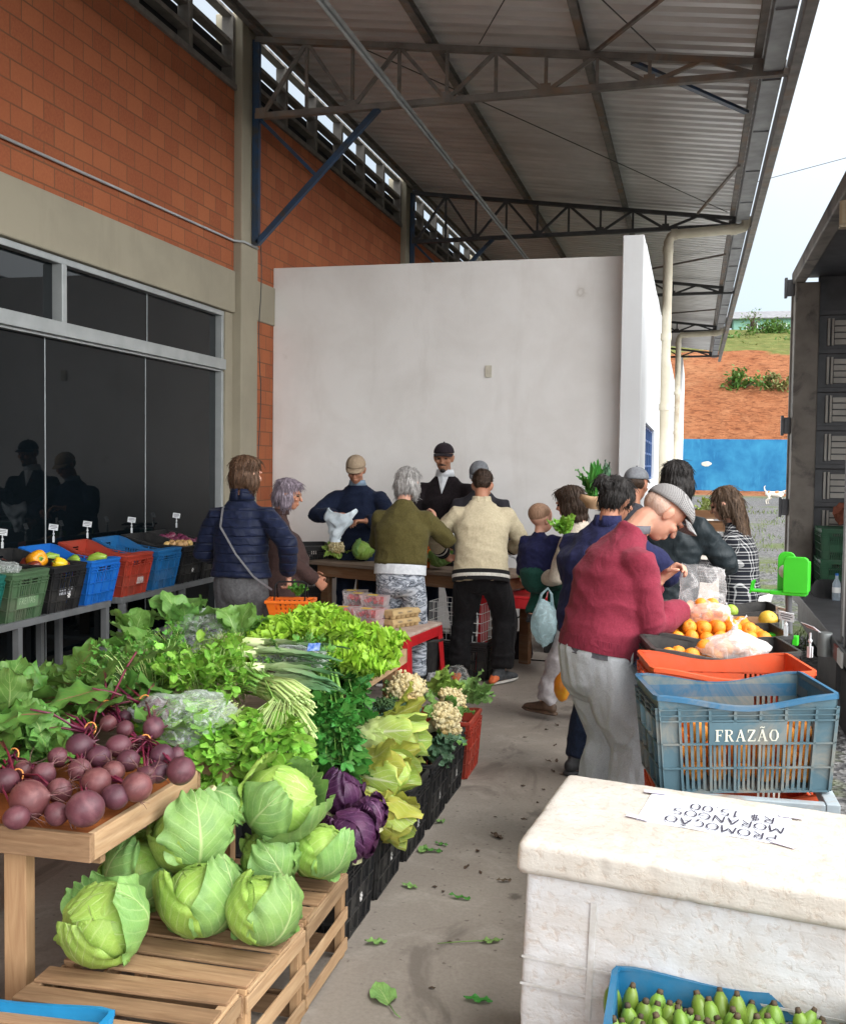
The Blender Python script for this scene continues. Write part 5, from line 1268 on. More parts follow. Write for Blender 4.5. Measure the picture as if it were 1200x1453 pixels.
# words on the dull green crate's end, a pale stencil block on the black one
g = G(); xo = .275 - .022 * .5
g.b2((xo - .001, -.10, .085), (xo + .010, .10, .150)); RKO = RK[5.475]; g.build('label_panel', plastic('pale_green_panel', (.12, .24, .11), (.2, .22, .16), .4), RKO)
g = G(); put_letters(g, 'FREITAS', HW, V3(xo + .0106, -.088, .112), V3(0, 1, 0), V3(0, 0, 1), V3(1, 0, 0), .036); o = g.build('lettering', M('faded_letters', (.42, .52, .36), (.3, .4, .27), 60, .8), RKO)
g = G(); random.seed(5)
for r_ in range(2):
    yv = -.07
    while yv < .06: wv = random.uniform(.012, .022); g.box((xo + .0012, yv, .15 - r_ * .026), (.001, wv * .8, .018)); yv += wv * 1.35
g.build('faded_stencil', M('pale_stencil', (.45, .47, .5), (.16, .16, .18), 70, .8), RK[5.885])
g = G(); g.b2((xo - .001, .0, .09), (xo + .0105, .085, .135)); g.build('white_label', M('worn_white_label', (.55, .5, .48), (.35, .2, .18), 45, .7), RK[6.755])
# price tag clips
TAGW = M('tag_white', (.72, .73, .74), (.6, .62, .64), 10, .4); CLIP = M('clear_clip', (.55, .57, .58), (.42, .44, .45), 20, .25); INK = M('ink', (.05, .05, .07), None, 9, .7)
def tagclip(loc, rz, label, tilt=18, h=.085, group='price tag clips'):
    t = thing('price_tag', label, 'price tag', loc, rz, group)
    g = G(); g.box((0, -.006, .0), (.014, .004, .04)); g.box((0, .006, .0), (.014, .004, .04)); g.tube([(0, 0, .015), (0, 0, h - .02)], .004, 8); g.ell((0, 0, h * .45), .008); g.build('clip', CLIP, t)
    g = G(); g.box((0, 0, h), (.062, .002, .044), euler(R(tilt), R(8), 0)); o = g.build('card', TAGW, t)
    g = G(); E_ = euler(R(tilt), R(8), 0)
    for zz, ww in ((.012, .042), (.002, .05), (-.010, .034)): g.box(V3(0, 0, h) + E_ @ V3(0, -.0014, zz), (ww, .0006, .0035), E_)
    g.build('writing', INK, o)
for y, la in ((5.98, 'left of the orange pepper'), (6.55, 'at the red crate corner'), (6.98, 'at the mid blue crate corner'), (7.62, 'above the pale onions'), (8.38, 'farthest, near the navy jacket')):
    tagclip((-4.335, y, 1.135), R(32), 'white price tag on a clip, ' + la)
tagclip((.405, 4.94, 1.0), R(-35), 'clear clip tag on the corner of the tangerine crate', 24, .06); tagclip((.43, 4.03, 1.035), R(-50), 'tilted white price tag on the lettered crate corner', 60, .09)
tagclip((.39, 4.55, 1.03), R(-20), 'clear clip tag beside the lower green clamp', 30, .06)

# ---- slatted wooden boxes ---------------------------------------------------------------------------------------------
def slat_box(label, loc, rz, L=.565, W=.42, H=.305):
    t = thing('slatted_box', label, 'wooden crate', loc, rz, 'slatted wooden boxes')
    for sx in (-1, 1):
        for sy in (-1, 1):
            g = G(); g.box((sx * (L / 2 - .022), sy * (W / 2 - .026), H / 2 - .003), (.028, .034, H - .012)); g.build('corner_post', WOODZ, t, bevel=.003)
    for sy in (-1, 1):
        for z in (.04, H - .05):
            g = G(); g.box((0, sy * (W / 2 - .0042), z), (L - .03, .008, .062), euler(0, R(random.uniform(-.8, .8)), 0)); g.build('side_slat', WOOD, t, bevel=.002)
    for sx in (-1, 1):
        for z in (.045, .15, H - .045):
            g = G(); g.box((sx * (L / 2 - .004), 0, z), (.008, W - .004, .048 + random.uniform(-.006, .006)), euler(R(random.uniform(-1.2, 1.2)), 0, 0)); g.build('end_slat', WOODP, t, bevel=.002)
    yy = -W / 2 + .05
    for i in range(4):
        wv = random.uniform(.066, .088); g = G(); g.box((random.uniform(-.004, .004), yy, H - .004), (L - .014, wv, .009), euler(R(random.uniform(-.6, .6)), 0, R(random.uniform(-.8, .8)))); g.build('top_slat', WOOD, t, bevel=.002); yy += (W - .1) / 3
    for sx in (-1, 1):
        g = G(); g.box((sx * (L / 2 - .016), 0, H - .0145), (.03, W - .03, .011)); g.build('batten', WOODP, t, bevel=.002)
    return t
slat_box('slatted wooden box farthest back, holding the tall pile of cabbages', (-1.39, 3.19, 0), R(1))
slat_box('middle slatted wooden box with three large cabbages on its lid', (-1.385, 2.755, 0), R(-1))
slat_box('nearest slatted wooden box, bare lid, beside the cyan crate', (-1.40, 2.325, 0), R(1.5))

# ---- vegetable tables -------------------------------------------------------------------------------------------------
def wood_table(name, label, lo, hi, ztop, legs, top=PLY, edge=True, leg=WOODZ, apr=WOOD, aprh=.075):
    c = ((lo[0] + hi[0]) / 2, (lo[1] + hi[1]) / 2, 0); t = thing(name, label, 'table', c)
    a = np.array(lo) - c[:2]; b = np.array(hi) - c[:2]
    g = G(); g.b2((a[0] + .022, a[1] + .022, ztop - .02), (b[0] - .022, b[1] - .022, ztop - .006)); g.build('table_top', top, t, bevel=.002)
    for (x0, x1, y0, y1, m_, nm) in ((a[0], b[0], a[1], a[1] + .022, apr, 'edge_board'), (a[0], b[0], b[1] - .022, b[1], apr, 'edge_board'), (b[0] - .022, b[0], a[1] + .0225, b[1] - .0225, WOODP, 'edge_board'), (a[0], a[0] + .022, a[1] + .0225, b[1] - .0225, WOODP, 'edge_board')):
        g = G(); g.b2((x0, y0, ztop - aprh), (x1, y1, ztop)); g.build(nm, m_, t, bevel=.003)
    for x, y in legs:
        g = G(); x -= c[0]; y -= c[1]; g.b2((x - .035, y - .022, 0), (x + .035, y + .022, ztop - .021)); g.build('leg', leg, t, bevel=.003)
    g = G(); g.b2((a[0] + .03, a[1] + .10, ztop - aprh - .04), (b[0] - .03, a[1] + .125, ztop - .0205)); g.build('under_rail', apr, t)
wood_table('beet_table', 'pale pine table with orange board top carrying the beets', (-2.75, 2.465), (-1.525, 3.12), .70, [(-1.80, 2.55), (-2.68, 2.55), (-1.60, 3.03), (-2.68, 3.03)])
wood_table('produce_table', 'long pine table buried under leafy greens and lettuce', (-2.60, 3.2), (-1.47, 5.5), .695, [(-1.55, 3.35), (-2.5, 3.35), (-1.545, 5.42), (-2.5, 5.42)], top=WOODT)

# ---- vendors' table and red plastic tables ----------------------------------------------------------------------------
vt = thing('vendor_table', 'brown wooden counter table with a worn top in front of the vendors', 'table', (-2.28, 9.0, 0), math.atan2(-.578, 1.46))
g = G(); g.b2((-1.06, -.34, .768), (1.0, .36, .80)); g.build('table_top', WOODT, vt, bevel=.004)
for (x0, x1, y0, y1) in ((-.96, .96, -.30, -.275), (-.96, .96, .29, .315), (-.96, -.935, -.274, .289), (.935, .96, -.274, .289)):
    g = G(); g.b2((x0, y0, .665), (x1, y1, .767)); g.build('apron', WOODR, vt)
for x in (-.9, .90):
    for y in (-.26, .25): g = G(); g.b2((x - .045, y - .012, 0), (x + .045, y + .045, .664)); g.build('leg', WOODR, vt, bevel=.003)
REDP = plastic('red_moulded_plastic', (.62, .022, .028), None, .4, .35)
def red_table(label, loc, rz, w, h):
    t = thing('plastic_table', label, 'table', loc, rz, 'red plastic tables')
    g = G(); g.b2((-w, -w, h - .03), (w, w, h)); g.build('table_top', M('worn_pinkish_top', (.50, .34, .27), (.62, .50, .42), 14, .6) if h < .6 else REDP, t, bevel=.012)
    g = G()
    for s in (-1, 1): g.b2((-w + .005, s * (w - .006) - .006, h - .10), (w - .005, s * (w - .006) + .006, h - .025)); g.b2((s * (w - .006) - .006, -w + .012, h - .10), (s * (w - .006) + .006, w - .012, h - .025))
    g.build('skirt', REDP, t, bevel=.003)
    for sx in (-1, 1):
        for sy in (-1, 1):
            x, y = sx * (w - .045), sy * (w - .045); q = 1.06; g = G()
            for (ox, oy) in ((0, 1), (1, 0)):
                a = V3(x + sx * .04 * (1 - ox), y + sy * .04 * (1 - oy), h - .03)
                V = []
                for z, sc_, fl_ in ((h - .026, 1., 0), (0, .78, .03)):
                    for u in (-1, 1):
                        for tt in (0, 1):
                            px_ = x + sx * fl_ + (u * .045 * sc_ if ox else sx * (.043 - .008 * tt)); py_ = y + sy * fl_ + (u * .045 * sc_ if oy else sy * (.043 - .008 * tt)); V.append((px_, py_, z))
                g.add(V, [(0, 1, 3, 2), (4, 6, 7, 5), (0, 4, 5, 1), (2, 3, 7, 6), (0, 2, 6, 4), (1, 5, 7, 3)])
            g.build('leg', REDP, t, bevel=.003)
    return t
red_table('low red plastic table stacked with strawberry boxes and egg cartons', (-2.24, 7.60, 0), R(-7), .36, .48)
red_table('red plastic table behind the man in the cream sweater, topped with leafy greens', (-1.28, 8.75, 0), R(0), .36, .64)

# ---- polystyrene box --------------------------------------------------------------------------------------------------
def foam_mat(name, dirt):
    m, nt = newmat(name); k = N(nt); v = k.coord('Object')
    n1 = k.noise(v, 4.5, 7, .68, .6); n2 = k.noise(v, 38, 5, .65, .4); n3 = k.noise(k.coord('Object', (1, 1, 7)), 3., 6, .7, 1.)
    z = k.n('ShaderNodeSeparateXYZ', i_0=v).outputs[0]
    c = k.mix(k.ramp(n1, [(.38, 0.), (.68, dirt)]), (.53, .54, .55), (.38, .31, .24)); c = k.mix(k.ramp(n2, [(.52, 0.), (.68, dirt * .8)]), c, (.36, .25, .17))
    c = k.mix(k.ramp(n3, [(.5, 0.), (.56, .35 * dirt), (.62, 0.)]), c, (.28, .25, .22))
    vo = k.n('ShaderNodeTexVoronoi'); k.link(v, vo.inputs['Vector']); vo.inputs['Scale'].default_value = 130
    h = k.math('ADD', k.math('MULTIPLY', vo.outputs['Distance'], .25), k.math('ADD', k.math('MULTIPLY', k.ramp(n2, [(.5, 0.), (.7, 1.)]), -.8), k.math('MULTIPLY', n3, .7)))
    k.out(k.pbr(c, .5, 0, .4, k.bump(h, .28, .006))); return m
sb = thing('foam_box', 'big white polystyrene box with a dirty lid and a paper sign on top', 'foam box', (.215, 2.86, 0), 0, rot=(0, R(2.0), R(-5)))
def rbox(lo, hi, r, disp, name, mat, parent, vox=.012):
    g = G(); g.b2(np.array(lo) + r, np.array(hi) - r); lo = np.array(lo); hi = np.array(hi)
    for ax in range(3):
        e = np.full(3, r * .35); e[ax] = 0
        g.b2(lo + e, hi - e)
    return bake(g, name, mat, parent, vox, 4, disp)
def fd(p):
    a = noise.noise(Vector(p * 22)) * .0012 + noise.noise(Vector(p * 60)) * .0005
    c = max(0, noise.noise(Vector((p[0] * 16, p[1] * 16, p[2] * 16 + 5))) - .42) * .014
    return a - c
rbox((-.60, -.29, 0), (.62, .29, .655), .02, fd, 'box_body', foam_mat('foam_side', .5), sb, .011)
FLID = foam_mat('foam_lid', .45)
for e_ in FLID.node_tree.nodes:
    if e_.type == 'MIX' and abs(e_.inputs[6].default_value[2] - .55) < .01: e_.inputs[6].default_value = (.50, .475, .43, 1)
rbox((-.62, -.31, .645), (.64, .31, .735), .024, fd, 'lid', FLID, sb, .010)
g = G()
for z in (.36, .43):
    for y in (-.2925,): g.b2((-.598, y - .001, z - .003), (.62, y + .001, z + .003))
g.b2((-.43, -.2945, .30), (-.415, -.291, .60)); g.build('strap_mark', M('taped_seam', (.50, .50, .50), (.38, .36, .33), 30, .5), sb)
PAPER = M('paper_white', (.68, .70, .76), (.62, .64, .70), 5, .6)
pp = []; nx_, ny_ = 16, 10; Pg = np.zeros((ny_, nx_, 3))
for i in range(ny_):
    for j in range(nx_):
        x, y = (j / (nx_ - 1) - .5) * .385, (i / (ny_ - 1) - .5) * .262; Pg[i, j] = (x, y, .0015 * noise.noise(Vector((x * 14, y * 14, 0))) + .0018)
sg = thing('paper_sign', 'handwritten white paper sign taped upside down on the foam box lid', 'sign', (.085, 2.965, .7405), 0, rot=(R(.4), R(2.1), R(-8)))
g = G(); g.grid(Pg); g.build('paper', PAPER, sg, smooth=True)
g = G(); e = V3(0, 0, 1)
for wd, x0, y0, s_ in (('PROMOÇÃO', .165, -.092, .050), ('MORANGOS', .178, -.022, .050), ('R$ 15.00', .150, .045, .052)):
    put_letters(g, wd, HW, V3(x0, y0 + .02, .0045), V3(-1, .03, 0), V3(.02, -1, 0), e, s_, .0006)
g.build('handwriting', M('marker_ink', (.035, .03, .05), None, 9, .7), sg)
TAPE = M('clear_tape', (.66, .60, .68), (.58, .54, .62), 30, .2)
for x, y, a in ((-.185, .12, 10), (-.19, -.118, -12), (.19, .10, 6), (.185, -.13, -20)):
    g = G(); g.box((x, y, .0052), (.062, .024, .0006), euler(0, 0, R(a))); g.build('tape', TAPE, sg)
# ================================================================ vegetables
def leaf(g, L, Wd, M3=None, o=(0, 0, 0), nu=6, nv=10, curl=.6, cup=.2, ruf=.01, rf=3.5, pw=1.0, base=.12, tip=.8, twist=0, lob=0, mi=0, t=None, c0=0., blunt=False):
    """leaf blade growing along +Y, face +Z"""
    v = np.linspace(0, 1, nv); u = np.linspace(-1, 1, nu)
    prof = np.maximum(.02, base * (1 - v) ** 3 + np.sin(PI * np.clip(v, 0, 1) ** pw) ** tip)
    if blunt:
        q_ = np.clip(v / .6, 0, 1); prof = (base + (1 - base) * q_ * q_ * (3 - 2 * q_)) * np.sqrt(np.clip(1 - np.clip((v - .62) / .385, 0, 1) ** 3, .004, 1))
    if lob: prof = prof * (1 - lob * (.5 + .5 * np.cos(v * 2 * PI * 4)))
    ang = c0 + curl * v; dl = L / (nv - 1)
    y = np.concatenate([[0], np.cumsum(np.cos(ang[:-1]) * dl)]); z = np.concatenate([[0], np.cumsum(np.sin(ang[:-1]) * dl)])
    ph = rng.uniform(0, 6.28, 2)
    U, Vv = np.meshgrid(u, v)
    X = U * (prof * Wd / 2)[:, None] * np.cos(cup * np.abs(U) * 1.2)
    side = np.where(U < 0, ph[0], ph[1])
    rufz = ruf * np.abs(U) ** 2 * np.sin(Vv * 2 * PI * rf + side) + ruf * .35 * np.sin(Vv * 9 + U * 4 + ph[0]) + (ruf * .45 * np.abs(U) ** 3 * np.sin(Vv * 2 * PI * rf * 2.3 + side * 2 + U * 3) if nv > 20 else 0)
    lift = cup * Wd * .35 * U ** 2 * prof[:, None] + rufz
    Y = y[:, None] - np.sin(ang)[:, None] * lift + ruf * .5 * np.abs(U) * np.cos(Vv * 2 * PI * rf + side)
    Z = z[:, None] + np.cos(ang)[:, None] * lift
    if twist:
        a = twist * Vv; X, Z = X * np.cos(a) - (Z - z[:, None]) * np.sin(a), z[:, None] + X * np.sin(a) + (Z - z[:, None]) * np.cos(a)
    P = np.stack([X, Y, Z], -1)
    if M3 is not None: P = P @ np.asarray(M3).T
    P = P + np.asarray(o, float)
    uv = np.stack([(U + 1) / 2, Vv], -1).reshape(-1, 2)
    g.grid(P, uv, mi, t)
    return P
def dirM(d, roll=0., up=(0, 0, 1)):
    Fm = frame(d, up); return Fm @ euler(0, roll, 0)
def wrapleaf(g, Rr, az, ph0, ph1, hw, off=0., flare=0., ruf=.01, sq=(1, 1, 1), nu=15, nv=20, mi=0, c=(0, 0, 0), lip=.3, M3=None, t=None, pw=.8):
    """a leaf folded round a ball: from polar angle ph0 (bottom) to ph1 (over the top)"""
    P = np.zeros((nv, nu, 3)); ph = rng.uniform(0, 6.28, 3); q = rng.uniform(0, 99)
    for i in range(nv):
        v = i / (nv - 1); f = ph0 + (ph1 - ph0) * v
        m = V3(math.cos(az) * math.sin(f), math.sin(az) * math.sin(f), math.cos(f)); tt = V3(-math.sin(az), math.cos(az), 0)
        wv = hw * (math.sin(PI * min(1, .12 + .8 * v) ** pw) ** .75)
        for j in range(nu):
            u = j / (nu - 1) * 2 - 1; b = u * wv
            d = m * math.cos(b) + tt * math.sin(b)
            e = max(abs(u) ** 3, max(0, v - .72) / .28)
            r = Rr * (1 + off + flare * (v ** 2.2) + .014 * math.sin(u * 9 + v * 14 + ph[0]) * (.4 + e) + .035 * noise.noise(Vector((u * 2 + q, v * 3, 0))) + .022 * noise.noise(Vector((u * 6 + q, v * 9, 0))) + .02 * e * noise.noise(Vector((u * 11 + q, v * 14, 3)))) + ruf * e * math.sin(v * 17 + u * 11 + ph[1]) + lip * e * flare * Rr
            P[i, j] = d * r
    P = P * np.array(sq)
    if M3 is not None: P = P @ M3.T
    g.grid(P + np.array(c), np.stack(np.meshgrid(np.linspace(0, 1, nu), np.linspace(0, 1, nv)), -1).reshape(-1, 2), mi, t)

L_CAB = leafmat('cabbage_leaf', (.31, .47, .085), (.52, .62, .27), (.24, .40, .07), .30, .38, 6.5, .04, .12, edge=(.24, .41, .09), veinamt=.6, bump=.7)
L_CABD = leafmat('cabbage_outer_leaf', (.22, .39, .10), (.42, .54, .23), (.15, .29, .09), .3, .40, 6.5, .045, .12, veinamt=.55, bump=.7)
L_RED = leafmat('red_cabbage_leaf', (.085, .022, .07), (.26, .13, .24), (.036, .011, .042), .6, .36, 6, .035, .05, veinamt=.55, bump=.7)
L_NAPA = leafmat('napa_leaf', (.45, .56, .12), (.70, .72, .48), (.35, .50, .09), .3, .42, 7, .11, .2, edge=(.60, .55, .12), white=.7, veinamt=.6)
L_NAPY = leafmat('yellowed_leaf', (.52, .50, .08), (.64, .64, .30), (.40, .46, .07), .35, .5, 7, .08, .25, edge=(.52, .40, .085), white=.25)
L_BEET = leafmat('beet_leaf', (.11, .245, .04), (.30, .07, .075), (.055, .15, .03), .55, .36, 7, .045, .18, veinamt=.30, bump=.6)
L_BEETG = leafmat('broad_green_leaf', (.15, .31, .065), (.33, .45, .16), (.085, .21, .045), .5, .38, 6, .04, .18, bump=.5)
L_KALE = leafmat('collard_leaf', (.15, .31, .06), (.36, .50, .20), (.11, .25, .05), .4, .36, 6, .05, .2)
L_LET = leafmat('curly_lettuce_leaf', (.38, .63, .055), (.50, .68, .2), (.29, .54, .04), .35, .36, 5, .06, .3, bump=.5, veinamt=.3, white=.35)
L_ARUG = leafmat('rocket_leaf', (.25, .49, .06), (.40, .58, .18), (.18, .39, .04), .6, .36, 5, .07, .24)
L_PARS = leafmat('parsley_leaf', (.115, .29, .04), (.25, .42, .10), (.07, .20, .03), .7, .40, 4, .05, .2)
L_CEL = leafmat('celery_leaf', (.07, .26, .042), (.18, .38, .10), (.045, .19, .03), .6, .34, 5, .05, .2)
L_LEEK = leafmat('leek_leaf', (.12, .26, .115), (.42, .52, .28), (.08, .19, .085), .5, .4, 0, .02, .15, veinamt=.1, white=1.2)
L_BROC = leafmat('brassica_blue_leaf', (.085, .175, .095), (.28, .38, .24), (.055, .125, .07), .5, .42, 6, .05, .12)
STEMG = M('pale_stem', (.46, .56, .22), (.34, .48, .14), 30, .4, tint=.6); STEMD = M('green_stem', (.20, .36, .07), (.14, .28, .05), 30, .45, tint=.6); STEMR = M('beet_stalk', (.15, .014, .042), (.09, .010, .028), 30, .4, tint=.5)
BEETM = M('beet_skin', (.115, .034, .046), (.068, .022, .030), 14, .5, .4, 60, .003, tint=.8, c3=(.165, .065, .075), s3=9); ROOT = M('beet_root_hair', (.17, .085, .075), (.11, .05, .05), 20, .8)
BAND = M('rubber_band', (.75, .30, .08), None, 9, .5)
CAULI = M('cauliflower_curd', (.68, .60, .37), (.58, .47, .23), 26, .75, .6, 110, .004, c3=(.55, .36, .12), s3=7); BROCC = M('broccoli_head', (.065, .125, .035), (.035, .085, .03), 60, .8, .9, 240, .004)
FILM = plastic_film('clear_bag_film', (.93, .97, .95), .86, .08, 26); FILMW = plastic_film('milky_white_film', (.93, .93, .94), .55, .2, 30); FILMB = plastic_film('pale_blue_film', (.62, .80, .84), .35, .2, 24)
CUT = M('cut_stalk', (.60, .62, .36), (.48, .48, .25), 25, .7)

# ---- cabbages ---------------------------------------------------------------------------------------------------------
def cabbage(label, pos, r, rot, seed, outer=3, mats=(L_CAB, L_CABD), group='green cabbages on the slatted boxes', cat='cabbage', name='cabbage', opn=.35):
    global rng
    rng = np.random.default_rng(seed); random.seed(seed)
    t = thing(name, label, cat, tuple(pos), 0, group, rot)
    g = G(); g.ell((0, 0, 0), r * .955, nu=24, nv=16, wob=.05)
    for kx in range(7):
        az = kx * 2.4 + seed; wrapleaf(g, r, az, 2.75, -.55 + rng.uniform(-.2, .15), rng.uniform(.95, 1.2), -.03 + kx * .009, .02 + .03 * (kx > 4), .004, (1, 1, .93), lip=.3)
    g.build('head', mats[0], t, smooth=True)
    for kx in range(outer):
        g = G(); az = kx * 2 * PI / max(1, outer) + seed * 1.7
        wrapleaf(g, r, az, 2.9, rng.uniform(.45, .95), rng.uniform(.9, 1.15), .055, rng.uniform(.12, opn), .010, (1, 1, .93), lip=.5, nv=22, nu=19)
        g.build('outer_leaf', mats[kx % 2 if kx else 1], t, smooth=True)
    if name != 'cabbage' or 'stalk' in label: g = G(); g.tube([(0, 0, -r * .85), (0, 0, -r * 1.07)], [.028, .026], 10); g.build('stalk', CUT, t)
    return t
cb = [(149, 1312, .415, .112, (R(25), R(-22), .3), 'cabbage at the front left of the slatted boxes, with a dark folded outer leaf'),
      (284, 1279, .415, .108, (R(-20), R(12), 1.1), 'front middle cabbage on the slatted boxes, between the two outer front ones'),
      (373, 1293, .41, .100, (R(14), R(24), 2.2), 'front right cabbage overhanging the slatted box edge, one leaf drooping'),
      (196, 1240, .42, .105, (R(30), R(-34), 3.0), 'rear left cabbage with a dark leaf fanned over its top, beneath the pile'),
      (270, 1188, .555, .112, (R(48), R(-8), 4.0), 'cabbage on top of the left pile, showing its broad veined face'),
      (383, 1219, .43, .092, (R(30), R(4), 5.2), 'middle cabbage wedged under the topmost leafy one'),
      (397, 1140, .60, .118, (R(40), R(20), .9), 'topmost cabbage of all with loose pale wavy leaves'),
      (453, 1209, .43, .090, (R(10), R(30), 1.9), 'cabbage at the right edge of the pile beside the red cabbages'),
      (313, 1146, .60, .068, (R(150), R(20), 2.6), 'small cabbage turned to show its pale cut stalk')]
for i, (px, py, z, r, ro, lab) in enumerate(cb):
    cabbage(lab, at(px, py, z), r * .98, ro, 11 + i * 3, outer=4 if i in (3, 5, 6) else 3, opn=.42 if i in (3, 6) else .26)
rc = [(399, 1071, .44, .062, 'dark red cabbage farthest left behind the green pile'), (455, 1092, .42, .072, 'red cabbage behind the glossy round one'), (483, 1127, .42, .084, 'glossy round red cabbage in the middle of its group'), (523, 1157, .38, .068, 'small magenta red cabbage at the right end'), (498, 1186, .37, .092, 'largest red cabbage, nearest, with a loose outer leaf'), (352, 1098, .48, .092, 'nearly black red cabbage in shadow behind the green topmost one'), (432, 1108, .35, .075, 'red cabbage low between the others in the crate')]
for i, (px, py, z, r, lab) in enumerate(rc):
    cabbage(lab, at(px, py, z), r, (R(20 + 15 * math.sin(i)), R(20 * math.cos(i * 2)), i * 1.3), 71 + i, outer=2, mats=(L_RED, L_RED), group='red cabbages in the near black crate', name='red_cabbage', cat='red cabbage', opn=.18)
# ---- napa / yellowing heads -----------------------------------------------------------------------------------------
def napa(label, base, d, L, r, seed, yellow=.5):
    global rng
    rng = np.random.default_rng(seed); random.seed(seed)
    t = thing('napa_cabbage', label, 'napa cabbage', tuple(base), 0, 'napa cabbages on the floor crates')
    g = G(); d = nrm(d); Fm = frame(d); 
    g.loft([(d * .02, r * .4, r * .35), (d * L * .4, r * .8, r * .75), (d * L * .8, r * .7, r * .6)], Fm[:, 0], 14)
    for k_ in range(12):
        a = k_ * 2.4 + seed; ou = Fm[:, 0] * math.cos(a) + Fm[:, 2] * math.sin(a)
        o = ou * r * .50; dd = nrm(d + ou * rng.uniform(.16, .36)); Mx = np.stack([np.cross(dd, -ou), dd, np.cross(np.cross(dd, -ou), dd)], 1)
        leaf(g, L * rng.uniform(.85, 1.1), r * 2.3, Mx, o, 11, 16, curl=rng.uniform(.15, .55), cup=.45, ruf=.012, rf=4.5, base=.6, blunt=True, mi=1 if rng.uniform() < yellow * .4 else 0)
    g.build('head', [L_NAPA, L_NAPY], t, smooth=True)
    g = G()
    for k_ in range(3):
        a = rng.uniform(0, 6.28); ou = Fm[:, 0] * math.cos(a) + V3(0, 0, 1) * abs(math.sin(a)); ou = nrm(ou); dd = nrm(d * .9 + ou * .45); Mx = np.stack([np.cross(dd, -ou), dd, np.cross(np.cross(dd, -ou), dd)], 1)
        leaf(g, L * rng.uniform(.6, .85), r * 1.7, Mx, ou * r * .6 + d * L * .3, 10, 14, curl=rng.uniform(-.9, .1), cup=.2, ruf=.018, rf=5, base=.4, blunt=True)
    g.build('loose_leaf', L_NAPY, t, smooth=True)
    return t
napa('white ribbed napa cabbage on top, its yellow leaf tips to the aisle', at(486, 1046, .49), (1, .10, .03), .36, .085, 5, .3)
napa('napa cabbage below the topmost one, with ragged yellow brown tips', at(470, 1086, .44), (1, -.10, -.03), .37, .085, 6, .5)
napa('yellowed napa cabbage drooping over the front of its crate', at(487, 1122, .38), (.95, -.25, -.38), .33, .075, 7, .9)
napa('pale green napa cabbage lying farthest left under the celery', at(402, 1052, .47), (1, .1, .0), .28, .085, 9, .2)
# ---- broccoli, cauliflower -------------------------------------------------------------------------------------------
def curd(label, pos, r, mat, name, cat, seed, lm, nl=7, fine=.16, tilt=(0, 0, 0), ll=1.5):
    global rng
    rng = np.random.default_rng(seed); random.seed(seed)
    t = thing(name, label, cat, tuple(pos), 0, 'cauliflower and broccoli heads', tilt)
    g = G(); g.ell((0, 0, -.1 * r), (r * .85, r * .85, r * .6), nu=18, nv=10)
    n = 55
    for i in range(n):
        f = math.acos(1 - i / n * 1.15); a = i * 2.39996; d = V3(math.cos(a) * math.sin(f), math.sin(a) * math.sin(f), math.cos(f))
        rr_ = r * fine * rng.uniform(.9, 1.35); c = d * r * rng.uniform(.80, .93) * V3(1, 1, .8); g.ell(c, (rr_ * 1.1, rr_ * 1.1, rr_), nu=9, nv=6, wob=.35, wf=14)
        for q in range(3): g.ell(c + d * rr_ * .55 + rng.normal(0, rr_ * .5, 3), rr_ * .5, nu=6, nv=4, wob=.3)
    g.build('head', mat, t, smooth=True)
    g = G()
    for k_ in range(nl):
        a = k_ * 2 * PI / nl + rng.uniform(-.3, .3); d = V3(math.cos(a), math.sin(a), rng.uniform(-.1, .5))
        leaf(g, r * ll * rng.uniform(.7, 1.1), r * 1.0, dirM(d), V3(math.cos(a), math.sin(a), -.7) * r * .5, 8, 12, curl=rng.uniform(-.6, 1.3), cup=.4, ruf=.014, rf=4, base=.25, tip=.7)
    g.build('leaf', lm, t, smooth=True)
    g = G(); g.tube([(0, 0, -.3 * r), (0, 0, -1.2 * r)], [r * .4, r * .3], 10); g.build('stalk', CUT, t)
    return t
curd('cream cauliflower farthest back beside the pine table leg', at(577, 980, .50), .10, CAULI, 'cauliflower', 'cauliflower', 21, L_CABD, tilt=(R(14), R(10), 0), ll=1.1)
curd('yellowish cauliflower hanging over the aisle side of its crate', at(630, 1022, .42), .088, CAULI, 'cauliflower', 'cauliflower', 22, L_KALE, tilt=(R(30), R(55), .4), nl=5)
curd('pale cauliflower above the yellowish one, near the brick red crate', at(640, 995, .46), .075, CAULI, 'cauliflower', 'cauliflower', 23, L_KALE, tilt=(R(10), R(35), 1.), nl=5)
curd('round dark broccoli head in the middle of the brassica crate', at(570, 1022, .44), .066, BROCC, 'broccoli', 'broccoli', 24, L_BROC, fine=.13, tilt=(R(25), 0, 0))
curd('broccoli head next to the napa cabbage tops', at(538, 1036, .42), .060, BROCC, 'broccoli', 'broccoli', 25, L_BROC, fine=.13, tilt=(R(20), R(-8), 0))
curd('leftmost broccoli head, half under the celery leaves', at(500, 1033, .42), .056, BROCC, 'broccoli', 'broccoli', 26, L_BROC, fine=.13)
curd('broccoli with loose leafy florets toward the pine table', at(545, 1003, .45), .056, BROCC, 'broccoli', 'broccoli', 28, L_BROC, fine=.12, nl=10, ll=2.)
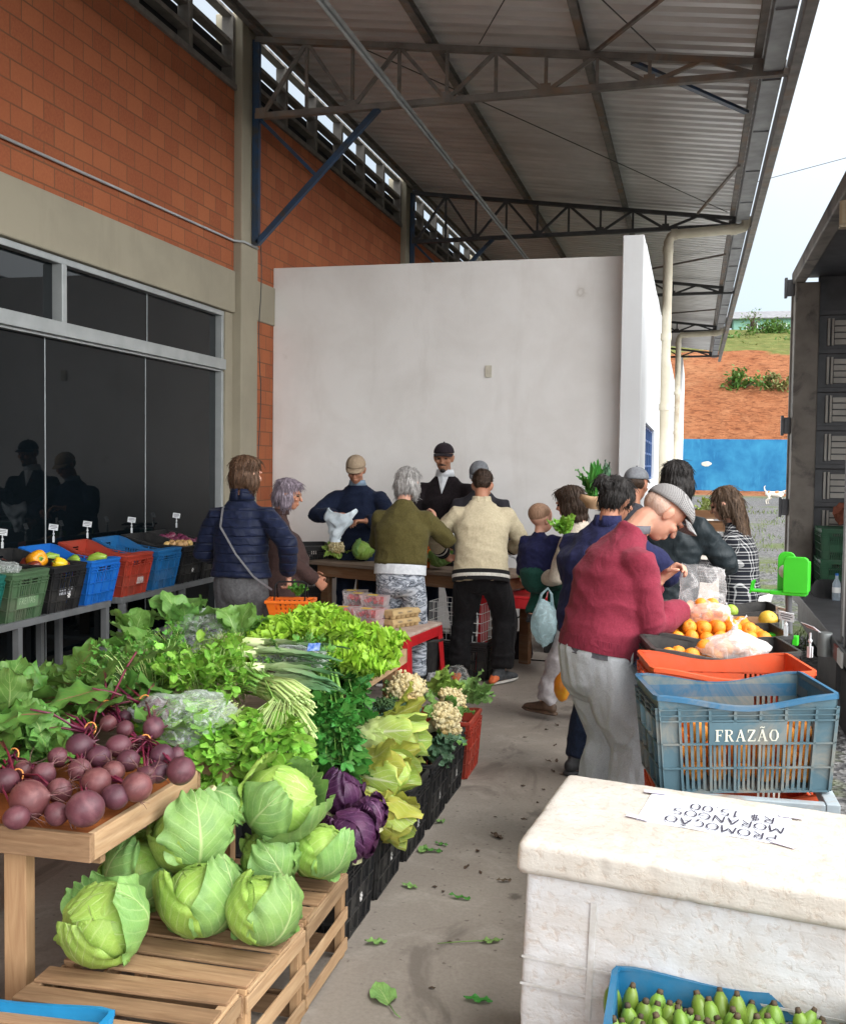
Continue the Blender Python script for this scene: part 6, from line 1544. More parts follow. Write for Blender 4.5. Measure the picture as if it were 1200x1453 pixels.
def leafpile(name, label, cat, pos, n, L, Wd, mat, spread, zr_, droop, seed, group=None, ruf=.012, d0=None, curl=(.2, .9), pw=1., tip=.7, stem=None, lob=0, base=.12, blunt=False):
    """a bunch of whole leaves fanned from one tie"""
    global rng
    rng = np.random.default_rng(seed); random.seed(seed)
    t = thing(name, label, cat, tuple(pos), 0, group)
    g = G(); s_ = G(); d0 = nrm(d0 if d0 is not None else (0, 0, 1)); Fm = frame(d0)
    for i in range(n):
        a = rng.uniform(0, 2 * PI); q = math.sqrt(rng.uniform(0, 1)) * spread
        d = nrm(d0 + (Fm[:, 0] * math.cos(a) + Fm[:, 2] * math.sin(a)) * q); st_ = rng.uniform(*zr_); p = d * st_
        up = -d0 if rng.uniform() < .0 else V3(0, 0, 1)
        leaf(g, L * rng.uniform(.7, 1.15), Wd * rng.uniform(.75, 1.15), dirM(d, rng.normal(0, .35)), p, 9, 13, blunt=blunt, curl=-rng.uniform(*curl), cup=.25, ruf=ruf, rf=3.5, pw=pw, tip=tip, lob=lob, c0=.15, base=base)
        if stem: s_.tube([(0, 0, 0), p * .6 + V3(0, 0, .01), p + d * L * .1], [.0045, .004, .003], 5)
    g.build('leaves', mat, t, smooth=True)
    if stem: s_.build('stalks', stem, t, smooth=True)
    return t
leafpile('brassica_leaves', 'blue green broccoli leaves hanging over the black crate toward the aisle', 'broccoli leaves', at(612, 1050, .36), 16, .13, .085, L_BROC, .9, (.0, .05), 1, 31, d0=(.8, -.3, -.3), curl=(.2, 1.4))
leafpile('cabbage_leaves', 'cut green leaves lying between the two rear cauliflowers', 'leaves', at(618, 985, .40), 12, .16, .11, L_CAB, .8, (.0, .03), 1, 32, d0=(.4, -.2, .5), curl=(.5, 1.6))
leafpile('leafy_greens', 'dark leafy greens in the brick red crate', 'greens', at(664, 998, .27), 16, .15, .10, L_CABD, .9, (.0, .06), 1, 33, d0=(.3, .1, .7), curl=(.6, 1.6))

# ---- beets ------------------------------------------------------------------------------------------------------------
BE = {'G': [(62, 1098, 17), (8, 1108, 18), (34, 1092, 14)], 'A': [(153, 1027, 14), (177, 1035, 14), (177, 1018, 11), (200, 1053, 11)], 'B': [(217, 1033, 17), (223, 1003, 14), (229, 1014, 12)], 'C': [(112, 1060, 20), (140, 1075, 17), (83, 1075, 15), (112, 1093, 17)],
      'D': [(41, 1135, 27), (23, 1161, 16), (84, 1123, 18), (80, 1155, 16)], 'E': [(120, 1149, 25), (163, 1131, 18), (136, 1112, 21), (193, 1117, 21), (160, 1097, 17)], 'F': [(168, 1059, 18), (181, 1080, 17), (207, 1103, 16), (224, 1097, 16), (229, 1072, 17), (256, 1095, 21), (249, 1072, 13)]}
LB = {'G': 'beet bunch behind the magenta stalked one at the left edge', 'A': 'beet bunch tied with an orange band, high on the heap', 'B': 'beet bunch at the top right beside the clear bag', 'C': 'beet bunch at the left middle of the heap, under its own leaves', 'D': 'beet bunch with bright magenta stalks at the left picture edge', 'E': 'beet bunch at the front, holding the largest pinkish beet', 'F': 'beet bunch at the right corner of the table'}
NK = {'G': (18, 1078), 'A': (150, 1008), 'B': (205, 1000), 'C': (128, 1040), 'D': (24, 1108), 'E': (118, 1096), 'F': (205, 1058)}
LD = {'G': (-.9, .5, .2), 'A': (-.45, .9, .25), 'B': (-.7, .55, .2), 'C': (-.95, .25, .25), 'D': (-1, .35, .2), 'E': (-.9, .4, .3), 'F': (-.3, .9, .2)}
def beetgeo(g, g2, p, r, seed):
    random.seed(seed)
    rot = euler(R(random.uniform(60, 150)), R(random.uniform(-40, 40)), random.uniform(-1.2, 1.2)); n0 = g.n
    q = random.uniform(.88, 1.08)
    prof = [(.015, .98), (.2, .99), (.42, .93), (.72, .70), (.93, .36), (1., .02), (.95, -.32), (.78, -.64), (.5, -.88), (.22, -1.03), (.07, -1.2), (.03, -1.5)]
    g.lathe([(a * r, b * r * q) for a, b in prof], 22, p, rot, wob=.13)
    for k_ in range(5):
        a = random.uniform(0, 6.28); s_ = rot @ V3(math.cos(a) * .10 * r, math.sin(a) * .10 * r, -1.08 * r)
        d = rot @ nrm(V3(math.cos(a) * .6, math.sin(a) * .6, -1)); pts = [p + s_]
        for m_ in range(4): d = nrm(d + V3(random.uniform(-.5, .5), random.uniform(-.5, .5), random.uniform(-.6, .2))); pts.append(pts[-1] + d * r * .42)
        g2.tube(pts, [.0016, .0012, .001, .0008, .0004], 5)
for ci, (kx, lst) in enumerate(BE.items()):
    zb = lambda py, r: .707 + r + max(0, (1140 - py)) / 150 * .14
    nk = at(*NK[kx], .745 + max(0, 1130 - NK[kx][1]) / 150 * .12); t = thing('beet_bunch', LB[kx], 'beet bunch', tuple(nk), 0, 'beet bunches on the pine table')
    for i, (px, py, rp) in enumerate(lst):
        r = rp * 1.12 * 2.75 / 1500; p = at(px, py, zb(py, r)); g = G(); g2 = G(); beetgeo(g, g2, p - nk, r, ci * 10 + i); o = g.build('beet', BEETM, t, smooth=True); g2.build('root_hairs', ROOT, o, smooth=True)
        rng = np.random.default_rng(ci * 9 + i)
        g = G()
        for k_ in range(4): e = V3(*rng.normal(0, .012, 3)); g.tube([p - nk + nrm(-(p - nk)) * r * .6, (p - nk) * .4 + e + V3(0, 0, .01), e], [.004, .003, .003], 6)
        g.build('stalks', STEMR, t, smooth=True)
    g = G(); gs = G(); d0 = nrm(LD[kx])
    rng = np.random.default_rng(100 + ci)
    for k_ in range({'A': 12, 'B': 6, 'C': 12, 'D': 9, 'E': 3, 'F': 3}[kx] if kx != 'G' else 8):
        d = nrm((d0 + rng.normal(0, .5, 3) * V3(1, 1, .3)) * V3(1, 1, .55)); sl_ = rng.uniform(.04, .14); p1 = d * sl_ + V3(0, 0, .01 + rng.uniform(0, .03))
        gs.tube([(0, 0, 0), d * sl_ * .5 + V3(0, 0, .012), p1, p1 + d * .07 + V3(0, 0, -.002)], [.005, .0042, .0038, .003], 6)
        dl = nrm(d * V3(1, 1, .3)); leaf(g, rng.uniform(.17, .26), rng.uniform(.10, .15), dirM(dl, rng.normal(0, .5)), p1, 9, 18, curl=-rng.uniform(.3, 1.1), cup=.12, ruf=.011, rf=3.2, pw=.9, tip=.75, c0=.12, base=.15)
    g.build('leaves', L_BEET, t, smooth=True); gs.build('stalks', STEMR, t, smooth=True)
    g = G(); a = np.linspace(0, 2 * PI, 17); g.tube([V3(math.cos(x) * .02, math.sin(x) * .009, math.sin(x) * .02 + .012) for x in a], .0025, 6); g.build('band', BAND, t, smooth=True)
for i, (px, py, z, d, lab) in enumerate([(12, 1050, .80, (-.3, .1, .45), 'broad rounded green leaves at the left picture edge, beside the lowest beets'), (14, 1000, .84, (-.1, .1, .8), 'upright lobed green bunch at the left picture edge behind the beets'), (105, 985, .82, (-.3, .5, .35), 'mixed beet greens fanned behind the heap of beets'), (50, 1030, .80, (-.5, .1, .4), 'loose beet greens left of the tied bunch'), (190, 1000, .80, (-.2, .5, .35), 'beet greens behind the upper right beet bunch'), (70, 1080, .78, (-.4, .0, .3), 'broad green leaves lying over the left beets')]):
    leafpile('leafy_bunch', lab, 'greens', at(px, py, z - .03), 18, .19 if i != 1 else .15, .14, L_BEETG if i in (0, 1, 5) else L_BEET, .9, (.0, .06), 1, 140 + i, ruf=.016, d0=d, curl=(.3, 1.3), pw=.85, stem=STEMD)

# ---- fine leaved bunches -----------------------------------------------------------------------------------------------
def bunch(name, label, cat, pos, d, L, rad, n, mat, lsz, seed, stem=STEMG, kind='lobed', droop=.5, stems=60, srad=.0022, group=None, stemfan=.5):
    """tied bunch: many thin stems carrying small lobed leaflets"""
    global rng
    rng = np.random.default_rng(seed); random.seed(seed)
    t = thing(name, label, cat, tuple(pos), 0, group); d = nrm(d); Fm = frame(d); g = G(); s_ = G()
    for i in range(stems):
        a = rng.uniform(0, 6.28); q = math.sqrt(rng.uniform()); off = (Fm[:, 0] * math.cos(a) + Fm[:, 2] * math.sin(a))
        l = L * rng.uniform(.55, 1.05); p0 = off * q * rad * .38 - d * L * .12 * rng.uniform(.3, 1); e = d * l + off * q * rad * (.6 + stemfan) + V3(0, 0, -droop * l * .35 * rng.uniform(.2, 1.2))
        m_ = (p0 + e) / 2 + V3(0, 0, .03 * rng.uniform(0, 1)); s_.tube([p0, m_, e], [srad, srad * .8, srad * .4], 5)
        for j in range(n // stems + 1):
            f = rng.uniform(.40, 1.08); b = p0 * (1 - f) ** 2 + 2 * m_ * f * (1 - f) + e * f * f
            dd = nrm(d * .6 + off * q * .8 + rng.normal(0, .6, 3) + V3(0, 0, .35)); sz = lsz * rng.uniform(.6, 1.3)
            Mx = dirM(dd, rng.normal(0, .6))
            if kind == 'lobed':
                for an, sc_ in ((0, 1.), (.85, .75), (-.85, .75)):
                    leaf(g, sz * sc_, sz * .62 * sc_, Mx @ euler(0, 0, an), b, 3, 5, curl=-rng.uniform(.1, .9), cup=.2, ruf=sz * .06, rf=2, pw=1.25, tip=.6, lob=.25)
            elif kind == 'round':
                leaf(g, sz * 1.25, sz * .8, Mx, b, 5, 7, curl=-rng.uniform(.1, 1.1), cup=.2, ruf=sz * .07, rf=1.6, pw=1.15, tip=.6, lob=.12)
            else:
                leaf(g, sz * 1.7, sz * .5, Mx, b, 4, 8, curl=-rng.uniform(.1, 1.), cup=.3, ruf=sz * .05, rf=2, lob=.3, tip=.6)
    g.build('leaves', mat, t, smooth=True); s_.build('stems', stem, t, smooth=True)
    return t
bunch('rocket_bunch', 'big bright green rocket bunch hanging over the front edge of the produce table', 'rocket', at(330, 1015, .80), (-.4, -.75, -.5), .30, .17, 760, L_ARUG, .062, 41, kind='round', droop=.5, stems=90)
bunch('rocket_bunch', 'smaller rocket bunch right of the big one, leaves falling to the table edge', 'rocket', at(395, 1010, .82), (.05, -.7, -.55), .26, .12, 480, L_ARUG, .054, 42, kind='round', droop=.5, stems=70)
bunch('rocket_bunch', 'rocket bunch over the clear bag near the beets', 'rocket', at(300, 1010, .80), (-.45, -.6, -.4), .25, .12, 460, L_ARUG, .056, 48, kind='round', droop=.5, stems=60)
bunch('parsley_bunch', 'fine leaved parsley bunch with a turquoise tie behind the clear bag', 'parsley', at(262, 968, .82), (-.5, .2, .2), .26, .16, 620, L_PARS, .024, 43, stems=80, droop=.2)
bunch('parsley_bunch', 'parsley bunch left of the leeks, touching the collard leaves', 'parsley', at(215, 975, .82), (-.2, .1, .45), .18, .15, 480, L_PARS, .024, 44, stems=70, droop=.2)
bunch('parsley_bunch', 'parsley bunch lying flat between collards and beet greens', 'parsley', at(180, 992, .80), (-.5, .0, .25), .2, .15, 420, L_PARS, .026, 49, stems=60, droop=.2)
bunch('celery_bunch', 'dark celery bunch hanging over the aisle side of the produce table', 'celery', at(470, 915, .86), (.45, -.75, -.75), .42, .15, 380, L_CEL, .074, 45, stem=STEMD, stems=44, srad=.004, droop=.6, stemfan=.3)
bunch('celery_bunch', 'celery bunch beneath the other, its leaf tips reaching the napa cabbages', 'celery', at(462, 965, .80), (.30, -.65, -.95), .34, .12, 260, L_CEL, .07, 46, stem=STEMD, stems=36, srad=.004, droop=.6, stemfan=.3)
# stems of spring onions, end on
def stems(label, pos, d, L, rad, n, seed):
    global rng
    rng = np.random.default_rng(seed); t = thing('stem_bunch', label, 'spring onions', tuple(pos), 0); d = nrm(d); Fm = frame(d); g = G(); g2 = G()
    for i in range(n):
        a = rng.uniform(0, 6.28); q = math.sqrt(rng.uniform()) * rad; o = Fm[:, 0] * math.cos(a) * q + Fm[:, 2] * math.sin(a) * q * .75; e = o * 1.25 + d * L * rng.uniform(.85, 1.08) + rng.normal(0, .006, 3)
        g.tube([o - d * .02, (o + e) / 2 + V3(0, 0, .012), e + V3(0, 0, -.01)], rng.uniform(.0028, .0046) * np.array([1, 1, 1.05]), 6)
        if i % 2 == 0: g2.tube([o - d * .02, o - d * .06 + V3(0, 0, .0), o - d * .12 + rng.normal(0, .02, 3)], [.004, .004, .002], 5)
    g.build('stems', STEMG, t, smooth=True); g2.build('green_tops', STEMD, t, smooth=True)
stems('bundle of pale cut stems pointing to the aisle in front of the celery', at(385, 978, .84), (.85, -.42, -.16), .17, .062, 150, 51)
stems('thin loose pale stems drooping below the cut bundle', at(405, 1005, .80), (.8, -.62, -.45), .17, .035, 40, 52)
# leeks
def leek(label, pos, d, L, seed, r=.017):
    global rng
    rng = np.random.default_rng(seed); t = thing('leek', label, 'leek', tuple(pos), 0, 'leeks on the produce table'); d = nrm(d); g = G(); Fm = frame(d)
    g.tube([V3(0, 0, 0), d * .07, d * L * .45], [r * 1.15, r, r], 12); 
    for k_ in range(14): g.tube([V3(0, 0, 0), -d * .02 + rng.normal(0, .012, 3), -d * .035 + rng.normal(0, .02, 3)], [.0012, .001, .0005], 4)
    g.build('shank', M('leek_white', (.60, .66, .36), (.48, .60, .24), 12, .4), t, smooth=True) if 'leek_white' not in bpy.data.materials else g.build('shank', bpy.data.materials['leek_white'], t, smooth=True)
    g = G()
    for k_ in range(7):
        sd = (k_ % 2) * 2 - 1; dd = nrm(d + Fm[:, 0] * sd * rng.uniform(.03, .22) + V3(0, 0, rng.uniform(-.02, .14)))
        leaf(g, L * rng.uniform(.5, .75), .045, dirM(dd, sd * rng.uniform(.1, .6)), d * L * (.38 + .03 * k_), 5, 12, curl=-rng.uniform(.1, .5), cup=.5, ruf=.003, pw=.5, tip=.35, base=.8)
    g.build('leaves', L_LEEK, t, smooth=True)
for i, (px, py, z, lab) in enumerate([(305, 945, .90, 'front leek with pale shank across the middle of the heap'), (300, 922, .92, 'leek behind the front one, with dark blue green leaves'), (318, 908, .93, 'leek nearest the lettuces, leaves trimmed'), (330, 955, .86, 'lower leek beneath the wrapped bundle')]):
    leek(lab, at(px, py, z), (.93, .05 - .1 * i, .0), .46, 60 + i, .021)
# collards
leafpile('collard_bunch', 'broad smooth collard leaves fanned left of the leeks', 'collards', at(232, 945, .80), 24, .25, .19, L_KALE, .75, (.0, .05), 1, 71, d0=(-.8, .1, .10), curl=(.2, .8), ruf=.010, blunt=True, stem=STEMG)
leafpile('collard_bunch', 'pale collard leaves next to the clear wrapped bundle', 'collards', at(338, 912, .86), 14, .20, .14, L_KALE, .9, (.0, .05), 1, 72, d0=(-.1, .5, .7), curl=(.4, 1.2), blunt=True, stem=STEMG)
leafpile('collard_bunch', 'collard leaves inside a crinkled clear bag at the back left', 'collards', at(262, 905, .86), 18, .22, .16, L_BEETG, .9, (.0, .05), 1, 73, d0=(.0, .35, .8), curl=(.5, 1.5))
def bag(name, label, pos, rad, mat, seed, rot=(0, 0, 0), wob=.25, ears=False, cat='plastic bag', fin=None):
    random.seed(seed); t = thing(name, label, cat, tuple(pos), 0, None, rot); nu, nv = 40, 28
    P = np.zeros((nv + 1, nu + 1, 3)); rad = np.array(rad, float)
    for i in range(nv + 1):
        f = PI * i / nv
        for j in range(nu + 1):
            a = 2 * PI * j / nu; d = V3(math.sin(f) * math.cos(a), math.sin(f) * math.sin(a), math.cos(f))
            w_ = noise.noise(Vector(d * 2.2 + seed)) * wob + (1 - abs(noise.noise(Vector(d * 5 + seed))) * 2.4) * wob * .28 + noise.noise(Vector(d * 11 + seed)) * wob * .25
            P[i, j] = d * rad * (1 + w_)
            if ears: P[i, j, :2] *= 1 - .85 * max(0, math.cos(f)) ** 3; P[i, j, 2] += rad[2] * .35 * max(0, math.cos(f)) ** 6
    g = G(); g.grid(P); o = g.build('film', mat, t, smooth=True)
    if ears:
        g = G(); top = V3(0, 0, rad[2] * 1.32)
        g.ell(top, (.012, .012, .012), wob=.3)
        for s_, l_ in ((-1, 1.25), (1, .8)):
            leaf(g, .085 * l_, .038, dirM((s_ * .55, .1, .9)), top, 7, 10, curl=.5 * -s_, cup=.6, ruf=.006, rf=3, pw=.8, tip=.6)
        g.build('knot', mat, t, smooth=True)
    return t
bag('plastic_bag', 'crinkled clear bag over collard leaves at the back left of the heap', at(290, 898, .88), (.17, .15, .10), FILM, 3, wob=.3)
bag('plastic_bag', 'clear bag between the beets and the rocket leaves', at(262, 1018, .82), (.15, .16, .08), FILM, 5, wob=.3)
bag('plastic_bag', 'clear wrapped leek tops with a blue printed label', at(412, 935, .89), (.15, .075, .05), FILM, 7, wob=.3)
g = G(); g.add([V3(0, 0, 0), V3(.05, .01, .004), V3(.052, .02, .034), V3(.002, .012, .03)], [(0, 1, 2, 3)]); o = g.build('bag_label', M('blue_print', (.02, .10, .42), (.3, .4, .6), 60, .4), bpy.data.objects['plastic_bag.002']); o.location = (.09, -.05, .045)
bunch('parsley_bunch', 'parsley bunch in the middle of the table under the leeks', 'parsley', at(330, 990, .78), (-.2, -.3, .5), .2, .15, 420, L_ARUG, .030, 401, kind='round', stems=60, droop=.2)
bunch('parsley_bunch', 'dark parsley bunch right of the cut stems, beside the hanging celery', 'parsley', at(425, 960, .80), (.2, -.4, .4), .2, .13, 320, L_PARS, .03, 402, stems=50, droop=.3)
bunch('rocket_bunch', 'rocket bunch between clear bag and leeks in the middle of the heap', 'rocket', at(285, 985, .80), (-.1, -.1, .6), .18, .15, 380, L_ARUG, .038, 403, kind='round', stems=60, droop=.3)
leafpile('collard_bunch', 'collard leaves filling the back corner of the produce table', 'collards', at(190, 925, .80), 18, .2, .15, L_KALE, .9, (.0, .05), 1, 404, d0=(-.3, .3, .4), curl=(.3, 1.), blunt=True)
# ---- curly lettuce -----------------------------------------------------------------------------------------------------
LV = []
def lettuce_mesh(seed, n=30, r=.15):
    global rng
    rng = np.random.default_rng(seed); random.seed(seed); g = G()
    for i in range(n):
        f = i / n; el = R(78 - 72 * f + rng.uniform(-8, 8)); a = i * 2.39996 + rng.uniform(-.3, .3); d = V3(math.cos(a) * math.cos(el), math.sin(a) * math.cos(el), math.sin(el))
        leaf(g, r * rng.uniform(.85, 1.15) * (.62 + .5 * f), r * (.75 + .55 * f), dirM(d), V3(d[0], d[1], 0) * .01 + V3(0, 0, -.03), 25, 31, curl=rng.uniform(.1, 1.1) * (1 - 1.4 * f), cup=.30, ruf=.034, rf=9.5, pw=1.6, tip=.5, base=.3)
    return g
LP = [(348, 912, .80), (380, 906, .80), (325, 922, .80), (398, 918, .80), (422, 904, .82), (425, 898, .87), (447, 884, .88), (470, 892, .88), (480, 893, .87), (496, 912, .84), (470, 902, .90), (518, 928, .82), (545, 920, .79), (508, 925, .83), (380, 908, .86), (525, 940, .78), (495, 945, .80), (508, 916, .82)]
LW = ['far left of the lettuces, behind the leeks', 'at the back, below the orange basket', 'touching the pale collard leaves', 'in the middle front, above the wrapped leek tops', 'at the back, left of the strawberry boxes', 'in front, above the hanging celery', 'topmost at the back, hiding the strawberry boxes', 'just right of the topmost head', 'at the back next to the strawberry boxes', 'below the egg cartons', 'in the centre of the heap above the celery', 'beneath the egg cartons near the aisle', 'at the table corner by the red plastic table', 'right of the hanging celery', 'lowest on the left, above the leeks', 'drooping over the aisle edge of the table', 'tucked between celery and the aisle edge', 'behind the corner head, beside the red table leg']
for i, (px, py, z) in enumerate(LP):
    lab = 'curly light green lettuce head ' + LW[i]; p = at(px, py, z)
    if i < 3:
        t = thing('curly_lettuce', lab, 'lettuce', tuple(p), i * 1.3, 'curly lettuces on the produce table', (R(18), R(8), i * 1.3)); g = lettuce_mesh(80 + i); g.build('leaves', L_LET, t, smooth=True)
        g = G(); g.tube([(0, 0, -.02), (0, 0, -.07)], [.022, .018], 10); g.build('stump', CUT, t); LV.append(t)
    else:
        random.seed(i); dup(LV[i % 3], tuple(p), None, lab, None, (R(random.uniform(8, 38)), R(random.uniform(-6, 34)), random.uniform(0, 6.28)), random.uniform(.85, 1.08))
# ---- fallen leaves on the floor -----------------------------------------------------------------------------------------
FL = [(552, 1427, .13, .085, 'large fallen green leaf nearest on the floor, with its stalk', L_CABD, .6), (548, 1337, .075, .04, 'curled fallen leaf beside the slatted box corner', L_CABD, 2.), (680, 1337, .085, .03, 'fallen leaf on a long thin stalk in the aisle', L_CABD, -1.2), (668, 1277, .09, .022, 'narrow fallen leaf in the middle of the aisle', L_CEL, 1.5), (592, 1261, .07, .035, 'pale green fallen leaf near the second black crate', L_CABD, 1.3), (628, 1209, .085, .026, 'fallen leaf lying farther up the aisle', L_CEL, 1.7), (600, 1211, .07, .05, 'crumpled fallen leaf against the black crates', L_CABD, .2), (635, 1200, .06, .02, 'thin fallen leaf beside the longer one up the aisle', L_CEL, 1.4), (631, 1165, .055, .035, 'small fallen leaf by the fourth black crate', L_CABD, 2.5), (698, 1422, .09, .035, 'flat fallen leaf near the foam box', L_CEL, 1.6), (713, 1191, .08, .03, 'dry brown fallen leaf in the aisle', 'dry', .9), (725, 1250, .06, .02, 'small dry brown leaf beside the foam box corner', 'dry', 1.9)]
DRY = leafmat('dry_leaf', (.11, .075, .05), (.06, .04, .028), (.07, .045, .03), .3, .8, 6, .05, .05)
for i, (px, py, L, Wd, lab, m_, a) in enumerate(FL):
    rng = np.random.default_rng(200 + i); p = at(px, py, .006); g = G(); mm = DRY if m_ == 'dry' else m_
    leaf(g, L, Wd, euler(0, 0, a), (0, 0, .004), 7, 10, curl=rng.uniform(-.05, .25), cup=.18, ruf=.006, rf=2.5, pw=.9, tip=.7)
    if i in (0, 2): 
        d = euler(0, 0, a) @ V3(0, -1, 0); g.tube([V3(0, 0, .004), d * .06 + V3(0, 0, .004), d * (.16 if i == 2 else .08) + V3(.01, 0, .003)], [.0025, .002, .0015], 6)
    o = g.build('fallen_leaf', mm, None, smooth=True, loc=tuple(p)); tag(o, lab, 'leaf', 'fallen leaves on the floor')

rng = np.random.default_rng(55); random.seed(55); SCR = None
for i in range(34):
    x, y = random.uniform(-1.0, -.35), 3.0 + 4.6 * random.random()
    if SCR is None:
        g = G(); leaf(g, .03, .014, None, (0, 0, .003), 4, 6, curl=.5, cup=.3, ruf=.003); SCR = g.build('leaf_scrap', DRY, None, smooth=True, loc=(x, y, 0)); tag(SCR, 'tiny dry leaf scrap on the concrete aisle', 'leaf scrap', 'leaf scraps on the aisle floor')
    else: dup(SCR, (x, y, 0), random.uniform(0, 6), None, None, None, random.uniform(.5, 1.5))
# ================================================================ truck
TRK = M('truck_grey_brown_steel', (.19, .165, .14), (.14, .12, .10), 6, .6, .2, c3=(.05, .042, .036), s3=3); TRD = M('truck_dark_frame', (.085, .085, .092), (.055, .055, .06), 6, .5, .2)
RIB = M('truck_bulkhead_slats', (.50, .475, .43), (.38, .36, .325), 5, .55, .1); TWH = M('truck_white_panel', (.60, .63, .64), (.5, .53, .54), 4, .4); RUB = M('tyre_rubber', (.014, .014, .015), None, 20, .85, .3)
XT, YA, YB, ZB, ZT = 1.0, 7.75, 11.75, .50, 3.72
tr = thing('box_truck', 'grey box truck with an open side showing ribbed inner wall and stacked crates', 'truck', (2.1, 8.0, -.1))
W_ = dict(world=True)
g = G(); g.b2((XT, 7.15, ZB - .10), (3.3, YB + .1, ZB)); g.build('load_floor', TRD, tr, bevel=.006, **W_)
g = G(); g.b2((XT, YB - .12, ZB + .002), (XT + .24, YB + .12, ZT - .1)); g.b2((XT - .02, YB + .121, ZB), (XT + .14, YB + .16, ZT - .14)); g.build('corner_post', TRK, tr, bevel=.012, **W_)
g = G(); g.b2((XT + .02, YA - .10, ZB + .002), (XT + .10, YA, ZT - .12)); g.build('side_post', TRD, tr, bevel=.006, **W_)
g = G(); g.b2((XT - .02, 7.15, ZT - .1), (XT + .10, YB + .14, ZT + .04)); g.build('roof_rail', TRK, tr, bevel=.012, **W_)
g = G(); g.b2((XT + .101, 7.15, ZT - .02), (3.3, YB + .12, ZT + .03)); g.build('roof', TRD, tr, **W_)
g = G(); g.b2((XT + .241, YB + .06, ZB + .002), (3.3, YB + .10, ZT - .021)); bk = g.build('bulkhead', TRD, tr, **W_)
z = ZB + .06; i = 0
while z < ZT - .45:
    for x0, x1 in ((XT + .34, XT + .95), (XT + 1.0, XT + 1.6), (XT + 1.65, XT + 2.25)):
        g = G()
        for q in range(4): g.b2((x0 + .07, YB + .03, z + .03 + q * .066), (x1, YB + .059, z + .082 + q * .066))
        for q in (0, .04): g.b2((x0 + q, YB + .02, z + .02), (x0 + q + .022, YB + .059, z + .30))
        g.build('slat_panel', RIB, tr, **W_)
    g = G(); g.b2((XT + .25, YB + .015, z + .335), (3.29, YB + .058, z + .385)); g.build('cross_rail', TRD, tr, bevel=.004, **W_)
    z += .40
g = G(); g.b2((XT + .03, 7.15, ZB + .002), (XT + .06, YA - .28, ZT - .101)); g.build('side_panel', TWH, tr, **W_)
g = G(); g.b2((XT + .015, YA - .28, ZB + .002), (XT + .075, YA - .22, ZT - .1)); g.build('panel_edge', TRD, tr, **W_)
g = G(); g.b2((XT + .02, YA - .22, ZB + .06), (XT + .05, YA - .101, ZT - .2)); g.build('door_leaf', TWH, tr, **W_)
g = G(); g.b2((3.27, 7.15, ZB + .001), (3.3, YB + .05, ZT - .021)); g.build('far_wall', TRD, tr, **W_)
for z in (2.06, 3.5, 1.2):
    g = G(); g.b2((XT - .07, YB + .0, z), (XT - .001, YB + .05, z + .17)); g.b2((XT - .10, YB - .01, z - .02), (XT - .071, YB + .06, z + .19)); g.build('hinge', TRD, tr, bevel=.005, **W_)
g = G(); g.cyl((XT - .02, YA + .1, ZT - .34), .035, .16, 14); g.b2((XT - .05, YA + .08, ZT - .36), (XT + .02, YA + .16, ZT - .342)); g.build('lamp', M('cream_lens', (.5, .42, .28), None, 8, .3), tr, **W_)
g = G(); g.cyl((XT - .035, YA + .35, ZB - .16), .05, .17, 16); g.build('reflector_can', ALU, tr, autos=40, **W_)
g = G(); g.b2((XT - .012, YA - .35, ZB - .12), (XT - .001, YA - .12, ZB - .02)); g.build('white_reflector', WHITEP, tr, **W_); g = G(); g.b2((XT - .012, YA - .12, ZB - .12), (XT - .001, YA + .06, ZB - .02)); g.build('red_reflector', P_RED, tr, **W_)
g = G(); g.b2((XT + .12, 7.2, .1), (XT + .3, YB, ZB - .105)); g.b2((2.6, 7.2, .1), (2.8, YB, ZB - .105)); g.build('chassis', TRD, tr, **W_)
g = G(); g.b2((XT + .02, 7.9, .0), (XT + .5, 9.0, .385)); g.build('tool_box', TRD, tr, bevel=.01, **W_)
for y in (10.6,):
    g = G(); g.lathe([(.12, -.14), (.28, -.15), (.36, -.11), (.375, -.06), (.375, .06), (.36, .11), (.28, .15), (.12, .14)], 28, (XT + .28, y, .275), euler(0, PI / 2, 0)); wl = g.build('tyre', RUB, tr, smooth=True, **W_)
    g = G(); g.lathe([(.0, -.05), (.11, -.05), (.13, -.10), (.21, -.11), (.22, -.13)], 24, (XT + .28, y, .275), euler(0, PI / 2, 0)); g.build('rim', TRK, tr, smooth=True, **W_)
g = G(); g.b2((XT + .0, 7.1, -.02), (XT + .02, 7.5, .38)); g.build('mudflap', RUB, tr, **W_)
crate('grn', 'upper green crate of the pair inside the truck', (1.42, 11.2, ZB + .305), R(90), P_GREEN, P_GREEN, 'crates inside the truck', dip=.01); crate('grn', 'lower green crate of the pair inside the truck', (1.42, 11.2, ZB + .002), R(90), None, None, 'crates inside the truck')
for i in range(3): crate('blk', 'black crate in the dark stack inside the truck, ' + ('bottom one', 'middle one', 'top one')[i], (1.83, 11.0, ZB + .002 + i * .304), R(90), None, None, 'crates inside the truck')
t = leafpile('cloth_rag', 'reddish brown rag draped over the upper green crate in the truck', 'rag', (1.42, 11.15, ZB + .63), 4, .22, .2, M('rag_brown', (.22, .07, .04), None, 20, .9), .9, (0, .04), 1, 301, d0=(0, -.4, .8), curl=(.6, 1.5))
bt = thing('water_bottle', 'clear plastic bottle standing at the truck floor edge', 'bottle', (1.30, 10.2, ZB + .002)); g = G(); g.lathe([(.0, 0), (.035, 0), (.037, .02), (.036, .15), (.014, .2), (.014, .225)], 16); g.build('bottle', plastic_film('bottle_plastic', (.8, .88, .95), .6, .08, 10), bt, smooth=True); g = G(); g.cyl((0, 0, .226), .016, .02, 14); g.build('lid', P_BRIGHT, bt); g = G(); g.cyl((0, 0, .07), .0375, .05, 16); g.build('label', WHITEP, bt)

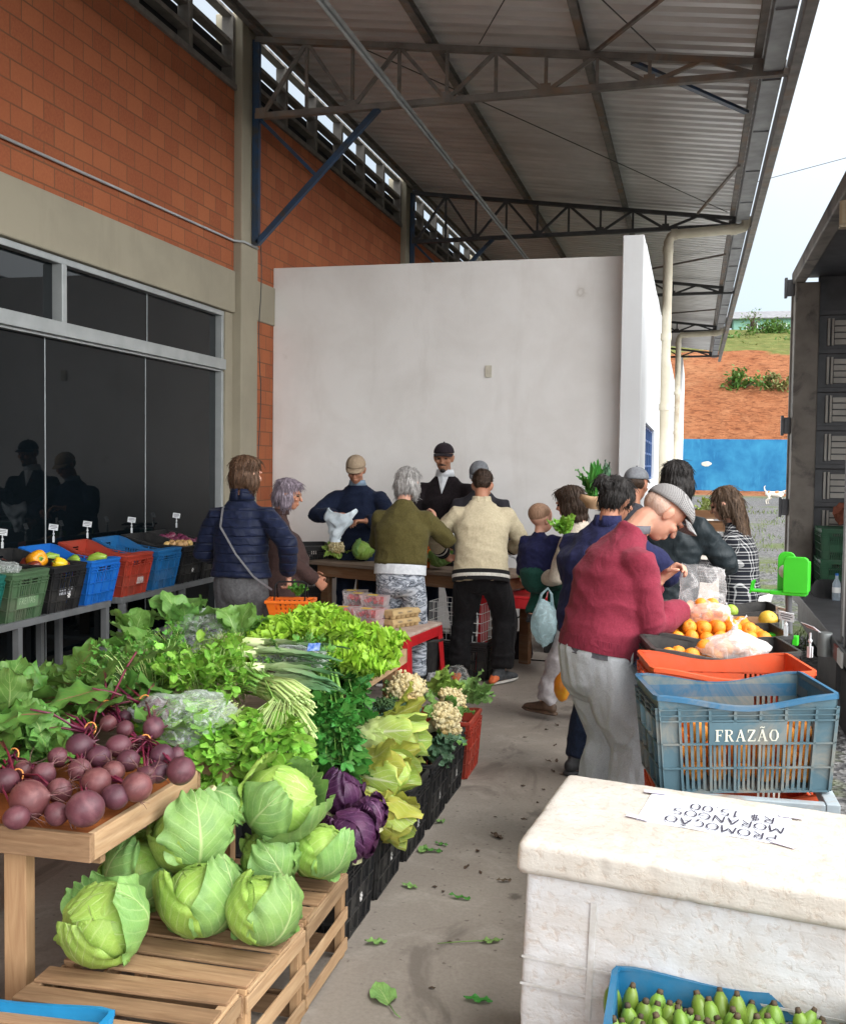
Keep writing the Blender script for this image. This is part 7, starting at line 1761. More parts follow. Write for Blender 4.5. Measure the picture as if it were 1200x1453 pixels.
# ================================================================ fruit
TANG = M('tangerine_peel', (.72, .235, .018), (.64, .17, .012), 10, .42, .5, 150, .002, tint=.25, c3=(.66, .32, .03), s3=5); LIME = M('green_citrus_peel', (.23, .36, .03), (.34, .42, .05), 6, .4, .5, 150, .002, tint=.5)
MANG = M('mango_peel', (.62, .30, .03), (.48, .34, .04), 5, .38, .2, 90, .002, tint=.3); STAR = M('stem_scar', (.12, .16, .04), None, 20, .7)
FR = {}
def fruit(kind, label, pos, r, group, mat, cat):
    rot = (random.uniform(-2.5, 2.5), random.uniform(-2.5, 2.5), random.uniform(0, 6))
    if kind not in FR:
        g = G(); g.lathe([(.0, .80), (.08, .79), (.2, .86), (.45, .84), (.78, .60), (.97, .22), (1, -.06), (.93, -.4), (.70, -.68), (.4, -.83), (.15, -.86), (.0, -.84)], 22, wob=.02)
        o = g.build(kind, mat, None, smooth=True); g = G(); g.cyl((0, 0, .79), .07, .04, 6); o2 = g.build('stem_scar', STAR, o)
        o.location = pos; o.rotation_euler = rot; o.scale = (r,) * 3; tag(o, label, cat, group); FR[kind] = o; return o
    return dup(FR[kind], pos, None, label, group, rot, r)
def cl(i, u, v, z):  # crate-local -> world, crate i of the stand
    x, y = rows[i][2]; return (x + u * dx[0] + v * dy[0], y + u * dx[1] + v * dy[1], z)
random.seed(12)
pts = []
for lay, zz in enumerate((.925, .968, 1.005)):
    nx, ny = (8, 5) if lay == 0 else (7, 4) if lay == 1 else (5, 3)
    for i in range(nx):
        for j in range(ny):
            u = (i - (nx - 1) / 2) * .062; v = (j - (ny - 1) / 2) * .060; pts.append((u + random.uniform(-.006, .006), v + random.uniform(-.006, .006), zz + random.uniform(-.006, .006) + (.0 if lay < 2 else .004)))
for u, v, z in pts: fruit('tangerine', 'orange tangerine in the heap filling a faded black crate', cl(3, u, v, z), .033 * random.uniform(.92, 1.08), 'tangerines heaped in the crate', TANG, 'tangerine')
for i in range(7):
    for j in range(4):
        for lay in range(3):
            if lay == 2 and (i + j) % 3 == 0: continue
            fruit('tangerine', 'orange glimpsed through the slots of the dusty blue lettered crate', cl(0, (i - 3) * .068 + random.uniform(-.008, .008), (j - 1.5) * .068 + random.uniform(-.006, .006), .745 + lay * .058), .034 * random.uniform(.92, 1.08), 'oranges behind the crate slots', TANG, 'orange')
for i in range(5):
    fruit('tangerine', 'tangerine low in the crate beside the tied white bag', cl(2, -.2 + i * .045, -.05 + .05 * (i % 2), .955), .033, 'tangerines beside the tied bag', TANG, 'tangerine')
for i, (u, v) in enumerate([(-.20, .02), (-.14, -.05), (-.07, .05), (.0, -.04), (-.1, .0), (.06, .04)]): fruit('lime', 'round green citrus at the far end of the fruit stand', cl(5, u, v, .955 + .01 * (i % 2)), .036, 'green citrus on the fruit stand', LIME, 'lime')
fruit('lime', 'green citrus above the brown carton, left of the mango', cl(4, .02, .02, .995), .038, None, LIME, 'lime'); fruit('mango', 'orange yellow mango on the brown carton beside the bright green bracket', cl(4, .22, -.03, .99), .045, None, MANG, 'mango')
fruit('lime', 'lower green citrus under the hands, left end of the carton crate', cl(4, -.21, -.05, .975), .036, None, LIME, 'lime')
cbx = thing('cardboard_carton', 'open brown cardboard carton set inside a faded black crate', 'carton', cl(4, 0, .0, .715), TH)
g = G()
for s in (-1, 1): g.b2((-.24, s * .14 - .003, 0), (.24, s * .14 + .003, .265)); g.b2((s * .24 - .003, -.137, 0), (s * .24 + .003, .137, .265))
g.b2((-.236, -.136, .0), (.236, .136, .22)); g.build('carton', CARD, cbx)

# ---- bananas ------------------------------------------------------------------------------------------------------------
BANM = M('green_banana_peel', (.15, .25, .032), (.095, .175, .02), 9, .42, .15, 60, .002, tint=.5, c3=(.23, .28, .05), s3=4); BTIP = M('banana_tip', (.075, .05, .025), (.03, .022, .014), 20, .8)
def banana(gm, gt, p, d, up, L=.125, r=.020, bend=.55):
    Fm = frame(d, up); n = 9; pts = []; rad = []
    for i in range(n):
        s = i / (n - 1); a = (s - .35) * bend; pts.append(p + Fm @ V3(0, math.sin(a) / bend * L * 1.0 + .35 * L, (1 - math.cos(a)) / bend * L * 1.2)); rad.append(r * (.42 + .75 * math.sin(PI * min(1, .12 + s * .86)) ** .6) if s < .95 else r * .42)
    a5 = 5; base = np.array(pts)
    gm.tube(base, np.array(rad), 6); e = base[-1] - base[-2]; gt.tube([base[-1] - e * .1, base[-1] + nrm(e) * .010], [r * .42, r * .30], 6); 
random.seed(31)
bi = 0
for row, (yy, zz) in enumerate(((2.515, .45), (2.465, .44), (2.41, .445), (2.355, .44), (2.295, .43), (2.23, .42))):
    for c_ in range(7):
        ox = .125 - .22 + c_ * .072 + (.03 if row % 2 else 0) + random.uniform(-.01, .01)
        if ox > .345: continue
        bi += 1; t = thing('banana_hand', 'hand of stubby green bananas standing in the blue crate', 'bananas', (ox, yy, zz - .05), random.uniform(-.4, .4), 'green bananas in the blue crate', (random.uniform(-.25, .25), random.uniform(-.3, .3), random.uniform(-.5, .5)))
        for q in range(3):
            gm, gt = G(), G(); banana(gm, gt, V3((q - 1) * .031, random.uniform(-.014, .014), -.05), nrm(V3((q - 1) * .2 + random.uniform(-.25, .25), random.uniform(-.7, .15), 1)), (0, 1, .2), random.uniform(.09, .12), random.uniform(.019, .0225)); o = gm.build('banana', BANM, t, smooth=True); gt.build('tip', BTIP, o, smooth=True)

# ---- bags ---------------------------------------------------------------------------------------------------------------
bag('shopping_bag', 'tied thin white bag of fruit resting in the faded black crate', cl(2, .06, -.03, .985), (.135, .095, .062), FILMW, 11, wob=.16, ears=True)
for i, (u, v) in enumerate([(-.08, -.02), (-.01, -.03), (.06, .0), (.1, -.04), (.0, .04)]): fruit('tangerine', 'orange fruit showing through the tied white bag', cl(2, u + .03, v, .985), .036, 'fruit inside the tied white bag', TANG, 'tangerine')
pb = thing('produce_bag', 'open clear produce bag held up between two hands over the tangerines', 'plastic bag', tuple(atd(998, 835, 4.75)))
c0 = atd(998, 835, 4.75); nu, nv = 36, 22; Pb = np.zeros((nv, nu, 3))
tl, tr2, bl, br = atd(966, 800, 4.72) - c0, atd(1030, 806, 4.82) - c0, atd(962, 872, 4.68) - c0, atd(1028, 878, 4.72) - c0
for i in range(nv):
    v = i / (nv - 1)
    for j in range(nu):
        a = 2 * PI * j / (nu - 1); l = tl * (1 - v) + bl * v; r_ = tr2 * (1 - v) + br * v; m_ = (l + r_) / 2; h = (r_ - l) / 2
        q = (m_ + h * math.cos(a) * (1 - .7 * max(0, v - .9) / .1) + V3(-.26, .96, 0) * math.sin(a) * (.028 + .035 * v) * (1 - .8 * max(0, v - .9) / .1)); w_ = noise.noise(Vector((math.cos(a) * 1.5, math.sin(a) * 1.5 + v * 2, v * 5))) * .016 + noise.noise(Vector((math.cos(a) * 4, math.sin(a) * 4, v * 11))) * .008
        Pb[i, j] = q + V3(w_ * .7, w_, w_ * .6)
g = G(); g.grid(Pb); g.build('film', plastic_film('clear_film_pinkish', (.97, .95, .95), .88, .10, 9), pb, smooth=True)
bag('produce_bag', 'filled hazy clear bag of tangerines lying on the heap under the open bag', atd(1003, 868, 4.62), (.095, .07, .045), plastic_film('hazy_film', (.97, .92, .88), .66, .15, 22), 14, wob=.2)
for i, (a, b_) in enumerate([(985, 868), (1003, 872), (1020, 866), (1010, 858), (994, 858)]): fruit('tangerine', 'tangerine inside the hazy clear bag', tuple(atd(a, b_, 4.63)), .030, 'tangerines in the hazy bag', TANG, 'tangerine')
# ---- green clamp bracket with a post ---------------------------------------------------------------------------------------
GRN = M('bright_green_plastic', (.035, .46, .014), (.028, .39, .012), 8, .35)
gb = thing('bag_holder', 'bright green plastic bracket and clamp on a dark post at the stand corner', 'bracket', (.425, 4.86, .745), R(-14))
g = G(); g.tube([(0.012, 0, .12), (-.004, 0, .44)], .014, 14); g.build('post', TRD, gb, autos=40)
g = G(); g.b2((-.075, -.04, .40), (.075, .045, .417)); g.b2((-.16, -.035, .405), (-.074, .035, .415))
g.add([(-.165, -.035, .40), (-.165, .035, .40), (-.155, .035, .455), (-.155, -.035, .455), (-.158, -.035, .40), (-.158, .035, .40), (-.148, .035, .455), (-.148, -.035, .455)], [(0, 1, 2, 3), (7, 6, 5, 4), (3, 2, 6, 7), (0, 3, 7, 4), (1, 5, 6, 2)])
g.build('tray', GRN, gb, bevel=.004)
def slab(x0, x1, y0, y1, z0, z1, r):
    pts = [(x0, z0), (x1, z0)] + [(x1 - r + r * math.cos(a), z1 - r + r * math.sin(a)) for a in np.linspace(0, PI / 2, 6)] + [(x0 + r - r * math.sin(a), z1 - r + r * math.cos(a)) for a in np.linspace(0, PI / 2, 6)]
    n = len(pts); V = [(p[0], y0, p[1]) for p in pts] + [(p[0], y1, p[1]) for p in pts]; F = [tuple(range(n)), tuple(range(n, 2 * n))[::-1]] + [(i, i + n, (i + 1) % n + n, (i + 1) % n) for i in range(n)]
    return V, F
g = G(); V, F = slab(-.055, .02, .025, .042, .417, .585, .03); g.add(V, F); g.build('back_plate', GRN, gb, bevel=.003)
g = G(); V, F = slab(-.02, .085, -.045, -.022, .412, .57, .022); g.add(V, F); g.b2((.07, -.0219, .418), (.085, .0245, .55)); g.build('front_plate', GRN, gb, bevel=.004)
g = G(); g.lathe([(0, .006), (.028, .006), (.03, 0), (.028, -.006), (0, -.006)], 22, (-.02, .012, .50), euler(PI / 2, 0, 0)); g.build('roll_core', M('core_grey', (.45, .47, .42), None, 9, .5), gb, smooth=True)
g = G(); g.b2((-.085, -.035, .13), (-.02, .035, .225)); g.b2((-.0189, -.022, .125), (.04, .022, .165)); g.b2((-.0189, -.02, .18), (.045, .02, .222)); g.cyl((-.09, 0, .15), .022, .05, 14); g.build('clamp', GRN, gb, bevel=.004)
g = G(); g.tube([(-.05, .0, .06), (-.05, 0, .128)], .016, 10); g.build('screw', GRN, gb)
# ---- things under the stand
sb2 = crate('ora', 'red orange crate half hidden below the fruit stand', (.16, 3.75, .33), R(8), None, None, 'crates below the fruit stand')
ct = thing('paper_carton', 'small white carton with a green side under the fruit stand', 'carton', (.34, 3.42, .319), R(20)); g = G(); g.b2((-.06, -.05, 0), (.06, .05, .30)); g.build('carton', WHITEP, ct, bevel=.003); g = G(); g.b2((-.061, -.0512, .02), (.02, -.0505, .28)); g.build('print', P_GREEN, ct)
# ================================================================ things the people hold
bk_ = thing('shopping_basket', 'orange plastic shopping basket with greens held by the woman in navy', 'basket', tuple(atd(413, 850, 7.02)), R(14))
g = G(); bw_, bd_, bh_ = .15, .10, .15
for s in (-1, 1):
    for n_, (ax, ln, th_) in enumerate((('y', bw_, bd_), ('x', bd_, bw_))):
        m = 9 if ax == 'y' else 7
        for i in range(m):
            u0, u1 = -1 + 2 * i / m, -1 + 2 * (i + (.62 if 0 < i < m - 1 else 1)) / m
            V = []
            for u in (u0, u1):
                for z, f in ((-.14, .78), (-.015, 1.)):
                    for w_ in (0, .004):
                        a_, b__ = u * ln * f, s * (th_ * f + w_); V.append((a_, b__, z) if ax == 'y' else (b__, a_, z))
            g.add(V, [(0, 1, 3, 2), (4, 6, 7, 5), (0, 4, 5, 1), (2, 3, 7, 6), (0, 2, 6, 4), (1, 5, 7, 3)], t=.5)
        for z0, z1, f in ((-.075, -.06, .9), (-.143, -.12, .79)):
            a_ = ln * f; c_ = s * th_ * f
            g.b2((-a_, c_ - .004, z0), (a_, c_ + .005, z1), t=.5) if ax == 'y' else g.b2((c_ - .004, -a_, z0), (c_ + .005, a_, z1), t=.5)
g.b2((-bw_ * .78, -bd_ * .78, -.142), (bw_ * .78, bd_ * .78, -.136), t=.5)
BORG = plastic('orange_plastic', (.78, .16, .012), None, 0, .35); g.build('basket_body', BORG, bk_)
g = G()
for s in (-1, 1): g.b2((-bw_ - .012, s * (bd_ + .004) - .01, -.02), (bw_ + .012, s * (bd_ + .004) + .01, .0)); g.b2((s * (bw_ + .004) - .01, -bd_, -.02), (s * (bw_ + .004) + .01, bd_, .0))
g.build('basket_rim', BORG, bk_, bevel=.004)
g = G()
for s in (-1, 1): g.tube([(-.10, s * .09, 0), (-.10, s * .03, .10), (-.08, s * .012, .115), (.08, s * .012, .115), (.10, s * .03, .10), (.10, s * .09, 0)], .005, 8)
g.build('handle', BLACKC, bk_, smooth=True)
leafpile('parsley_sprigs', 'small green herb bunch lying in the orange basket', 'herbs', tuple(atd(422, 846, 7.05)), 26, .07, .03, L_PARS, .9, (0, .05), 1, 310, d0=(0, 0, 1), curl=(.2, 1.2))
# white bag in the vendor's hands
wb = atd(480, 742, 8.95)
t = thing('white_bag', 'white plastic bag held open by the vendor in the tan cap', 'plastic bag', tuple(wb)); nu, nv = 24, 22; Pw = np.zeros((nv, nu, 3))
for i in range(nv):
    v = i / (nv - 1)
    for j in range(nu):
        a = 2 * PI * j / (nu - 1); wd = .125 * (1 - .55 * v) + .02 * math.sin(v * 6); cx_ = .03 - .06 * v; Pw[i, j] = (cx_ + wd * math.cos(a), .045 * math.sin(a) * (1 - .2 * v), .10 - .26 * v + .025 * math.cos(2 * a) * (1 - v)) + V3(.02, .015, .01) * noise.noise(Vector((math.cos(a) * 2, math.sin(a) * 2, v * 5))) * 1.4
g = G(); g.grid(Pw); g.build('film', M('white_bag_plastic', (.70, .78, .83), (.62, .71, .77), 12, .35, .5, 20, .01), t, smooth=True)
# blue bag on the arm
hb = atd(772, 884, 6.95); t = bag('blue_bag', 'pale blue striped plastic bag hanging below the toddler', tuple(hb), (.085, .075, .145), FILMB, 17, wob=.16)
g = G(); g.tube([V3(-.04, 0, .12), V3(-.02, 0, .19), V3(.02, 0, .23), V3(.045, 0, .19), V3(.05, 0, .12)], [.012, .009, .008, .009, .012], 8); g.build('bag_handle', FILMB, t, smooth=True)
og = atd(798, 974, 6.1); t = thing('orange_bundle', 'orange rounded squash hanging low behind the grey sweatpants', 'squash', tuple(og)); g = G(); g.ell((0, 0, 0), (.05, .05, .085), nu=18, nv=12, wob=.15); g.build('fruit', TANG, t, smooth=True); g = G(); g.tube([(0, 0, .08), (0.005, 0, .13)], [.01, .006], 8); g.build('stem', CUT, t)
# leafy bunch on the shoulder of the navy jacket
leafpile('leek_bunch', 'bunch of long green leaves wrapped in brown paper beyond the navy jacket', 'greens', tuple(atd(842, 712, 6.2)), 26, .20, .040, L_CEL, .45, (0, .04), 1, 320, d0=(-.12, 0, 1), curl=(.0, .8), pw=.8)
t = bpy.data.objects['leek_bunch']; g = G(); g.lathe([(.045, -.04), (.06, -.01), (.078, .015), (.074, .04), (.05, .03)], 18, (0, 0, 0), wob=.25); g.build('paper_wrap', M('kraft_paper', (.50, .33, .19), (.40, .25, .14), 10, .85, .5, 20, .01), t, smooth=True)
leafpile('leek_bunch', 'blue green leek tops beside the brown paper wrapped bunch', 'leeks', tuple(atd(858, 715, 6.25)), 12, .20, .035, L_BROC, .22, (0, .04), 1, 321, d0=(.05, 0, 1), curl=(.0, .4), pw=.7)
leafpile('leafy_bunch', 'light green leafy bunch between the toddler and the navy jacket', 'greens', tuple(atd(803, 760, 6.5)), 16, .12, .07, L_ARUG, .8, (0, .04), 1, 322, d0=(-.2, 0, .9), curl=(.2, 1.2))
# ================================================================ the vendors' table
def vtop(px, py): return at(px, py, .802)
SCALEW = M('scale_white', (.60, .63, .64), (.5, .53, .54), 8, .4); SCG = M('scale_green_face', (.05, .34, .20), (.04, .28, .17), 10, .4); LCD = M('scale_display', (.10, .16, .15), None, 6, .3)
def scale_(label, pos, rz):
    t = thing('weighing_scale', label, 'scale', tuple(pos), rz, 'weighing scales on the vendor table'); g = G(); g.b2((-.15, -.13, .0), (.15, .13, .075)); g.build('base', SCALEW, t, bevel=.012)
    g = G(); g.b2((-.14, -.1345, .015), (.14, -.1305, .06)); o = g.build('front_panel', SCG, t)
    for x in (-.085, .03): g = G(); g.b2((x - .04, -.137, .025), (x + .04, -.135, .05)); g.build('display', LCD, o)
    g = G(); g.b2((-.17, -.14, .10), (.17, .14, .115)); g.cyl((0, 0, .075), .03, .026, 12); g.build('pan', DARKSTEEL, t, bevel=.006)
vtr = vt.rotation_euler[2]
SB = thing('black_box', 'low black box under the green faced scale on the counter', 'box', tuple(vtop(604, 802) + V3(.06, .20, 0)), vtr); g = G(); g.b2((-.26, -.14, 0), (.26, .16, .19)); g.build('box_body', P_BLACK, SB, bevel=.008); g = G(); g.b2((-.265, -.145, .191), (.265, .165, .205)); g.build('lid', P_GREYBLK, SB, bevel=.004)
scale_('green faced scale on the black box, between olive and cream sweaters', SB.location + Vector((.02, 0, .207)), vtr)
scale_('silver scale in front of the vendor in the tan cap', vtop(515, 785) + V3(0, .28, .10), vtr); g = G(); g.b2((-.16, -.14, 0), (.16, .14, .095)); o = g.build('scale_stand', P_BLACK, None, loc=tuple(vtop(515, 785) + V3(0, .28, 0.001))); tag(o, 'small black riser box under the silver scale', 'box')
bu = thing('bucket', 'orange plastic bucket on the counter next to the olive sweater', 'bucket', tuple(vtop(599, 806)), 0); g = G(); g.lathe([(.0, .004), (.062, .004), (.064, .01), (.086, .20), (.095, .205), (.095, .225), (.085, .225), (.080, .20), (.06, .02), (0, .015)], 26); g.build('bucket_body', BORG, bu, autos=40); g = G(); g.tube([(-.09, 0, .2), (-.07, -.07, .17), (0, -.1, .16), (.07, -.07, .17), (.09, 0, .2)], .004, 6); g.build('handle', DARKSTEEL, bu, smooth=True)
curd('cauliflower in its leaves on the counter, left of the round cabbage', vtop(477, 795) + V3(0, .02, .115), .075, CAULI, 'cauliflower', 'cauliflower', 331, L_CAB, nl=9, tilt=(R(35), R(15), 0))
cabbage('round green cabbage on the counter beside the olive sweater', vtop(512, 797) + V3(0, .02, .10), .085, (R(30), R(10), 1.), 333, 3, group='cabbages on the counter')
cabbage('upright pale cabbage alone on the counter before the green faced scale', vtop(623, 808) + V3(0, .02, .10), .083, (R(-15), R(12), 2.), 335, 4, opn=.5, group='cabbages on the counter')
mu = thing('mushroom', 'pale bulb resting on the scale pan by the vendor\'s hand', 'garlic', tuple(atd(611, 748, 9.0))); g = G(); g.lathe([(0, .05), (.012, .048), (.018, .03), (.04, .005), (.042, -.015), (.025, -.035), (0, -.038)], 16); g.build('bulb', CAULI, mu, smooth=True); g = G(); g.tube([(0, 0, .045), (.005, 0, .07)], [.01, .006], 8); g.build('neck', CUT, mu)
# red low table: strawberry boxes and egg cartons
CLR = plastic_film('clear_punnet', (.97, .94, .94), .72, .08, 6); STRW = M('strawberry', (.55, .02, .025), (.42, .015, .02), 18, .35, .5, 200, .003, tint=.4); YEL = M('yellow_label', (.72, .52, .02), (.6, .42, .02), 30, .5)
def punnet(label, pos, rz, yl):
    t = thing('strawberry_box', label, 'strawberry box', tuple(pos), rz, 'strawberry boxes on the red table'); g = G()
    a, b_, h = .095, .065, .075
    for s in (-1, 1): g.add([(-a * .9, s * b_ * .9, 0), (a * .9, s * b_ * .9, 0), (a, s * b_, h), (-a, s * b_, h)], [(0, 1, 2, 3)]); g.add([(s * a * .9, -b_ * .9, 0), (s * a * .9, b_ * .9, 0), (s * a, b_, h), (s * a, -b_, h)], [(0, 1, 2, 3)])
    g.add([(-a, -b_, h), (a, -b_, h), (a, b_, h), (-a, b_, h)], [(0, 1, 2, 3)]); g.build('punnet', CLR, t)
    g = G(); random.seed(int(abs(pos[0] * 1000)))
    for i in range(24): g.ell((random.uniform(-.07, .07), random.uniform(-.045, .045), random.uniform(.018, .055)), (.015, .015, .02), euler(random.uniform(0, 3), random.uniform(0, 3), 0), 8, 6)
    struct(g.build('berries', STRW, t, smooth=True), 'stuff')
    if yl: g = G(); g.box((random.uniform(-.03, .03), 0, h + .002), (.075, .06, .001)); g.build('label', YEL, t)
RTB = V3(-2.24, 7.60, .482)
k_ = 0
for (dx_, dy_, n) in ((-.02, -.26, 2), (-.02, -.09, 3), (-.18, -.02, 3), (-.2, -.22, 2), (-.25, .14, 3)):
    for i in range(n):
        nm = ('nearest stack, at the table edge', 'second stack beside the egg cartons', 'stack behind the nearest one', 'stack half hidden by lettuce', 'farthest stack toward the counter')[k_]
        punnet('clear box of strawberries, ' + ('bottom', 'middle', 'top')[i if n == 3 else (0, 2)[i]] + ' of the ' + nm, RTB + V3(dx_, dy_, i * .079), R(-12 + 6 * k_), i == n - 1)
    k_ += 1
EGG = M('pulp_carton', (.56, .40, .20), (.46, .32, .15), 22, .9, .5, 90, .003)
for i in range(2):
    t = thing('egg_carton', ('lower', 'upper')[i] + ' tan egg carton of the two stacked on the red table', 'egg carton', tuple(RTB + V3(.17, -.03, i * .068)), R(62), 'egg cartons on the red table'); g = G(); a, b_ = .15, .055
    def fr_(z, a_, c_): return [(-a_, -c_, z), (a_, -c_, z), (a_, c_, z), (-a_, c_, z)]
    V = fr_(.034, a, b_) + fr_(.058, a * .97, b_ * .8) + fr_(.066, a * .93, b_ * .66); F = [(0, 1, 5, 4), (1, 2, 6, 5), (2, 3, 7, 6), (3, 0, 4, 7), (4, 5, 9, 8), (5, 6, 10, 9), (6, 7, 11, 10), (7, 4, 8, 11), (8, 9, 10, 11)]; g.add(V, F)
    for q in range(6): g.box((-a + .025 + q * .05, 0, .0668), (.026, .03, .0012))
    g.build('lid', EGG, t, bevel=.003); g = G(); g.add(fr_(.028, a, b_) + fr_(.0335, a, b_), [(0, 1, 5, 4), (1, 2, 6, 5), (2, 3, 7, 6), (3, 0, 4, 7), (0, 3, 2, 1)])
    for q in range(6):
        for s in (-1, 1): g.lathe([(.012, 0), (.019, .004), (.025, .028)], 10, (-a + .025 + q * .05, s * .027, 0)); 
    g.build('tray', EGG, t); g = G()
    for q in (-.07, .03): g.box((q, -b_ * .92, .046), (.05, .001, .012), euler(R(-24), 0, 0)); g.box((q, -b_ * .92 - .0004, .0466), (.03, .001, .004), euler(R(-24), 0, 0))
    g.build('print', M('carton_print', (.12, .09, .06), (.4, .3, .17), 90, .9), t)
# under the counter: wire basket, black crates, bin, clutter
wkr = thing('wire_basket', 'white wire basket stacked under the counter behind the black trousers', 'wire basket', tuple(at(655, 905, .30)), R(-8)); g = G()
for s in (-1, 1):
    for z in np.linspace(0, .3, 5): g.tube([(-.22, s * .16, z), (.22, s * .16, z)], .003, 5); g.tube([(s * .22, -.16, z), (s * .22, .16, z)], .003, 5)
    for x in np.linspace(-.22, .22, 13): g.tube([(x, s * .16, 0), (x, s * .16, .3)], .002, 5)
    for y in np.linspace(-.16, .16, 9): g.tube([(s * .22, y, 0), (s * .22, y, .3)], .002, 5)
g.build('wire_cage', WHITEP, wkr)
crate('blk', 'black crate under the counter, carrying the white wire basket', tuple(at(655, 905, .30) * V3(1, 1, 0)), R(-8), None, None, 'black crates around the counter')
for i, (x, y, z, la) in enumerate([(-1.10, 9.75, .001, 'lower crate by the wall right of the black trousers'), (-1.10, 9.75, .306, 'upper crate by the wall right of the black trousers'), (-.55, 9.5, .001, 'crate by the wall behind the blue bag'), (-.55, 9.5, .306, 'top crate by the wall behind the blue bag'), (-3.55, 9.55, .001, 'bottom crate in the tall stack left of the tan cap vendor'), (-3.55, 9.55, .306, 'middle crate in the tall stack left of the tan cap vendor'), (-3.5, 9.52, .611, 'top crate in the tall stack left of the tan cap vendor')]):
    crate('blk', 'black ' + la, (x, y, z), R(92 + 5 * i), None, None, 'black crates around the counter')
crate('red', 'red crate under the rear corner of the produce table', (-1.78, 5.2, .001), R(4), None, None, 'red crates under the tables'); crate('redk', 'red crate on the floor below the farther rack', (-3.3, 5.95, .001), R(25), None, None, 'red crates under the tables')
bn = thing('waste_bin', 'black round waste bin under the low red table', 'bin', (-1.98, 7.9, .001)); g = G(); g.lathe([(0, .01), (.105, .0), (.11, .01), (.14, .33), (.148, .335), (.148, .35), (.136, .35), (.105, .02), (0, .015)], 24); g.build('bin_body', P_BLACK, bn, autos=40); g = G(); g.lathe([(.148, .33), (.153, .335), (.153, .352), (.14, .355)], 24); g.build('bin_rim', P_GREYBLK, bn, smooth=True)
bag('plastic_bag', 'crumpled white bag on the floor by the low red table leg', tuple(at(612, 962, .05)), (.06, .06, .055), FILMW, 21, wob=.35); bag('plastic_bag', 'crumpled clear bag on the floor left of the grey trainers', tuple(at(650, 957, .06)), (.075, .06, .065), FILM, 23, wob=.4)
hbg = thing('handbag', 'black handbag standing on the floor right of the black trousers', 'handbag', tuple(at(735, 935, .001)), R(10)); g = G(); g.loft([((0, 0, .002), .12, .05), ((0, 0, .05), .13, .055), ((0, 0, .2), .11, .04), ((0, 0, .22), .09, .025)], n=20, flat0=True); bake(g, 'bag_body', BLACKV, hbg, .010, 3); g = G(); g.tube([(-.07, 0, .2), (-.06, 0, .32), (0, 0, .37), (.06, 0, .32), (.07, 0, .2)], .007, 8); g.build('handle', BLACKC, hbg, smooth=True)
leafpile('parsley_pile', 'dark green leafy heap on the red table behind the cream sweater', 'greens', tuple(V3(-1.16, 8.55, .68)), 60, .13, .07, L_CEL, 1.3, (.0, .14), 1, 340, d0=(0, -.2, 1), curl=(.4, 1.6))
bag('plastic_bag', 'white crumpled bag on the red table next to the toddler', tuple(at(735, 778, .90)), (.10, .10, .10), FILMW, 25, wob=.3)
g = G(); g.tube([at(600, 940, .006), at(640, 945, .006), at(720, 934, .006), at(775, 938, .006), at(800, 941, .006)], .006, 6); o = g.build('power_cable', BLACKC, None, smooth=True); tag(o, 'black power cable lying on the floor under the counter', 'cable')
dsc = thing('cable_reel', 'flat black round base on the floor under the counter', 'stand base', tuple(at(642, 934, .001))); g = G(); g.lathe([(0, .02), (.08, .018), (.10, .008), (.10, 0), (0, 0)], 22); g.build('base', P_BLACK, dsc, smooth=True); g = G(); g.tube([(0, 0, .02), (0, 0, .12), (-.03, 0, .25)], .006, 6); g.build('cord', BLACKC, dsc, smooth=True)
# white plastic chair and crate of greens on the far side of the stand
ch = thing('plastic_chair', 'white plastic chair behind the woman in plaid', 'chair', (.20, 7.36, 0), R(74)); g = G(); g.b2((-.21, -.2, .42), (.21, .22, .445)); g.build('seat', WHITEP, ch, bevel=.01)
g = G(); Pc = np.array([[(x, -.2 - .10 * v - .03 * math.cos(x * 6), .45 + .42 * v) for x in np.linspace(-.2, .2, 9)] for v in np.linspace(0, 1, 6)]); g.grid(Pc); g.build('backrest', WHITEP, ch, smooth=True, solid=.012)
for x in (-.19, .19):
    for y in (-.18, .19): g = G(); g.bar((x, y, .42), (x * 1.15, y * 1.15, 0), .04, .03, (0, 1, 0)); g.build('leg', WHITEP, ch)
    g = G(); g.bar((x * 1.05, -.22, .66), (x * 1.1, .18, .64), .04, .02); g.bar((x * 1.1, .17, .64), (x * 1.1, .17, .44), .04, .03, (0, 1, 0)); g.build('armrest', WHITEP, ch)
fc = thing('market_crate', 'brown wooden crate of greens between rain jacket and plaid shirt', 'wooden crate', tuple(atd(1000, 735, 8.6)), R(12)); g = G()
for z in (-.10, 0.0):
    for s in (-1, 1): g.b2((-.22, s * .15 - .005, z), (.22, s * .15 + .005, z + .07)); g.b2((s * .22 - .005, -.144, z), (s * .22 + .005, .144, z + .07))
g.b2((-.2, -.14, -.1), (.2, .14, -.09)); g.build('slats', WOODR, fc)
for sx in (-1, 1):
    for sy in (-1, 1): g = G(); g.b2((sx * .205 - .012, sy * .135 - .008, -1.32), (sx * .205 + .012, sy * .135 + .008, .07)); g.build('leg', WOODR, fc)
leafpile('leafy_greens', 'mixed greens inside the brown wooden crate at the far stand', 'greens', tuple(atd(1000, 735, 8.6)), 20, .10, .06, L_NAPA, .9, (0, .1), 1, 345, d0=(0, -.1, 1), curl=(.2, 1.2))
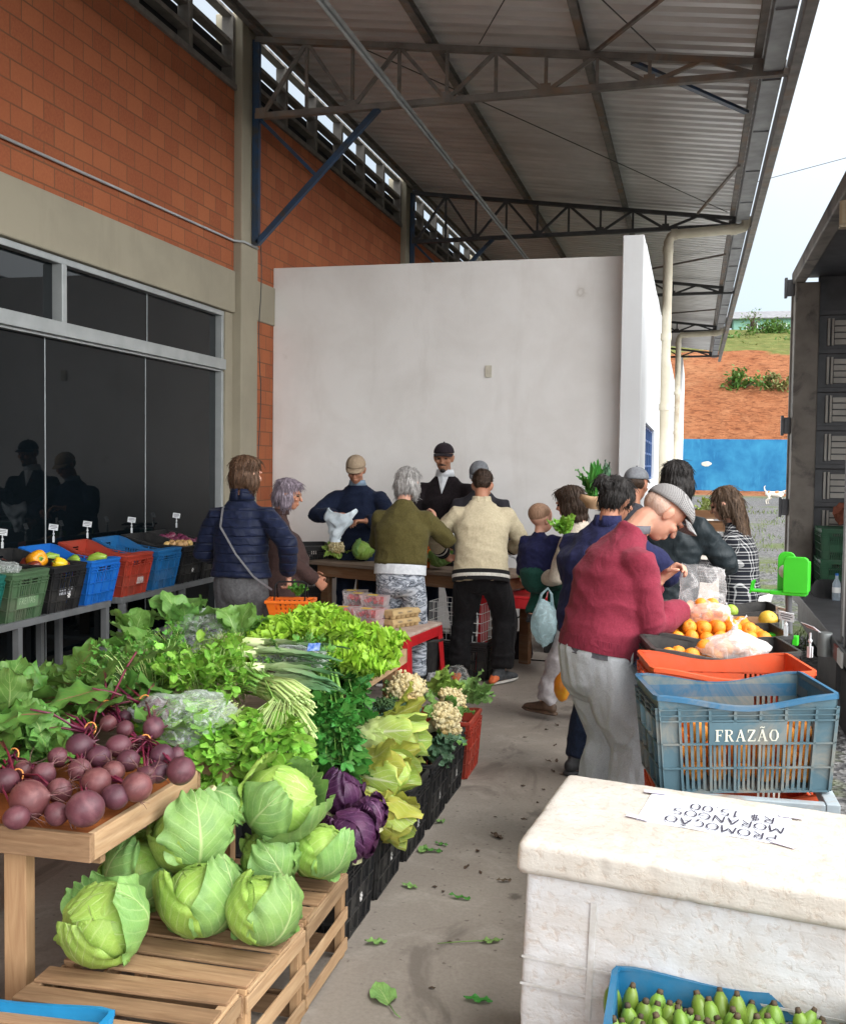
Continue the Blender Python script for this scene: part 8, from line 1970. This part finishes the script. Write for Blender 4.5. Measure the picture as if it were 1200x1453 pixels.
# rack contents
PEP = M('pepper_skin', (.72, .30, .012), (.66, .24, .010), 4, .22, tint=.2); PEPY = M('pepper_yellow', (.74, .52, .02), None, 4, .22); PEPG = M('courgette_green', (.20, .36, .035), (.30, .42, .06), 14, .35); ONI = M('purple_onion', (.17, .03, .07), (.11, .02, .05), 8, .3, tint=.4); POT = M('pale_onion', (.56, .36, .15), (.46, .28, .10), 8, .4, tint=.4); PEPR = M('dark_red_pepper', (.20, .035, .015), (.14, .02, .012), 8, .3)
def pepper(label, pos, r, mat, rot, group=None):
    t = thing('bell_pepper', label, 'pepper', tuple(pos), 0, group, rot); n = 28; g = G(); prof = [(.05, .80), (.3, .92), (.7, .95), (.95, .70), (1, .3), (.94, -.3), (.8, -.8), (.55, -1.08), (.2, -1.1), (.02, -1.02)]
    V = []; m = len(prof)
    for a_, b_ in prof:
        for j in range(n): th = j / n * 2 * PI; q = 1 - .10 * (.5 - .5 * math.cos(4 * th)) * (.4 + .6 * min(1, a_)); V.append((a_ * q * r * math.cos(th), a_ * q * r * math.sin(th), b_ * r))
    g.add(V, [(i * n + j, (i + 1) * n + j, (i + 1) * n + (j + 1) % n, i * n + (j + 1) % n) for i in range(m - 1) for j in range(n)]); g.build('flesh', mat, t, smooth=True); g = G(); g.lathe([(.3 * r, .86 * r), (.2 * r, .92 * r), (.08 * r, 1.0 * r), (.07 * r, 1.3 * r), (0, 1.32 * r)], 10); g.build('stem', STEMD, t, smooth=True)
pepper('large orange yellow bell pepper in the black rack crate', (-4.05, 5.93, 1.055), .062, PEP, (R(80), R(15), 1.1)); pepper('small yellow pepper at the front edge of the black rack crate', (-3.88, 5.93, 1.035), .040, PEPY, (R(70), 0, -.8))
for i, (x, y) in enumerate([(-4.2, 5.80), (-4.0, 5.83), (-3.92, 6.0), (-4.14, 5.98)]): pepper('dark red pepper low in the black rack crate', (x, y, 1.01), .05, PEPR, (R(60 + 30 * i), R(20 * i), i), 'dark red peppers in the rack crate')
for i, (x, y, z, la) in enumerate([(-4.0, 6.26, 1.02, 'curved green vegetable in the bright blue crate, left one'), (-3.90, 6.38, 1.03, 'striped pale green vegetable at the bright blue crate front'), (-4.18, 6.25, 1.03, 'green vegetable tip at the back of the bright blue crate')]):
    g = G(); a = i * .6; g.tube([V3(-.07, 0, -.015), V3(-.03, .008, .005), V3(.02, .008, .006), V3(.075, 0, -.012)], [.018, .031, .033, .014], 14); o = g.build('courgette', PEPG, None, smooth=True, loc=(x, y, z)); o.rotation_euler = (0, R(-18), a - .5); tag(o, la, 'courgette', 'green vegetables in the bright blue crate')
random.seed(77)
for i in range(9): g = G(); g.lathe([(.01, 1.25), (.1, 1.1), (.5, .8), (.95, .3), (1, 0), (.8, -.6), (.3, -.88), (0, -.9)], 14, wob=.05); o = g.build('onion', POT, None, smooth=True, loc=(-3.96 + (i % 3) * .055, 7.50 + (i // 3) * .075, 1.03 + random.uniform(0, .015))); o.scale = (.033,) * 3; o.rotation_euler = (random.uniform(-2, 2), random.uniform(-2, 2), 0); tag(o, 'pale brown onion in the black rack crate beside the mid blue one', 'onion', 'pale onions on the rack')
for i in range(14): g = G(); g.lathe([(.01, 1.25), (.1, 1.1), (.5, .8), (.95, .3), (1, 0), (.8, -.6), (.3, -.88), (0, -.9)], 14, wob=.05); o = g.build('onion', ONI, None, smooth=True, loc=(-4.2 + (i % 5) * .075, 7.87 + (i // 5) * .085, 1.04 + random.uniform(0, .03) - .012 * (i % 5))); o.scale = (.042,) * 3; o.rotation_euler = (random.uniform(-2, 2), random.uniform(-2, 2), 0); tag(o, 'purple onion in the farthest black rack crate', 'onion', 'purple onions on the rack')
bag('plastic_bag', 'crumpled clear bag in the dull green rack crate', (-4.0, 5.45, 1.03), (.14, .12, .06), FILM, 27, wob=.35)
# ================================================================ dog, shrubs, grass, wires
dg_ = thing('dog', 'white and tan dog standing in the gravel yard by the blue wall', 'dog', (3.98, 54.2, -.1), R(-8), None)
DOGW = M('dog_fur_white', (.66, .60, .52), (.56, .50, .42), 9, .9, .3, 60); DOGT = M('dog_fur_tan', (.42, .21, .09), (.34, .16, .07), 9, .9, .3, 60)
g = G(); s = 1.25
g.loft([(V3(-.30, 0, .42) * s, .085 * s, .10 * s), (V3(-.12, 0, .41) * s, .095 * s, .105 * s), (V3(.10, 0, .39) * s, .105 * s, .125 * s), (V3(.24, 0, .42) * s, .08 * s, .10 * s)], (0, 1, 0), 16)
g.tube([V3(.22, 0, .44) * s, V3(.33, 0, .50) * s], [.08 * s, .062 * s], 12); g.ell(V3(.38, 0, .50) * s, V3(.085, .065, .07) * s, euler(0, R(20), 0)); g.loft([(V3(.42, 0, .48) * s, .04 * s, .04 * s), (V3(.50, 0, .44) * s, .028 * s, .026 * s)], (0, 1, 0), 12)
for sy in (-1, 1):
    g.loft([(V3(.34, sy * .05, .55) * s, .03 * s, .012 * s), (V3(.31, sy * .085, .49) * s, .022 * s, .01 * s)], (1, 0, 0), 10)
    g.tube([V3(.20, sy * .065, .36) * s, V3(.20 + sy * .03, sy * .068, .19) * s, V3(.19 + sy * .05, sy * .068, .03) * s, V3(.23 + sy * .05, sy * .068, .015) * s], np.array([.05, .034, .024, .024]) * s, 10)
    g.tube([V3(-.26, sy * .06, .38) * s, V3(-.19 + sy * .03, sy * .07, .24) * s, V3(-.31 + sy * .03, sy * .07, .15) * s, V3(-.29 + sy * .03, sy * .07, .03) * s, V3(-.25 + sy * .03, sy * .07, .015) * s], np.array([.07, .048, .03, .023, .023]) * s, 10)
g.tube([V3(-.32, 0, .48) * s, V3(-.40, 0, .56) * s, V3(-.42, 0, .68) * s, V3(-.37, 0, .74) * s], np.array([.03, .028, .024, .014]) * s, 10); bake(g, 'body', DOGW, dg_, .018, 3)
g = G(); g.ell(V3(.06, 0, .455) * s, V3(.12, .098, .085) * s, wob=.25); g.ell(V3(-.24, 0, .46) * s, V3(.09, .085, .075) * s, wob=.25); g.ell(V3(.375, .0, .52) * s, V3(.07, .068, .06) * s, wob=.2); g.build('tan_patches', DOGT, dg_, smooth=True); g = G(); g.ell(V3(.525, 0, .445) * s, .016 * s); g.build('nose', EYE, dg_, smooth=True)
SHR = [leafmat('shrub_leaf', (.085, .165, .026), (.15, .23, .06), (.05, .11, .02), .9, .5, 4, .05, .25), leafmat('dry_shrub_leaf', (.17, .165, .045), (.2, .2, .07), (.10, .125, .035), .9, .6, 4, .05, .25)]
BARK = M('shrub_bark', (.10, .07, .045), (.06, .045, .03), 9, .9)
def hillz(x, y): return float(np.interp(y, [p[0] for p in prof], [p[1] for p in prof]))
def shrub(label, px, py, Y, rad, n, m_, seed, h=1.0, name='shrub', lsz=.34):
    global rng
    rng = np.random.default_rng(seed); random.seed(seed); d = ray(px, py); p = CAMP + d * (Y / d[1]); t = thing(name, label, 'shrub', tuple(p), 0, 'shrubs on the earth bank'); g = G(); b_ = G()
    cs = [rng.normal(0, 1, 3) * V3(.55, .4, .42) * rad for _ in range(11)]
    for c in cs:
        b_.tube([(0, 0, -rad * h * .9), c * .4 + V3(0, 0, -rad * .25), c], [.07, .05, .015], 5)
        for _ in range(n // 11):
            q = c + rng.normal(0, .24, 3) * rad * V3(1, 1, .85); leaf(g, lsz * rng.uniform(.6, 1.3), lsz * .5, dirM(nrm(rng.normal(0, 1, 3) + V3(0, 0, .4)), rng.uniform(-1, 1)), q, 3, 5, curl=-rng.uniform(0, 1.), cup=.2, ruf=.02)
    g.build('foliage', m_, t, smooth=True); b_.build('stems', BARK, t, smooth=True)
shrub('dense green shrub at the top right of the bank, next to the truck', 1102, 470, 103, 1.7, 900, SHR[0], 1); shrub('bright green shrub below the house corner beside the canopy edge', 1034, 490, 101, 1.3, 600, SHR[0], 2); shrub('low shrub growing out of the orange cut', 1050, 545, 82.5, 1.0, 600, SHR[0], 3); shrub('dry yellowish shrub at the right of the orange cut', 1096, 548, 82.5, .9, 420, SHR[1], 4); shrub('dry pale shrub in front of the green house', 1072, 488, 100, 1.3, 420, SHR[1], 5, lsz=.26); shrub('green shrub on the slope next to the truck post', 1106, 498, 98, 1.2, 500, SHR[0], 6)
shrub('dry tuft on the bank edge above the orange soil', 1060, 500, 96, 1.1, 380, SHR[1], 7); shrub('sparse young tree standing in front of the green house roof', 1068, 452, 105, 1.0, 90, SHR[0], 8, h=2.6, name='young_tree', lsz=.22)
rng = np.random.default_rng(9); g = G()
for i in range(5000):
    Yp = 11 + 40 * rng.uniform() ** 1.7; Xp = rng.uniform(.85, 1.4 + Yp * .13); 
    if noise.fractal(Vector((Xp * .45, Yp * .22, 2.)), 1, 2, 4) < .06: continue
    h = rng.uniform(.03, .08) * (1 + Yp / 40); wv = .004 * (1 + Yp / 14); a = rng.uniform(0, 6.28); q = V3(math.cos(a), math.sin(a), 0); ln = V3(rng.normal(0, .4), rng.normal(0, .4), 1) * h
    b_ = V3(Xp, Yp, -.1); g.add([b_ - q * wv, b_ + q * wv, b_ + ln * .6 + q * wv * .6, b_ + ln], [(0, 1, 2, 3)])
gr = g.build('grass', M('yard_grass', (.065, .105, .025), (.12, .14, .045), 1.5, .8, tint=.8, coord='World')); gr['kind'] = 'stuff'
g = G(); g.tube([(3, 60, 17), (14, 58, 19)], .02, 5); o = g.build('power_line', TRD, None); tag(o, 'thin power line crossing the pale sky above the yard', 'power line')
